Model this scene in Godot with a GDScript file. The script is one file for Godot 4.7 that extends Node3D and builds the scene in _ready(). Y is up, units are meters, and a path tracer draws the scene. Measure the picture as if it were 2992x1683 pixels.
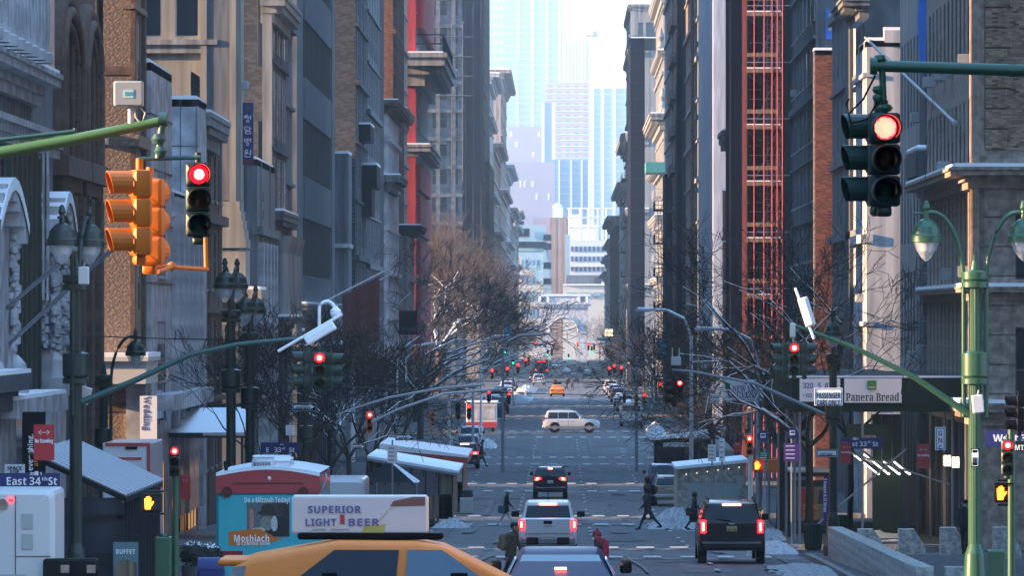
extends Node3D
# Fifth Avenue seen down the hill: everything stands at its own distance D in metres (z = -D), x across the avenue, y up.
const F := 16100.0
const VX := 1414.0
const VY := 800.0
const CY := 7.73
var mats := {}
var rng := RandomNumberGenerator.new()
const GT := [[-200, 5.9], [0, 5.75], [75, 3.45], [100, 2.6], [130, 1.6], [155, 0.8], [203, 0.03], [228, -0.53], [288, -1.64], [309, -1.92], [369, -2.31], [389, -2.42], [449, -2.6], [470, -2.6], [530, -2.22], [550, -2.07], [611, -1.95], [700, -2.05], [814, -2.27], [1200, -3.4], [2250, -7.4], [2600, -8.0], [20000, -8.0]]

func g1(d: float) -> float:
	for i in GT.size() - 1:
		if d <= GT[i + 1][0]:
			var a: Array = GT[i]
			var b: Array = GT[i + 1]
			return lerpf(a[1], b[1], clampf((d - a[0]) / float(b[0] - a[0]), 0, 1))
	return -8.0
func g(d: float) -> float:
	return (g1(d - 12) + g1(d - 6) + g1(d) + g1(d + 6) + g1(d + 12)) / 5.0
func at(x: float, y: float, d: float) -> Vector3:
	return Vector3((x - VX) * d / F, CY + (VY - y) * d / F, -d)
func hy(y: float, d: float) -> float:
	return CY + (VY - y) * d / F
func wx(x: float, d: float) -> float:
	return (x - VX) * d / F

class MB:
	var v := PackedVector3Array()
	var n := PackedVector3Array()
	var c := PackedColorArray()
	var uv := PackedVector2Array()
	var col := Color.WHITE
	var t := Transform3D()
	func tri(a: Vector3, b: Vector3, d: Vector3) -> void:
		var A := t * a; var B := t * b; var D := t * d
		var nn := (D - A).cross(B - A).normalized()
		v.append(A); v.append(B); v.append(D)
		for i in 3: n.append(nn); c.append(col); uv.append(Vector2.ZERO)
	func trin(a: Vector3, b: Vector3, d: Vector3, na: Vector3, nb: Vector3, nd: Vector3) -> void:
		v.append(t * a); v.append(t * b); v.append(t * d)
		n.append(t.basis * na); n.append(t.basis * nb); n.append(t.basis * nd)
		for i in 3: c.append(col); uv.append(Vector2.ZERO)
	func quad(a: Vector3, b: Vector3, d: Vector3, e: Vector3) -> void:
		tri(a, b, d); tri(a, d, e)
	func quv(a: Vector3, b: Vector3, d: Vector3, e: Vector3) -> void:
		var k := uv.size()
		quad(a, b, d, e)
		var U := [Vector2(0, 0), Vector2(1, 0), Vector2(1, 1), Vector2(0, 0), Vector2(1, 1), Vector2(0, 1)]
		for i in 6: uv[k + i] = U[i]
	func box(a: Vector3, b: Vector3) -> void:
		var p := a.min(b); var q := a.max(b)
		quad(Vector3(p.x, q.y, q.z), Vector3(q.x, q.y, q.z), Vector3(q.x, p.y, q.z), Vector3(p.x, p.y, q.z))
		quad(Vector3(q.x, q.y, p.z), Vector3(p.x, q.y, p.z), Vector3(p.x, p.y, p.z), Vector3(q.x, p.y, p.z))
		quad(Vector3(q.x, q.y, q.z), Vector3(q.x, q.y, p.z), Vector3(q.x, p.y, p.z), Vector3(q.x, p.y, q.z))
		quad(Vector3(p.x, q.y, p.z), Vector3(p.x, q.y, q.z), Vector3(p.x, p.y, q.z), Vector3(p.x, p.y, p.z))
		quad(Vector3(p.x, q.y, p.z), Vector3(q.x, q.y, p.z), Vector3(q.x, q.y, q.z), Vector3(p.x, q.y, q.z))
		quad(Vector3(p.x, p.y, q.z), Vector3(q.x, p.y, q.z), Vector3(q.x, p.y, p.z), Vector3(p.x, p.y, p.z))
	func cbox(ctr: Vector3, s: Vector3) -> void:
		box(ctr - s / 2, ctr + s / 2)
	func bbox(a: Vector3, b: Vector3, r: float) -> void:  # box with chamfered edges
		var p := a.min(b); var q := a.max(b)
		var rr := minf(r, minf(q.x - p.x, minf(q.y - p.y, q.z - p.z)) * 0.45)
		loft([rrect(p.x + rr, q.x - rr, p.y + rr, q.y - rr, rr, p.z), rrect(p.x, q.x, p.y, q.y, rr, p.z + rr), rrect(p.x, q.x, p.y, q.y, rr, q.z - rr), rrect(p.x + rr, q.x - rr, p.y + rr, q.y - rr, rr, q.z)])
	static func rrect(x0: float, x1: float, y0: float, y1: float, r: float, z: float, seg := 2) -> PackedVector3Array:
		var o := PackedVector3Array()
		var rr := clampf(r, 0.001, minf(x1 - x0, y1 - y0) * 0.499)
		for k in 4:
			var cx := x1 - rr if k in [0, 3] else x0 + rr
			var cy := y1 - rr if k in [0, 1] else y0 + rr
			for i in seg + 1:
				var a := PI / 2 * (k + float(i) / seg)
				o.append(Vector3(cx + rr * cos(a), cy + rr * sin(a), z))
		return o
	static func trap(hb: float, ht: float, y0: float, y1: float, r: float, z: float) -> PackedVector3Array:  # car cross-section, wider below
		var o := rrect(-1, 1, 0, 1, 0.001, z, 2)
		o = rrect(-hb, hb, y0, y1, r, z, 3)
		for i in o.size():
			var k := clampf((o[i].y - y0) / maxf(y1 - y0, 0.001), 0, 1)
			o[i].x *= lerpf(1.0, ht / hb, k)
		return o
	func loft(s: Array, cap := true) -> void:  # cross-sections of equal count, from -z to +z, each counter-clockwise seen from +z
		var m: int = s[0].size()
		for i in s.size() - 1:
			for j in m:
				var k := (j + 1) % m
				quad(s[i + 1][j], s[i + 1][k], s[i][k], s[i][j])
		if cap:
			for j in range(1, m - 1):
				tri(s[-1][0], s[-1][j + 1], s[-1][j])
				tri(s[0][0], s[0][j], s[0][j + 1])
	func poly(p: Array, th: Vector3) -> void:  # flat polygon, counter-clockwise seen from its front, thickened backwards along th
		for j in range(1, p.size() - 1):
			tri(p[0], p[j + 1], p[j])
			tri(p[0] + th, p[j] + th, p[j + 1] + th)
		for j in p.size():
			var k := (j + 1) % p.size()
			quad(p[j], p[k], p[k] + th, p[j] + th)
	func tube(p: Array, r: Array, k := 6) -> void:
		var rings := []
		var nrm := []
		for i in p.size():
			var d: Vector3 = ((p[mini(i + 1, p.size() - 1)] as Vector3) - (p[maxi(i - 1, 0)] as Vector3)).normalized()
			var a := d.cross(Vector3.UP if absf(d.y) < 0.9 else Vector3.RIGHT).normalized()
			var b := d.cross(a)
			var ring := []; var nr := []
			for j in k:
				var w := TAU * j / k
				var o := a * cos(w) + b * sin(w)
				ring.append((p[i] as Vector3) + o * float(r[mini(i, r.size() - 1)])); nr.append(o)
			rings.append(ring); nrm.append(nr)
		for i in p.size() - 1:
			for j in k:
				var q := (j + 1) % k
				trin(rings[i][j], rings[i + 1][j], rings[i + 1][q], nrm[i][j], nrm[i + 1][j], nrm[i + 1][q])
				trin(rings[i][j], rings[i + 1][q], rings[i][q], nrm[i][j], nrm[i + 1][q], nrm[i][q])
		if k > 3:
			for j in range(1, k - 1):
				tri(rings[0][0], rings[0][j], rings[0][j + 1])
				tri(rings[-1][0], rings[-1][j + 1], rings[-1][j])
	func bar(a: Vector3, b: Vector3, r: float, k := 6) -> void:
		tube([a, b], [r], k)
	func lathe(ctr: Vector3, prof: Array, k := 12) -> void:  # [radius, height] from below to above
		for i in prof.size() - 1:
			var r0: float = prof[i][0]; var y0: float = prof[i][1]; var r1: float = prof[i + 1][0]; var y1: float = prof[i + 1][1]
			var sl := Vector2(y1 - y0, r0 - r1).normalized()
			for j in k:
				var a := TAU * j / k; var b := TAU * (j + 1) / k
				var ea := Vector3(cos(a), 0, sin(a)); var eb := Vector3(cos(b), 0, sin(b))
				var na := Vector3(ea.x * sl.x, sl.y, ea.z * sl.x); var nb := Vector3(eb.x * sl.x, sl.y, eb.z * sl.x)
				var p0 := ctr + ea * r0 + Vector3.UP * y0; var p1 := ctr + ea * r1 + Vector3.UP * y1
				var q0 := ctr + eb * r0 + Vector3.UP * y0; var q1 := ctr + eb * r1 + Vector3.UP * y1
				trin(p0, q1, p1, na, nb, na); trin(p0, q0, q1, na, nb, nb)
	func ball(ctr: Vector3, r: Vector3, k := 8) -> void:
		var pr := []
		for i in k / 2 + 1:
			var a := -PI / 2 + PI * i / (k / 2)
			pr.append([maxf(cos(a), 0.0), sin(a)])
		var keep := t
		t = t * Transform3D(Basis.from_scale(r), ctr)
		var n0 := n.size()
		lathe(Vector3.ZERO, pr, k)
		for i in range(n0, n.size()): n[i] = n[i].normalized()
		t = keep
	func cyl(a: Vector3, b: Vector3, r: float, k := 14) -> void:
		tube([a, b], [r], k)
	func add(m: Mesh, x: Transform3D) -> void:
		for sf in m.get_surface_count():
			var ar := m.surface_get_arrays(sf)
			var vv: PackedVector3Array = ar[Mesh.ARRAY_VERTEX]
			var ix: PackedInt32Array = ar[Mesh.ARRAY_INDEX] if ar[Mesh.ARRAY_INDEX] != null else PackedInt32Array(range(vv.size()))
			for i in range(0, ix.size() - 2, 3):
				tri(x * vv[ix[i]], x * vv[ix[i + 1]], x * vv[ix[i + 2]])
	func soften(deg: float) -> void:  # round off shading across edges flatter than deg
		var by := {}
		for i in v.size():
			var key := Vector3i((v[i] * 800.0).round())
			if not by.has(key): by[key] = []
			by[key].append(i)
		var lim := cos(deg_to_rad(deg))
		var out := n.duplicate()
		for key in by:
			var l: Array = by[key]
			for i in l:
				var s := Vector3.ZERO
				for j in l:
					if n[i].dot(n[j]) > lim: s += n[j]
				out[i] = s.normalized() if s.length() > 0.01 else n[i]
		n = out
	func mesh() -> ArrayMesh:
		var ar := []
		ar.resize(Mesh.ARRAY_MAX)
		ar[Mesh.ARRAY_VERTEX] = v; ar[Mesh.ARRAY_NORMAL] = n; ar[Mesh.ARRAY_COLOR] = c; ar[Mesh.ARRAY_TEX_UV] = uv
		var m := ArrayMesh.new()
		if v.size(): m.add_surface_from_arrays(Mesh.PRIMITIVE_TRIANGLES, ar)
		return m

func put(b: MB, nm: String, m, par: Node3D = self, world := false) -> MeshInstance3D:
	if world and par != self:
		var o := par.position
		if par.get_parent() != self and par.get_parent() is Node3D: o += (par.get_parent() as Node3D).position
		for i in b.v.size(): b.v[i] -= o
	return inst(b.mesh(), nm, m, par)
func inst(me: Mesh, nm: String, m, par: Node3D = self) -> MeshInstance3D:
	var i := MeshInstance3D.new()
	i.mesh = me
	if m is String and not mats.has(m): printerr("no material ", m, " ", nm)
	i.material_override = mats[m] if m is String else m
	i.name = nm
	par.add_child(i, true)
	return i
func meta(o: Node3D, label := "", cat := "", grp := "", kind := "") -> Node3D:
	if label: o.set_meta("label", label)
	if cat: o.set_meta("category", cat)
	if grp: o.set_meta("group", grp)
	if kind: o.set_meta("kind", kind)
	return o
func thing(nm: String, label: String, cat: String, pos := Vector3.ZERO, grp := "", yaw := 0.0) -> Node3D:
	var o := Node3D.new()
	o.name = nm
	o.position = pos
	o.rotation.y = yaw
	add_child(o, true)
	meta(o, label, cat, grp)
	return o
func stuff(o: Node3D) -> Node3D:
	o.set_meta("kind", "stuff")
	return o
func copy(o: Node3D, label: String, pos: Vector3, yaw := 0.0, sc := 1.0) -> Node3D:
	var c: Node3D = o.duplicate()
	c.position = pos
	c.rotation.y = yaw
	if sc != 1.0: c.scale = Vector3.ONE * sc
	add_child(c, true)
	c.set_meta("label", label)
	return c

# ---- materials: real-world base colours, with shared mottling textures
var tx := {}
func noise_img(sz: int, freq: float, lo: float, hi: float, oct := 4, sd := 1, ridged := false) -> Image:
	var f := FastNoiseLite.new()
	f.seed = sd; f.frequency = freq; f.fractal_octaves = oct
	if ridged: f.fractal_type = FastNoiseLite.FRACTAL_RIDGED
	var im := f.get_seamless_image(sz, sz)
	im.convert(Image.FORMAT_RGB8)
	for y in sz:
		for x in sz:
			var k := lerpf(lo, hi, im.get_pixel(x, y).r)
			im.set_pixel(x, y, Color(k, k, k))
	return im
func brick_img(sd: int, var_: float) -> Image:
	var im := Image.create(512, 512, false, Image.FORMAT_RGB8)
	im.fill(Color(0.62, 0.62, 0.62))
	var r := RandomNumberGenerator.new(); r.seed = sd
	for j in 32:
		for i in 11:
			var k := 0.9 - r.randf() * var_ - (0.2 if r.randf() < 0.06 else 0.0)
			var ox := 23 if j % 2 else 0
			im.fill_rect(Rect2i(i * 46 + ox + 2, j * 16 + 2, 44, 14), Color(k, k * (0.97 + r.randf() * 0.06), k))
	return im
func grit_img() -> Image:
	var a := noise_img(512, 0.012, 0.55, 1.0, 5, 3)
	var r := RandomNumberGenerator.new(); r.seed = 9
	for i in 9000:
		var p := Vector2i(r.randi() % 512, r.randi() % 512)
		var c := a.get_pixelv(p) * (0.75 + r.randf() * 0.5)
		a.set_pixelv(p, Color(c.r, c.g, c.b))
	return a
func streak_img() -> Image:
	var f := FastNoiseLite.new(); f.seed = 5; f.frequency = 0.02; f.fractal_octaves = 4
	var im := Image.create(256, 256, false, Image.FORMAT_RGB8)
	for y in 256:
		for x in 256:
			var k := f.get_noise_3d(cos(TAU * x / 256) * 90, sin(TAU * x / 256) * 90, 12.0 * sin(TAU * y / 256)) * 0.5 + 0.5
			k = lerpf(0.5, 1.05, k)
			im.set_pixel(x, y, Color(k, k, k))
	return im
func textures() -> void:
	tx.mot = ImageTexture.create_from_image(noise_img(256, 0.015, 0.64, 1.04, 5, 2))
	tx.brick = ImageTexture.create_from_image(brick_img(4, 0.3))
	tx.grit = ImageTexture.create_from_image(grit_img())
	tx.streak = ImageTexture.create_from_image(streak_img())
	tx.hgt = ImageTexture.create_from_image(noise_img(512, 0.022, 0.0, 1.0, 5, 7, true))
	tx.lump = ImageTexture.create_from_image(noise_img(256, 0.03, 0.0, 1.0, 4, 8))
func dm(key: String, lin: Color, rough := 0.85, tex := "", size := 4.0, met := 0.0) -> StandardMaterial3D:
	var m := StandardMaterial3D.new()
	m.resource_name = key
	m.albedo_color = lin.linear_to_srgb()
	m.roughness = rough
	m.metallic = met
	if tex:
		m.albedo_texture = tx[tex]
		m.uv1_triplanar = true; m.uv1_world_triplanar = true
		m.uv1_scale = Vector3.ONE / size
	mats[key] = m
	return m
func glow(key: String, col: Color, e: float) -> StandardMaterial3D:
	var m := dm(key, Color(col.r * 0.3, col.g * 0.3, col.b * 0.3), 0.4)
	m.emission_enabled = true; m.emission = col; m.emission_energy_multiplier = e
	return m
func relief(key: String, h: float, tex := "hgt", size := 1.0) -> void:
	var m: StandardMaterial3D = mats[key]
	m.heightmap_enabled = true; m.heightmap_texture = tx[tex]; m.heightmap_scale = h
	m.uv1_triplanar = true; m.uv1_world_triplanar = true; m.uv1_scale = Vector3.ONE / size
func vcol(key: String, rough := 0.8) -> void:
	var m := dm(key, Color.WHITE, rough)
	m.vertex_color_use_as_albedo = true
func C(r: float, gg: float, b: float) -> Color:
	return Color(r, gg, b)
func materials() -> void:
	textures()
	dm("asphalt", C(0.15, 0.156, 0.168), 0.8, "grit", 9.0)
	dm("ground", C(0.085, 0.09, 0.1), 0.85, "grit", 23.0)
	dm("walk", C(0.20, 0.2, 0.2), 0.85, "grit", 5.0)
	dm("kerb", C(0.3, 0.29, 0.27), 0.8, "mot", 1.0)
	dm("paint", C(0.72, 0.72, 0.70), 0.7, "grit", 1.7)
	var sn := dm("snow", C(0.90, 0.91, 0.93), 0.9); sn.metallic_specular = 0.3
	dm("dirty_snow", C(0.6, 0.6, 0.62), 0.9, "mot", 0.9)
	relief("dirty_snow", 5.0, "lump", 0.9)
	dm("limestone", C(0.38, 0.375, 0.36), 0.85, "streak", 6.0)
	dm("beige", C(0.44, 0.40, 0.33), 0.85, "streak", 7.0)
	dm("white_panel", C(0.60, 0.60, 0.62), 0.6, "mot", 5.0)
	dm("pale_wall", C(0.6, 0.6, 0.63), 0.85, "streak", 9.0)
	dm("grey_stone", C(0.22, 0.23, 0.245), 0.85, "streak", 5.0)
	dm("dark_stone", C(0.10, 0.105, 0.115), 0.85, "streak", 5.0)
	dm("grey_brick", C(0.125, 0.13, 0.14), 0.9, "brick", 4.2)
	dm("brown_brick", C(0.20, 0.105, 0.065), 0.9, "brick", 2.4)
	dm("brown_stone", C(0.17, 0.105, 0.075), 0.9, "mot", 2.0)
	dm("orange_brick", C(0.38, 0.16, 0.08), 0.9, "brick", 3.4)
	dm("red_brick", C(0.32, 0.10, 0.055), 0.9, "brick", 3.0)
	dm("tan_brick", C(0.48, 0.31, 0.20), 0.9, "brick", 2.4)
	dm("tan_stone", C(0.42, 0.32, 0.25), 0.85, "mot", 2.0)
	dm("stucco", C(0.34, 0.24, 0.17), 0.5, "grit", 1.3)
	relief("stucco", 1.6, "lump", 0.9)
	dm("red_net", C(0.58, 0.045, 0.045), 0.8, "streak", 5.0)
	dm("navy_net", C(0.012, 0.016, 0.035), 0.8, "streak", 4.0)
	dm("dark_iron", C(0.03, 0.03, 0.035), 0.6)
	dm("bronze", C(0.03, 0.045, 0.045), 0.5)
	dm("frame_dark", C(0.05, 0.055, 0.06), 0.5)
	dm("frame_light", C(0.35, 0.36, 0.38), 0.5)
	dm("glass_a", C(0.015, 0.02, 0.028), 0.06)
	dm("glass_b", C(0.03, 0.04, 0.055), 0.12)
	dm("glass_c", C(0.10, 0.11, 0.13), 0.35)
	dm("blind", C(0.34, 0.34, 0.33), 0.8)
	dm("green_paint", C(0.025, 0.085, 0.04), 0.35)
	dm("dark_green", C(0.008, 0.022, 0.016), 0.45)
	dm("shed_green", C(0.010, 0.028, 0.020), 0.55)
	dm("teal_glass", C(0.3, 0.42, 0.44), 0.15)
	dm("black", C(0.01, 0.01, 0.012), 0.5)
	dm("rubber", C(0.012, 0.012, 0.013), 0.85)
	dm("steel", C(0.35, 0.36, 0.37), 0.4, "", 1.0, 0.6)
	dm("galv", C(0.3, 0.31, 0.33), 0.5)
	dm("white_paint", C(0.84, 0.84, 0.84), 0.5)
	dm("offwhite", C(0.55, 0.55, 0.53), 0.5)
	dm("signal_yellow", C(0.62, 0.15, 0.004), 0.5)
	dm("cab_yellow", C(0.70, 0.27, 0.015), 0.3)
	dm("sign_blue", C(0.012, 0.02, 0.13), 0.5)
	dm("sign_red", C(0.40, 0.015, 0.02), 0.5)
	dm("sign_green", C(0.02, 0.16, 0.06), 0.5)
	dm("wood", C(0.33, 0.25, 0.17), 0.85, "streak", 1.5)
	dm("granite", C(0.74, 0.69, 0.63), 0.8, "mot", 1.1)
	dm("bark", C(0.06, 0.05, 0.042), 0.9)
	dm("twig", C(0.04, 0.036, 0.034), 0.9)
	dm("park_twig", C(0.10, 0.074, 0.062), 0.9)
	dm("lens_off_red", C(0.09, 0.006, 0.006), 0.3)
	dm("lens_off_amber", C(0.05, 0.02, 0.003), 0.3)
	dm("lens_off_green", C(0.004, 0.025, 0.015), 0.3)
	glow("red_lamp", Color(1, 0.55, 0.46), 3.2)
	glow("red_far", Color(1, 0.13, 0.13), 2.4)
	glow("green_far", Color(0.1, 1, 0.55), 2.0)
	glow("hand_lamp", Color(1, 0.36, 0.06), 5.0)
	glow("brake", Color(1, 0.035, 0.05), 5.0)
	glow("tube_lamp", Color(1, 0.97, 0.93), 1.2)
	glow("sconce_lamp", Color(1, 0.93, 0.8), 0.3)
	vcol("tinted", 0.85)
	dm("cab_grey", C(0.35, 0.37, 0.35), 0.6)
	dm("pale_teal", C(0.45, 0.65, 0.62), 0.6)
	dm("teal_mark", C(0.08, 0.35, 0.36), 0.6)
	dm("sage", C(0.4, 0.43, 0.36), 0.6)
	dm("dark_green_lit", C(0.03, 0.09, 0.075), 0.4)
	dm("galv_snow", C(0.5, 0.51, 0.53), 0.6)
	glow("red_dim", Color(1, 0.04, 0.14), 1.0)
	dm("ad_blue", C(0.12, 0.13, 0.30), 0.5)
	dm("ad_grey", C(0.3, 0.3, 0.33), 0.5)
	dm("ad_lime", C(0.45, 0.42, 0.1), 0.5)
	dm("ad_pour", C(0.5, 0.5, 0.38), 0.5)
	dm("ad_brown", C(0.2, 0.09, 0.08), 0.5)
	dm("roof_metal", C(0.015, 0.017, 0.02), 0.5, "", 1.0, 0.0)
	dm("roof_rib", C(0.34, 0.36, 0.4), 0.3, "", 1.0, 0.0)
	dm("poster_teal", C(0.10, 0.2, 0.22), 0.5)
	dm("poster_buff", C(0.22, 0.18, 0.13), 0.5)
	dm("hangul_blue", C(0.022, 0.025, 0.13), 0.5)
	dm("hangul_red", C(0.12, 0.015, 0.04), 0.5)
	dm("banner_teal", C(0.02, 0.15, 0.24), 0.6)
	dm("bakery_green", C(0.03, 0.075, 0.03), 0.6)
	dm("bakery_lime", C(0.10, 0.25, 0.03), 0.6)
	dm("sign_green_dark", C(0.012, 0.04, 0.022), 0.6)
	dm("souvenir", C(0.12, 0.03, 0.22), 0.6)
	dm("bush_leaf", C(0.015, 0.02, 0.016), 0.7)
	glow("tube_lamp_dim", Color(1, 0.9, 0.75), 0.35)
	glow("red_ring", Color(1, 0.03, 0.08), 1.6)
	dm("sunned_arm_green", C(0.075, 0.17, 0.05), 0.35)  # green lightened to stand for sun highlights along the mast arm
	dm("signal_green", C(0.010, 0.035, 0.024), 0.45)
	dm("cab_glass", C(0.012, 0.017, 0.028), 0.08)
	dm("wedge_stone", C(0.15, 0.15, 0.165), 0.85, "mot", 6.0)
	glow("shop_glow", Color(1, 0.72, 0.42), 0.10)
	dm("plywood", C(0.6, 0.5, 0.4), 0.85, "mot", 1.5)
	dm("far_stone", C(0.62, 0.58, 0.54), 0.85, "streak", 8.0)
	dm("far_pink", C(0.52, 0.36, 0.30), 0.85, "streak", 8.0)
	for k in ["roof_metal", "navy_net", "black", "dark_iron", "shed_green", "maroon", "twig", "park_twig", "bark", "rubber", "walk", "ground"]:
		if mats.has(k): (mats[k] as StandardMaterial3D).metallic_specular = 0.15

func _ready() -> void:
	rng.seed = 7
	# camera
	var cam := Camera3D.new()
	cam.name = "camera"
	cam.position = Vector3(0, CY, 0)
	cam.fov = rad_to_deg(2.0 * atan(724.5 / F))
	cam.rotation = Vector3(atan((VY - 724.5) / F), atan((VX - 1288.0) / F), 0)
	cam.near = 1.0
	cam.far = 20000.0
	add_child(cam)
	cam.current = true
	# sky, air and exposure
	var sky := ProceduralSkyMaterial.new()
	sky.sky_top_color = Color(0.41, 0.60, 0.80)
	sky.sky_horizon_color = Color(0.93, 0.97, 1.0)
	sky.sky_curve = 0.10
	sky.ground_bottom_color = Color(0.3, 0.32, 0.36)
	sky.ground_horizon_color = Color(0.7, 0.78, 0.9)
	sky.sky_energy_multiplier = 1.0
	var e := Environment.new()
	e.background_mode = Environment.BG_SKY
	e.sky = Sky.new()
	e.sky.sky_material = sky
	e.tonemap_mode = Environment.TONE_MAPPER_LINEAR
	e.tonemap_exposure = 5.0
	e.fog_enabled = true
	e.fog_light_color = Color(0.80, 0.93, 1.0)
	e.fog_density = 0.00016
	e.sdfgi_enabled = true
	e.ssao_enabled = true
	e.ssil_enabled = true
	var we := WorldEnvironment.new()
	we.name = "air"
	we.environment = e
	add_child(we)
	# the low winter sun comes along the cross streets, a little from behind the camera
	var sun := DirectionalLight3D.new()
	sun.name = "sun"
	var alt := deg_to_rad(11.5)
	var az := deg_to_rad(8.5)
	sun.look_at_from_position(Vector3.ZERO, Vector3(cos(alt) * cos(az), -sin(alt), -cos(alt) * sin(az)))
	sun.light_color = Color(1.0, 0.82, 0.64)
	sun.light_energy = 1.6
	sun.light_angular_distance = 0.5
	sun.shadow_enabled = true
	add_child(sun)
	materials()
	terrain()
	buildings_east()
	buildings_west()
	far_city()
	street()
	trees()
	cars()
	people()
	furniture()

const GAPS := [[90, 123], [210, 228], [290.5, 308.5], [371, 389], [451.5, 469.5], [532, 550], [612.5, 630.5], [693, 711], [773.5, 791.5], [854, 872], [934, 952], [1015, 1045]]
const XL := -8.85
const XR := 7.9

func strip(b: MB, x0: float, x1: float, d0: float, d1: float, dy: float, step := 6.0) -> void:
	var n := maxi(1, ceili((d1 - d0) / step))
	for i in n:
		var a := lerpf(d0, d1, float(i) / n)
		var c := lerpf(d0, d1, float(i + 1) / n)
		b.quad(Vector3(x0, g(c) + dy, -c), Vector3(x1, g(c) + dy, -c), Vector3(x1, g(a) + dy, -a), Vector3(x0, g(a) + dy, -a))
func terrain() -> void:
	var b := MB.new()
	for k in [[-200, 1200, 10.0], [1200, 2600, 50.0], [2600, 10400, 3900.0]]:
		strip(b, -6000, 6000, k[0], k[1], -0.02, k[2])
	meta(put(b, "ground", "ground"), "dark paved city ground reaching to the horizon", "ground", "", "structure")
	b = MB.new()
	strip(b, XL, XR, -60, 1100, 0.0)
	strip(b, XL, XR, 1100, 2225, 0.0, 25.0)
	var road := put(b, "road", "asphalt")
	meta(road, "grey salted asphalt of the wide avenue", "road", "", "structure")
	# worn patches and trench repairs in the asphalt
	dm("patch_dark", C(0.085, 0.09, 0.10), 0.75, "grit", 5.0)
	dm("tar", C(0.03, 0.03, 0.035), 0.6)
	dm("patch_light", C(0.18, 0.183, 0.19), 0.8, "grit", 6.0)
	var r := RandomNumberGenerator.new(); r.seed = 21
	for i in 46:
		var d := 180.0 * pow(5.5, r.randf())
		var x := r.randf_range(-8, 5.5)
		b = MB.new()
		strip(b, x, x + r.randf_range(0.8, 3.2), d, d + r.randf_range(4, 26), 0.004 + 0.0006 * i)
		put(b, "asphalt_patch", "patch_dark" if r.randf() < 0.5 else "patch_light", road)
	b = MB.new()
	for i in 60:  # tyre tracks and salt streaks
		var d := 170.0 * pow(6.0, r.randf())
		var x: float = [-3.9, -2.5, -0.9, 0.4, 2.2, 3.6, 5.4, 6.8][r.randi() % 8] + r.randf_range(-0.3, 0.3)
		strip(b, x, x + r.randf_range(0.15, 0.5), d, d + r.randf_range(10, 40), 0.036 + 0.0004 * i)
	stuff(put(b, "salt_streak", "patch_light", road))
	b = MB.new()
	for i in 26:  # tar seams wandering along and across the lanes
		var d := 165.0 * pow(4.0, r.randf()); var x := r.randf_range(-8, 6)
		for k in 9:
			var nx := x + r.randf_range(-0.25, 0.25) + (0.9 if i % 3 == 0 else 0.0)
			var nd := d + (r.randf_range(0.3, 1.0) if i % 3 == 0 else r.randf_range(2.0, 4.0))
			b.quad(Vector3(nx, g(nd) + 0.066, -nd), Vector3(nx + 0.09, g(nd) + 0.066, -nd), Vector3(x + 0.09, g(d) + 0.066, -d), Vector3(x, g(d) + 0.066, -d))
			x = nx; d = nd
	stuff(put(b, "tar_seams", "tar", road))
	for i in 11:
		b = MB.new()
		var d := 172.0 * pow(2.6, r.randf())
		b.lathe(Vector3(r.randf_range(-6.5, 6.5), g(d) + 0.045, -d), [[0.38, 0.0], [0.38, 0.03], [0.3, 0.032], [0.29, 0.026], [0.02, 0.028]], 16)
		put(b, "manhole_cover", "dark_iron", road)
	# pavements, block by block, with granite kerbs
	var last := -60.0
	for i in GAPS.size() + 1:
		var e: float = GAPS[i][0] if i < GAPS.size() else 2225.0
		for s in [-1, 1]:
			var x0: float = XL if s < 0 else XR
			var p0: float = last + 1.0
			var p1: float = e - 1.0
			b = MB.new()
			strip(b, minf(x0 + s * 0.2, s * 17.0), maxf(x0 + s * 0.2, s * 17.0), p0, p1, 0.15, 12.0)
			var pv := put(b, "pavement", "walk")
			meta(pv, "", "pavement", "pavement blocks along both sides of the avenue", "structure")
			b = MB.new()
			var n := ceili((p1 - p0) / 12.0)
			for k in n:
				var a := lerpf(p0, p1, float(k) / n); var c := lerpf(p0, p1, float(k + 1) / n)
				for q in [[a, c]]:
					var xa := x0; var xb: float = x0 + s * 0.2
					b.quad(Vector3(minf(xa, xb), g(c) + 0.16, -c), Vector3(maxf(xa, xb), g(c) + 0.16, -c), Vector3(maxf(xa, xb), g(a) + 0.16, -a), Vector3(minf(xa, xb), g(a) + 0.16, -a))
					if s < 0: b.quad(Vector3(x0, g(a) + 0.16, -a), Vector3(x0, g(c) + 0.16, -c), Vector3(x0, g(c) - 0.1, -c), Vector3(x0, g(a) - 0.1, -a))
					else: b.quad(Vector3(x0, g(c) + 0.16, -c), Vector3(x0, g(a) + 0.16, -a), Vector3(x0, g(a) - 0.1, -a), Vector3(x0, g(c) - 0.1, -c))
			for q in [p0, p1]:
				b.box(Vector3(x0, g(q) - 0.2, -q - 0.12), Vector3(s * 17.0, g(q) + 0.163, -q + 0.12))
			put(b, "kerb", "kerb", pv)
		last = GAPS[i][1] if i < GAPS.size() else 2225.0
	# painted markings
	r.seed = 5
	for gp in GAPS.slice(1):
		for d in [gp[0] - 3.0, gp[1] - 0.3]:
			if d > 900: continue
			var cw := Node3D.new()
			cw.name = "crosswalk"
			cw.position = Vector3(0, g(d), -d)
			add_child(cw, true)
			meta(cw, "", "crosswalk", "white zebra crossings over the avenue", "structure")
			var x := XL + 0.7
			while x < XR - 0.6:
				if r.randf() > 0.1:
					b = MB.new()
					strip(b, x, x + r.randf_range(0.5, 0.66), d - r.randf() * 0.3, d + 2.6 + r.randf() * 0.4, 0.07)
					put(b, "stripe", "paint", cw, true)
				x += 1.2
			if d < gp[1]:
				b = MB.new()
				strip(b, XL + 0.3, XR - 0.3, d - 2.2, d - 1.75, 0.071)
				put(b, "stop_line", "paint", cw, true)
	var lane := Node3D.new()
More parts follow.
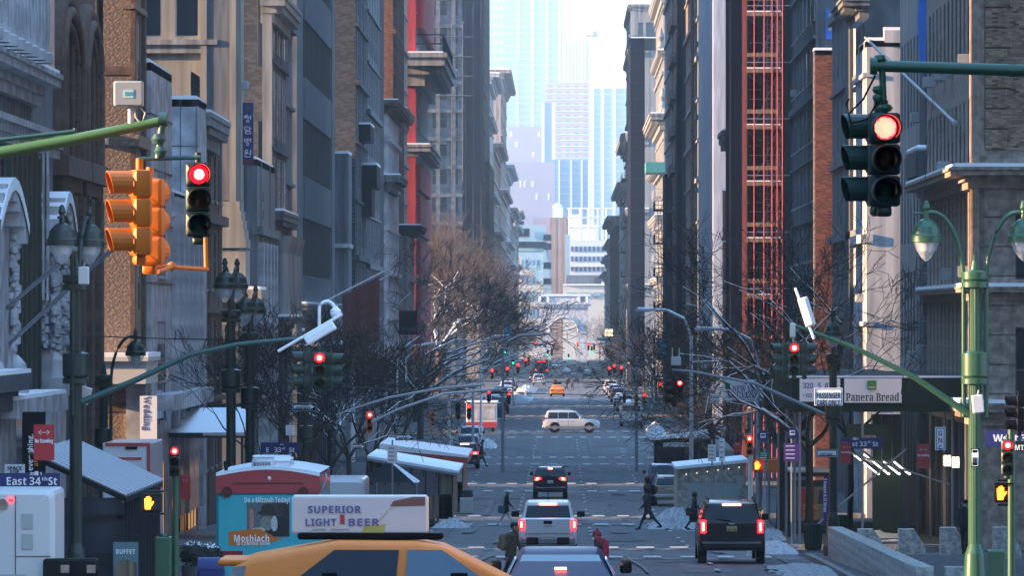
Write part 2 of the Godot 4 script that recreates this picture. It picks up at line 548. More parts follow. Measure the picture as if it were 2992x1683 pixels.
	lane.name = "lane_markings"
	add_child(lane)
	meta(lane, "white broken lane lines along the avenue", "road marking", "", "structure")
	for x in [-5.5, -2.15, 1.2, 4.55]:
		var d := 142.0
		while d < 560.0:
			var inside := false
			for gp in GAPS:
				if d > gp[0] - 6 and d < gp[1] + 4: inside = true
			if not inside and r.randf() > 0.15:
				b = MB.new()
				strip(b, x - 0.07, x + 0.07, d, d + 2.4, 0.072)
				put(b, "lane_line", "paint", lane, true)
			d += 9.0

# ---- buildings
func skin(b: MB, o: Vector3, u: Vector3, w: float, us: Array, vs: Array, h: float, dep: float) -> void:  # wall face with real openings, o = lower corner
	var n := u.cross(Vector3.UP)
	var Q := func(u0: float, u1: float, v0: float, v1: float) -> void:
		if u1 - u0 > 0.001 and v1 - v0 > 0.001:
			b.quad(o + u * u0 + Vector3.UP * v1, o + u * u1 + Vector3.UP * v1, o + u * u1 + Vector3.UP * v0, o + u * u0 + Vector3.UP * v0)
	var last := 0.0
	for k in us:
		Q.call(last, k[0], 0.0, h)
		var lv := 0.0
		for r in vs:
			Q.call(k[0], k[1], lv, r[0])
			lv = r[1]
			var a := o + u * float(k[0]) + Vector3.UP * float(r[0]); var c := o + u * float(k[1]) + Vector3.UP * float(r[0])
			var up := Vector3.UP * float(r[1] - r[0]); var d := -n * dep
			b.quad(a + up, a + up + d, a + d, a)
			b.quad(c + up + d, c + up, c, c + d)
			b.quad(a + d, c + d, c, a)
			b.quad(a + up, c + up, c + up + d, a + up + d)
		Q.call(k[0], k[1], lv, h)
		last = k[1]
	Q.call(last, w, 0.0, h)
var wcache := {}
func winmesh(w: float, h: float, kind: int) -> Array:  # [frame, pane]; kind 0 double hung, 1 grid, 2 plain, 3 tall mullions
	var key := "%d_%d_%d" % [roundi(w * 20), roundi(h * 20), kind]
	if wcache.has(key): return wcache[key]
	var f := MB.new()
	var t := 0.06
	f.box(Vector3(0, 0, 0), Vector3(t, h, 0.08)); f.box(Vector3(w - t, 0, 0), Vector3(w, h, 0.08))
	f.box(Vector3(t, 0, 0), Vector3(w - t, t, 0.1)); f.box(Vector3(t, h - t, 0), Vector3(w - t, h, 0.08))
	if kind == 0: f.box(Vector3(t, h * 0.48, 0), Vector3(w - t, h * 0.48 + 0.07, 0.06))
	if kind == 1:
		for i in 3: f.box(Vector3(t, h * (i + 1) / 4.0 - 0.03, 0), Vector3(w - t, h * (i + 1) / 4.0 + 0.03, 0.06))
		for i in 2: f.box(Vector3(w * (i + 1) / 3.0 - 0.03, t, 0), Vector3(w * (i + 1) / 3.0 + 0.03, h - t, 0.05))
	if kind == 3:
		for i in 2: f.box(Vector3(w * (i + 1) / 3.0 - 0.03, t, 0), Vector3(w * (i + 1) / 3.0 + 0.03, h - t, 0.06))
	var p := MB.new()
	p.quad(Vector3(t, h - t, 0.02), Vector3(w - t, h - t, 0.02), Vector3(w - t, t, 0.02), Vector3(t, t, 0.02))
	wcache[key] = [f.mesh(), p.mesh()]
	return wcache[key]
func windows(par: Node3D, o: Vector3, u: Vector3, us: Array, vs: Array, dep: float, kind: int, fm: String, glass: Array, near: bool) -> void:
	var n := u.cross(Vector3.UP)
	var bs := Basis(u, Vector3.UP, n * clampf(dep * 6.0, 0.12, 1.0))
	if not near:
		var pb := MB.new(); var fb := MB.new()
		for k in us:
			for r in vs:
				var w: float = k[1] - k[0]; var h: float = r[1] - r[0]
				for x in [pb, fb]: x.t = Transform3D(bs, o + u * float(k[0]) + Vector3.UP * float(r[0]) - n * (dep - 0.004))
				pb.quad(Vector3(0, h, 0.02), Vector3(w, h, 0.02), Vector3(w, 0, 0.02), Vector3(0, 0, 0.02))
				fb.box(Vector3(0, h * 0.48, 0.03), Vector3(w, h * 0.52, 0.1))
				fb.box(Vector3(w * 0.47, 0, 0.03), Vector3(w * 0.53, h, 0.09))
		if pb.v.size():
			stuff(put(pb, "window_glazing", glass[0], par, true))
			stuff(put(fb, "window_frames", fm, par, true))
		return
	for k in us:
		for r in vs:
			var w: float = k[1] - k[0]; var h: float = r[1] - r[0]
			var m := winmesh(w, h, kind)
			var f := inst(m[0], "window", fm, par)
			f.transform = Transform3D(bs, o + u * float(k[0]) + Vector3.UP * float(r[0]) - n * (dep - 0.004) - par.position)
			inst(m[1], "pane", glass[rng.randi() % glass.size()], f)
			if rng.randf() < 0.10 and h > 1.4 and w < 2.2:
				var ac := MB.new()
				ac.bbox(Vector3(w * 0.5 - 0.32, 0.0, -0.05), Vector3(w * 0.5 + 0.32, 0.42, 0.42), 0.03)
				for q in 4: ac.box(Vector3(w * 0.5 - 0.26, 0.07 + q * 0.08, 0.42), Vector3(w * 0.5 + 0.26, 0.1 + q * 0.08, 0.435))
				inst(ac.mesh(), "air_conditioner", "cab_grey", par).transform = Transform3D(Basis(u, Vector3.UP, n), o + u * float(k[0]) + Vector3.UP * float(r[0]) - par.position)
			if rng.randf() < 0.35 and h > 1.0:
				var bm := MB.new()
				bm.quad(Vector3(0.06, 1, 0), Vector3(w - 0.06, 1, 0), Vector3(w - 0.06, 0, 0), Vector3(0.06, 0, 0))
				var bl := inst(bm.mesh(), "blind", "blind", f)
				var bh := h * rng.randf_range(0.15, 0.55)
				bl.transform = Transform3D(Basis.from_scale(Vector3(1, bh, 1)), Vector3(0, h - 0.06 - bh, 0.03))
func bays(w: float, bay: float, ww: float, off := 0.0) -> Array:
	var out := []
	var n := int(floor((w - off * 2) / bay))
	if n < 1 and w > ww + 0.3: n = 1
	var pad := (w - n * bay) / 2.0
	for i in n: out.append([pad + i * bay + (bay - ww) / 2.0, pad + i * bay + (bay + ww) / 2.0])
	return out
func rows(base: float, top: float, v0: float, fl: float, wh: float) -> Array:
	var out := []
	var y := v0
	while y + wh < top - 0.3:
		if y > base + 0.2: out.append([y - base, y + wh - base])
		y += fl
	return out
# X street plane, D0..D1 distances, H top height; o: bay, ww, fl, wh, v0, kind, glass, frame, n{} for the wall facing up the avenue, dep
func bld(nm: String, label: String, X: float, D0: float, D1: float, H: float, m: String, o := {}) -> Node3D:
	var s := -1.0 if X < 0 else 1.0
	var base := minf(g(D0), g(D1)) - 0.6
	var dep: float = o.get("dep", 79.0 if s < 0 else 26.0)
	var root := thing(nm, label, o.get("cat", "building"), Vector3(X, base, -D0))
	var vis := minf(H, hy(-40, D1))
	var near: bool = o.get("near", D0 < 330)
	var rd: float = o.get("rd", 0.05 if D0 < 330 else 0.028)
	var b := MB.new()
	var cx := X + s * (rd + 0.02)
	var nrd := 0.25
	b.box(Vector3(X + s * dep, base, -D1), Vector3(cx, H, -D0 - 0.27))
	var us := []; var vs := []
	if o.has("bay"):
		us = bays(D1 - D0, o.bay, o.ww, o.get("off", 0.0))
		vs = rows(base, vis, o.v0, o.fl, o.wh)
		if o.has("vmax"): vs = vs.filter(func(r): return r[1] + base < o.vmax)
	for e in o.get("rows", []):
		vs.append([e[0] - base, e[1] - base])
	vs.sort_custom(func(p, q): return p[0] < q[0])
	var so := Vector3(X, base, -D0) if s < 0 else Vector3(X, base, -D1)
	var su := Vector3(0, 0, -1) if s < 0 else Vector3(0, 0, 1)
	skin(b, so, su, D1 - D0, us, vs, H - base, rd)
	var n: Dictionary = o.get("n", {})
	var nw: float = n.get("w", dep)
	var no := Vector3(X - nw, base, -D0) if s < 0 else Vector3(X, base, -D0)
	var nus := []; var nvs := []
	if n.has("bay"):
		nus = bays(nw, n.bay, n.ww)
		if n.has("us"): nus = n.us
		nvs = rows(base, vis, n.v0, n.fl, n.wh)
	elif n.has("us"):
		nus = n.us
		for e in n.rows: nvs.append([e[0] - base, e[1] - base])
	skin(b, no, Vector3(1, 0, 0), nw, nus, nvs, H - base, nrd)
	if nw < dep: b.box(Vector3(X + s * nw, base, -D0), Vector3(X + s * dep, H, -D0 - 1.0))
	b.box(Vector3(X, H - 0.3, -D0), Vector3(X + s * dep, H + 0.01, -D1))
	put(b, "wall", m, root, true)
	var gl: Array = o.get("glass", ["glass_a", "glass_a", "glass_b", "glass_c"])
	windows(root, so, su, us, vs, rd, o.get("kind", 0), o.get("frame", "frame_dark"), gl, near)
	windows(root, no, Vector3(1, 0, 0), nus, nvs, nrd, n.get("kind", 0), o.get("frame", "frame_dark"), gl, near or n.get("near", false))
	if us.size() > 1 and not o.get("plain", false):
		b = MB.new()
		for i in us.size():
			if i % 2 == 0:
				var dd: float = D0 + us[i][0] - 0.3 if s < 0 else D1 - us[i][1] - 0.3
				b.box(Vector3(X - s * 0.04, base, -dd + 0.28), Vector3(X + s * 0.05, vis, -dd - 0.28))
		stuff(put(b, "pilasters", o.get("trim", m), root, true))
		b = MB.new()
		for i in vs.size():
			var yy: float = base + vs[i][1] + 0.25
			if yy < H - 0.4: b.box(Vector3(X - s * (0.3 if i % 3 == 2 else 0.18), yy, -D0 + 0.15), Vector3(X + s * 0.3, yy + (0.42 if i % 3 == 2 else 0.2), -D1 + 0.05))
		if b.v.size(): stuff(put(b, "string_courses", o.get("trim", m), root, true))
	if H < hy(20, D0):
		b = MB.new()
		var sx := X + s * 0.1
		b.box(Vector3(sx, H + 0.01, -D0 - 0.1), Vector3(X + s * 9.0, H + 0.16, -D1 + 0.1))
		put(b, "roof_snow", "snow", root, true)
	if o.has("sill"):
		b = MB.new()
		for k in us:
			for r in vs:
				var p: Vector3 = so + su * float(k[0] - 0.08) + Vector3.UP * float(r[0] - 0.12)
				var q: Vector3 = so + su * float(k[1] + 0.08) + Vector3.UP * float(r[0])
				b.box(p, q + Vector3(-s * 0.12, 0, 0))
		if b.v.size(): put(b, "window_sills" if not near else "sill_course", o.sill, root, true)
	return root
# a projecting course along the street front, returned along the wall that faces up the avenue
func band(root: Node3D, nm: String, m: String, X: float, D0: float, D1: float, y0: float, y1: float, out: float, ret := 2.0, b: MB = null) -> void:
	var s := -1.0 if X < 0 else 1.0
	var mb := b if b else MB.new()
	mb.box(Vector3(X - s * out, y0, -D0 + (out if ret > 0 else -0.003)), Vector3(X + s * maxf(ret, 0.1), y1, -D1 + 0.004))
	if b == null: put(mb, nm, m, root, true)
func cornice(root: Node3D, m: String, X: float, D0: float, D1: float, y: float, h: float, out: float, ret := 2.0, dentil := 0.6, snowy := true) -> void:
	var s := -1.0 if X < 0 else 1.0
	var b := MB.new()
	band(root, "", m, X, D0, D1, y, y + h * 0.35, out * 0.3, ret, b)
	band(root, "", m, X, D0, D1, y + h * 0.35, y + h * 0.6, out * 0.45, ret, b)
	band(root, "", m, X, D0, D1, y + h * 0.6, y + h * 0.85, out, ret, b)
	band(root, "", m, X, D0, D1, y + h * 0.85, y + h, out * 1.08, ret, b)
	put(b, "cornice", m, root, true)
	if dentil > 0:
		b = MB.new()
		var d := D0 + 0.1
		while d < D1 - dentil * 0.5:
			b.box(Vector3(X - s * out * 0.44, y + h * 0.36, -d), Vector3(X - s * out * 0.9, y + h * 0.6, -d - dentil * 0.5))
			d += dentil
		stuff(put(b, "brackets", m, root, true))
	if snowy:
		b = MB.new()
		band(root, "", m, X, D0, D1, y + h, y + h + 0.13, out * 0.95, ret, b)
		put(b, "snow_cap", "snow", root, true)
# vertical strip standing proud of the street front between two distances
func pier(b: MB, X: float, d0: float, d1: float, y0: float, y1: float, out: float) -> void:
	var s := -1.0 if X < 0 else 1.0
	b.box(Vector3(X - s * out, y0, -d0), Vector3(X + s * 0.05, y1, -d1))
func fire_escape(root: Node3D, X: float, d0: float, d1: float, y0: float, fl: float, n: int, m := "dark_iron") -> void:
	var s := -1.0 if X < 0 else 1.0
	for i in n:
		var y := y0 + i * fl
		var b := MB.new()
		b.box(Vector3(X, y, -d0), Vector3(X - s * 1.1, y + 0.06, -d1))
		for h in [0.5, 1.0]:
			b.bar(Vector3(X - s * 1.1, y + h, -d0), Vector3(X - s * 1.1, y + h, -d1), 0.03, 4)
			b.bar(Vector3(X, y + h, -d0), Vector3(X - s * 1.1, y + h, -d0), 0.03, 4)
		for k in 7:
			b.bar(Vector3(X - s * 1.1, y, -lerpf(d0, d1, k / 6.0)), Vector3(X - s * 1.1, y + 1.0, -lerpf(d0, d1, k / 6.0)), 0.02, 4)
		for k in 4: b.bar(Vector3(X - s * 1.1 * k / 3.0, y, -d0), Vector3(X - s * 1.1 * k / 3.0, y + 1.0, -d0), 0.02, 4)
		if i < n - 1:
			for q in [0.25, 0.75]:
				b.bar(Vector3(X - s * (0.1 + q * 0.7), y, -d0 - 0.5), Vector3(X - s * (0.1 + q * 0.7), y + fl, -d1 + 0.8), 0.035, 4)
			for k in 9:
				var p := Vector3(X - s * 0.27, y + fl * (k + 0.5) / 9.0, -lerpf(d0 + 0.5, d1 - 0.8, (k + 0.5) / 9.0))
				b.box(p, p + Vector3(-s * 0.4, 0.04, 0.2))
		put(b, "fire_escape_landing", m, root, true)
	# drop ladder
func text(par: Node3D, s: String, m: String, pos: Vector3, h: float, basis := Basis(), font := "Droid Sans", bold := true, maxw := 0.0, dep := 0.012) -> MeshInstance3D:
	var tm := TextMesh.new()
	var f := SystemFont.new()
	f.font_names = PackedStringArray([font])
	f.font_weight = 700 if bold else 400
	tm.font = f
	tm.font_size = 48
	tm.text = s
	tm.pixel_size = h / 35.0
	tm.depth = dep
	tm.curve_step = 2.0
	var i := inst(tm, "lettering", m, par)
	i.transform = Transform3D(basis, pos)
	if maxw > 0:
		var w := tm.get_aabb().size.x
		i.transform.basis = basis * Basis.from_scale(Vector3(maxw / w, 1, 1))
	return i

func arch_pts(d0: float, d1: float, ys: float, yt: float, X: float, n := 10) -> Array:  # pointed arch outline in the street plane
	var a := []; var c := []
	for i in n + 1:
		var k := float(i) / n
		var q := sin(k * PI / 2)
		var w := 1.0 - pow(k, 1.7)
		var mid := (d0 + d1) / 2; var hw := (d1 - d0) / 2
		a.append(Vector3(X, lerpf(ys, yt, q if k > 0 else 0.0), -(mid - hw * w)))
		c.push_front(Vector3(X, lerpf(ys, yt, q if k > 0 else 0.0), -(mid + hw * w)))
	return a + c
func garland(root: Node3D, X: float, d: float, y0: float, y1: float, sd: int, m := "grey_stone") -> void:
	var r := RandomNumberGenerator.new(); r.seed = sd
	var b := MB.new()
	var n := 34
	for i in n:
		var k := float(i) / n
		var w := 0.10 + 0.22 * sin(k * PI) * (0.6 + 0.4 * sin(k * 19))
		for j in 3:
			var q := r.randf_range(0.06, 0.14)
			b.ball(Vector3(X + r.randf_range(-0.04, 0.12), lerpf(y1, y0, k) + r.randf_range(-0.05, 0.05), -d + r.randf_range(-w, w)), Vector3(q, q * 1.2, q), 6)
	put(b, "carved_garland", m, root, true)

func buildings_east() -> void:
	var b: MB
	var r: Node3D
	# unseen blocks behind and beside the viewer, kept for the light
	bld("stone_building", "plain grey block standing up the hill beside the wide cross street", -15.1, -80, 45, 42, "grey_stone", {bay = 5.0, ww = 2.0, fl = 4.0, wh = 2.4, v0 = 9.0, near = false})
	bld("low_sun_block", "unseen low block on the hill, added low to let the sun past", -15.1, 45, 89, 9.5, "limestone", {bay = 5.0, ww = 3.0, fl = 4.0, wh = 2.0, v0 = 5.0, near = false})  # out of view; its low height lets sun reach the near mast arm
	# colonnaded corner building
	r = bld("columned_stone_building", "grey stone corner building with giant white columns and carved garlands", -14.2, 123, 178.6, 60, "grey_stone", {})
	var d := 140.0
	while d < 165.5:
		b = MB.new()
		b.lathe(Vector3(-13.75, 14.3, -d), [[0.62, 0], [0.62, 0.25], [0.52, 0.3], [0.5, 0.5], [0.47, 7.0]], 16)
		for k in 12:
			var a := TAU * k / 12
			b.bar(Vector3(-13.75 + cos(a) * 0.48, 14.8, -d + sin(a) * 0.48), Vector3(-13.75 + cos(a) * 0.45, 21.3, -d + sin(a) * 0.45), 0.06, 4)
		put(b, "column", "white_panel", r, true)
		d += 2.1
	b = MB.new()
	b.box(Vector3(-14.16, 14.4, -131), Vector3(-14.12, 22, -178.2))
	put(b, "recess_shade_sheet", "glass_b", r, true)  # dark sheet stands for the shade of the recess behind the columns
	cornice(r, "white_panel", -14.2, 123, 172, 13.4, 0.85, 0.75, 1.0, 0.0)
	b = MB.new()
	for k in [[12.15, 12.4, 0.25], [12.4, 12.63, 0.35], [12.63, 12.8, 0.5]]: b.box(Vector3(-14.2 + k[2], k[0], -140), Vector3(-14.3, k[1], -178))
	put(b, "moulding", "white_panel", r, true)
	for p in [[154.0, 162.0], [172.8, 178.3]]:
		b = MB.new()
		b.box(Vector3(-13.9, 2.0, -p[0] - 0.4), Vector3(-14.3, 10.4, -p[1] + 0.3))
		b.box(Vector3(-13.8, 2.0, -p[0] - 0.1), Vector3(-14.3, 7.3, -p[1]))
		put(b, "carved_pier", "white_panel", r, true)
		b = MB.new()
		var arc := []
		for i in 9: arc.append(Vector3(0, 10.1 + 1.1 * sin(PI * i / 8.0), -lerpf(p[1], p[0] - 0.3, i / 8.0)))
		for i in 8: b.box(Vector3(-14.3, arc[i].y - 0.5, arc[i].z), Vector3(-13.5, maxf(arc[i].y, arc[i + 1].y) - 0.12, arc[i + 1].z))
		put(b, "curved_pediment", "white_panel", r, true)
		b = MB.new()
		for i in 8:
			b.quad(Vector3(-14.3, arc[i].y, arc[i].z), Vector3(-13.46, arc[i].y, arc[i].z), Vector3(-13.46, arc[i + 1].y, arc[i + 1].z), Vector3(-14.3, arc[i + 1].y, arc[i + 1].z))
			b.quad(Vector3(-13.46, arc[i].y, arc[i].z), Vector3(-13.46, arc[i].y - 0.3, arc[i].z), Vector3(-13.46, arc[i + 1].y - 0.3, arc[i + 1].z), Vector3(-13.46, arc[i + 1].y, arc[i + 1].z))
		put(b, "snow_cap", "snow", r, true)
		for q in [p[0] + 1.0, p[1] - 0.9]: garland(r, -13.82, q, 6.9, 10.1, int(q), "white_panel")
		for x in [-14.0, -13.7]: garland(r, x, p[0] - 0.15, 6.9, 9.6, int(p[0] + x * 9), "white_panel")
		for q in [p[0] + 0.9, p[1] - 0.8]:
			b = MB.new()
			b.lathe(Vector3(-13.78, 5.6, -q), [[0.3, 0], [0.42, 0.5], [0.28, 1.0], [0.1, 1.2]], 10)
			put(b, "carved_urn", "white_panel", r, true)
	b = MB.new()
	b.box(Vector3(-14.15, 2, -162.2), Vector3(-14.08, 12.1, -172.6))
	put(b, "bronze_bay", "bronze", r, true)
	for k in 7:
		b = MB.new(); b.box(Vector3(-14.08, 2.4, -162.6 - k * 1.5), Vector3(-13.96, 12.0, -162.85 - k * 1.5)); put(b, "bronze_mullion", "dark_green", r, true)
	b = MB.new(); b.box(Vector3(-13.98, 10.2, -172.72), Vector3(-13.9, 12.2, -172.66)); put(b, "tall_window", "glass_b", r, true)
	for k in 4:
		b = MB.new(); b.box(Vector3(-14.2 + k * 0.11, 8.2, -172.3), Vector3(-14.14 + k * 0.11, 12.2, -172.6)); put(b, "white_mullion", "white_panel", r, true)
	b = MB.new(); b.box(Vector3(-14.2, 5.3, -154), Vector3(-13.1, 5.75, -170)); put(b, "shop_canopy", "white_panel", r, true)
	b = MB.new(); b.box(Vector3(-14.2, 5.75, -154), Vector3(-13.12, 5.84, -169.6)); put(b, "snow_cap", "snow", r, true)
	b = MB.new(); b.box(Vector3(-14.2, 5.5, -140), Vector3(-13.2, 6.0, -155.6)); b.box(Vector3(-14.2, 6.0, -140), Vector3(-12.9, 6.4, -156)); b.box(Vector3(-14.2, 4.9, -140), Vector3(-13.5, 5.5, -154)); put(b, "dark_ledge", "dark_stone", r, true)
	b = MB.new(); b.box(Vector3(-14.2, 6.4, -140), Vector3(-12.92, 6.5, -155.9)); put(b, "snow_cap", "snow", r, true)
	b = MB.new(); b.box(Vector3(-14.15, 0, -140), Vector3(-13.95, 5.25, -154)); b.box(Vector3(-14.15, 0, -162), Vector3(-13.95, 5.25, -178)); put(b, "shop_window", "glass_a", r, true)
	# brown Gothic front with two tall arches
	r = bld("gothic_brick_building", "brown brick building with two tall pointed Gothic arches", -15.3, 178.7, 209.9, 60, "brown_brick", {dep = 98.0})
	for q in [[191.2, 200.4], [201.0, 208.6]]:
		for k in [[0.05, 0.32, "brown_stone", 0.0], [0.28, 0.2, "brown_stone", 0.6], [0.18, 0.16, "brown_brick", 1.1]]:
			b = MB.new()
			var ap := arch_pts(q[0] + k[3], q[1] - k[3], 15.2, 17.5 - k[3] * 0.7, -15.3 + k[0])
			var pts := [Vector3(-15.3 + k[0], 12.6, -q[0] - k[3])] + ap + [Vector3(-15.3 + k[0], 12.6, -q[1] + k[3])]
			b.tube(pts, [k[1]], 6)
			put(b, "arch_moulding", k[2], r, true)
		b = MB.new()
		var pp := arch_pts(q[0] + 0.6, q[1] - 0.6, 15.2, 17.2, -15.26)
		var pl := [Vector3(-15.26, 12.6, -q[0] - 0.6)] + pp + [Vector3(-15.26, 12.6, -q[1] + 0.6)]
		for j in range(1, pl.size() - 1): b.tri(pl[0], pl[j], pl[j + 1])
		put(b, "arched_window", "glass_a", r, true)
		for k in 3:
			b = MB.new(); var dd: float = lerpf(q[0], q[1], (k + 1) / 4.0)
			b.bar(Vector3(-15.15, 12.6, -dd), Vector3(-15.15, 16.4, -dd), 0.1, 6); put(b, "mullion", "brown_stone", r, true)
		b = MB.new(); b.box(Vector3(-15.4, 12.0, -q[0] + 0.2), Vector3(-14.7, 12.6, -q[1] - 0.1)); b.box(Vector3(-15.4, 11.6, -q[0] - 0.5), Vector3(-14.95, 12.0, -q[1] + 0.5)); put(b, "balcony", "brown_stone", r, true)
	for q in [192.3, 195.5, 199.0, 202.6, 206.8]:
		b = MB.new()
		b.box(Vector3(-15.35, 0, -q), Vector3(-14.95, 11.6, -q - 0.9)); b.box(Vector3(-15.35, 10.6, -q + 0.1), Vector3(-14.85, 10.9, -q - 1.0))
		b.bar(Vector3(-14.92, 1, -q - 0.2), Vector3(-14.92, 11.5, -q - 0.2), 0.1); b.bar(Vector3(-14.92, 1, -q - 0.75), Vector3(-14.92, 11.5, -q - 0.75), 0.1)
		put(b, "stone_pilaster", "brown_stone", r, true)
		if q < 206:
			b = MB.new(); b.box(Vector3(-15.34, 2, -q - 0.9), Vector3(-15.25, 11.4, -q - 3.4)); put(b, "dark_window", "glass_b", r, true)
			b = MB.new()
			for k in 4: b.box(Vector3(-15.25, 3 + k * 2.2, -q - 0.9), Vector3(-15.15, 3.15 + k * 2.2, -q - 3.4))
			put(b, "window_bar", "bronze", r, true)
	# sculpted stucco wall at the next corner
	r = bld("stucco_corner_building", "brown corner building with a rough sculpted wall that catches the low sun", -15.35, 228, 234.4, 60, "stucco", {n = {w = 3.0, us = [[1.78, 2.02]], rows = [[1.0, 3.6], [6.2, 8.65], [10.35, 12.4], [13.9, 16.0], [17.4, 30]], near = true}, rows = [[4.2, 6.2], [8.0, 10.4], [11.6, 13.6], [14.6, 18.5], [20, 24]], bay = 2.6, ww = 1.1, v0 = 100.0, fl = 4.0, wh = 2.0})
	b = MB.new(); b.box(Vector3(-15.36, 0, -227.93), Vector3(-15.2, 30, -228.6)); b.box(Vector3(-15.36, 0, -233.6), Vector3(-15.2, 30, -234.3)); put(b, "corner_pilaster", "brown_stone", r, true)
	b = MB.new()
	for i in 4: b.box(Vector3(-18.3, 10.4 + i * 6.0 - 6, -227.95), Vector3(-15.3, 10.7 + i * 6.0 - 6, -228.1))
	put(b, "string_course", "brown_stone", r, true)
	b = MB.new(); b.box(Vector3(-20, 6.2, -226), Vector3(-14.6, 6.35, -233)); b.box(Vector3(-20, 5.4, -226.2), Vector3(-14.7, 6.2, -233)); put(b, "shop_fascia", "offwhite", r, true)
	b = MB.new(); b.box(Vector3(-20, 6.35, -226), Vector3(-14.6, 6.5, -233)); put(b, "snow_cap", "snow", r, true)
	b = MB.new(); b.box(Vector3(-15.5, 0.0, -227.8), Vector3(-14.8, 5.4, -228.1)); put(b, "glass_pier", "white_panel", r, true)
	# white metal clad building
	r = bld("white_clad_building", "white metal panelled building with a dark slot window below the roof edge", -15.05, 234.5, 247, 17.1, "white_panel", {rows = [[9.3, 14.2], [3.9, 7.6]], bay = 12.0, ww = 5.0, v0 = 100, fl = 4.0, wh = 1.0, kind = 1, sill = "white_panel"})
	b = MB.new()
	for y in [15.2, 13.2, 11.2, 9.0]: b.box(Vector3(-15.04, y, -234.46), Vector3(-15.0, y + 0.05, -247)); b.box(Vector3(-18, y, -234.46), Vector3(-15.04, y + 0.05, -234.44))
	put(b, "panel_joint", "frame_dark", r, true)
	r = bld("white_pilaster_building", "pale two storey shop building with slim white pilasters and tall windows", -15.05, 247.02, 263.9, 12.6, "white_panel", {bay = 4.0, ww = 2.9, rows = [[5.2, 11.4]], v0 = 100, fl = 4.0, wh = 1.0, kind = 1, frame = "frame_light", glass = ["glass_b", "glass_c"]})
	b = MB.new()
	for k in 6: pier(b, -15.05, 247 + k * 3.3, 247.5 + k * 3.3, 0, 12.4, 0.3)
	put(b, "pilaster", "white_panel", r, true)
	b = MB.new(); b.box(Vector3(-15.2, 4.3, -236), Vector3(-14.3, 4.9, -263)); put(b, "shop_band", "white_panel", r, true)
	r = bld("grey_box_building", "blue grey panelled block with a flat snowy roof and rail", -14.98, 264, 270, 16.75, "white_panel", {n = {w = 2.0}})
	b = MB.new()
	for y in [14.8, 12.9, 11.0]: b.box(Vector3(-17, y, -263.96), Vector3(-14.98, y + 0.05, -263.99))
	for k in 3: b.box(Vector3(-15.1 - k * 0.65, 10, -263.97), Vector3(-15.06 - k * 0.65, 16.7, -264))
	put(b, "panel_joint", "grey_stone", r, true)
	b = MB.new()
	for k in 9: b.bar(Vector3(-15.3, 16.9, -264.5 - k * 0.7), Vector3(-15.3, 17.9, -264.5 - k * 0.7), 0.03, 4)
	for y in [17.4, 17.9]: b.bar(Vector3(-15.3, y, -264.5), Vector3(-15.3, y, -270), 0.03, 4)
	put(b, "roof_rail", "dark_iron", r, true)
	r = bld("cornice_brick_building", "narrow brown brick building under a bracketed snowy cornice", -15.4, 270.02, 290.4, 16.3, "brown_brick", {bay = 4.0, ww = 1.5, fl = 3.9, wh = 2.6, v0 = 1.2, n = {w = 3.0}, sill = "tan_stone"})
	cornice(r, "limestone", -15.4, 270.02, 285, 15.0, 1.4, 0.62, 1.0, 1.0)
	bld("shade_tower", "added unseen tower behind the low white panelled shops, there for its shade", -40, 234.5, 290.4, 75, "grey_brick", {dep = 54.0})  # unseen block added to keep the sun off the west fronts
	bld("shade_tower", "added unseen tower behind the stacked snowy cornices, there for its shade", -36, 572.1, 612.0, 75, "grey_brick", {dep = 58.0})  # likewise unseen, added to shade the far side of the avenue
	# big cream corner building over the low ones
	r = bld("cream_corner_building", "tall cream stone corner building with sash windows above the low white block", -15.75, 308.6, 317, 60, "beige", {bay = 8.0, ww = 1.1, fl = 4.3, wh = 3.2, v0 = 6.0, n = {w = 6.0, us = [[1.57, 2.45], [3.12, 4.25]], rows = [[9.5, 11.6], [14.6, 18.6 - 0.4], [21.3, 26.0]], near = true}, frame = "frame_light"})
	b = MB.new()
	b.box(Vector3(-21.8, 20.9, -308.2), Vector3(-16.6, 21.15, -308.7)); b.box(Vector3(-21.8, 20.5, -308.35), Vector3(-16.7, 20.9, -308.7))
	put(b, "sill_course", "limestone", r, true)
	b = MB.new(); b.box(Vector3(-17.4, 12.6, -308.25), Vector3(-17.1, 40, -308.7)); b.box(Vector3(-16.0, 12.6, -308.2), Vector3(-15.7, 40, -309.2)); b.box(Vector3(-15.8, 12.6, -309.0), Vector3(-15.5, 40, -309.4))
	put(b, "corner_moulding", "beige", r, true)
	b = MB.new(); b.box(Vector3(-17.1, 13.4, -308.3), Vector3(-16.0, 40, -308.7)); put(b, "flat_pilaster", "grey_stone", r, true)
	b = MB.new()
	for k in 5: b.box(Vector3(-17.3 - 0.05 * k, 12.9 - 0.45 * k, -308.1 + 0.08 * k), Vector3(-15.5 + 0.08 * k, 13.35 - 0.45 * k, -312))
	b.box(Vector3(-17.6, 9.0, -307.9), Vector3(-15.2, 11.0, -312))
	put(b, "stepped_base", "beige", r, true)
	b = MB.new(); b.box(Vector3(-18.5, 8.5, -306.8), Vector3(-14.4, 9.1, -313)); b.box(Vector3(-18.3, 8.1, -307.2), Vector3(-14.8, 8.5, -313)); put(b, "cornice", "beige", r, true)
	b = MB.new(); b.box(Vector3(-18.5, 9.1, -306.8), Vector3(-14.45, 9.25, -313)); put(b, "snow_cap", "snow", r, true)
	b = MB.new()
	for k in 6: b.box(Vector3(-17.3 + k * 0.32, 5.4, -307.55), Vector3(-17.15 + k * 0.32, 7.4, -308.7))
	b.box(Vector3(-17.6, 3.6, -307.4), Vector3(-15.2, 4.3, -308.7)); b.box(Vector3(-17.5, -3, -307.9), Vector3(-15.3, 3.6, -308.7))
	put(b, "fluted_frieze", "grey_stone", r, true)
	b = MB.new()
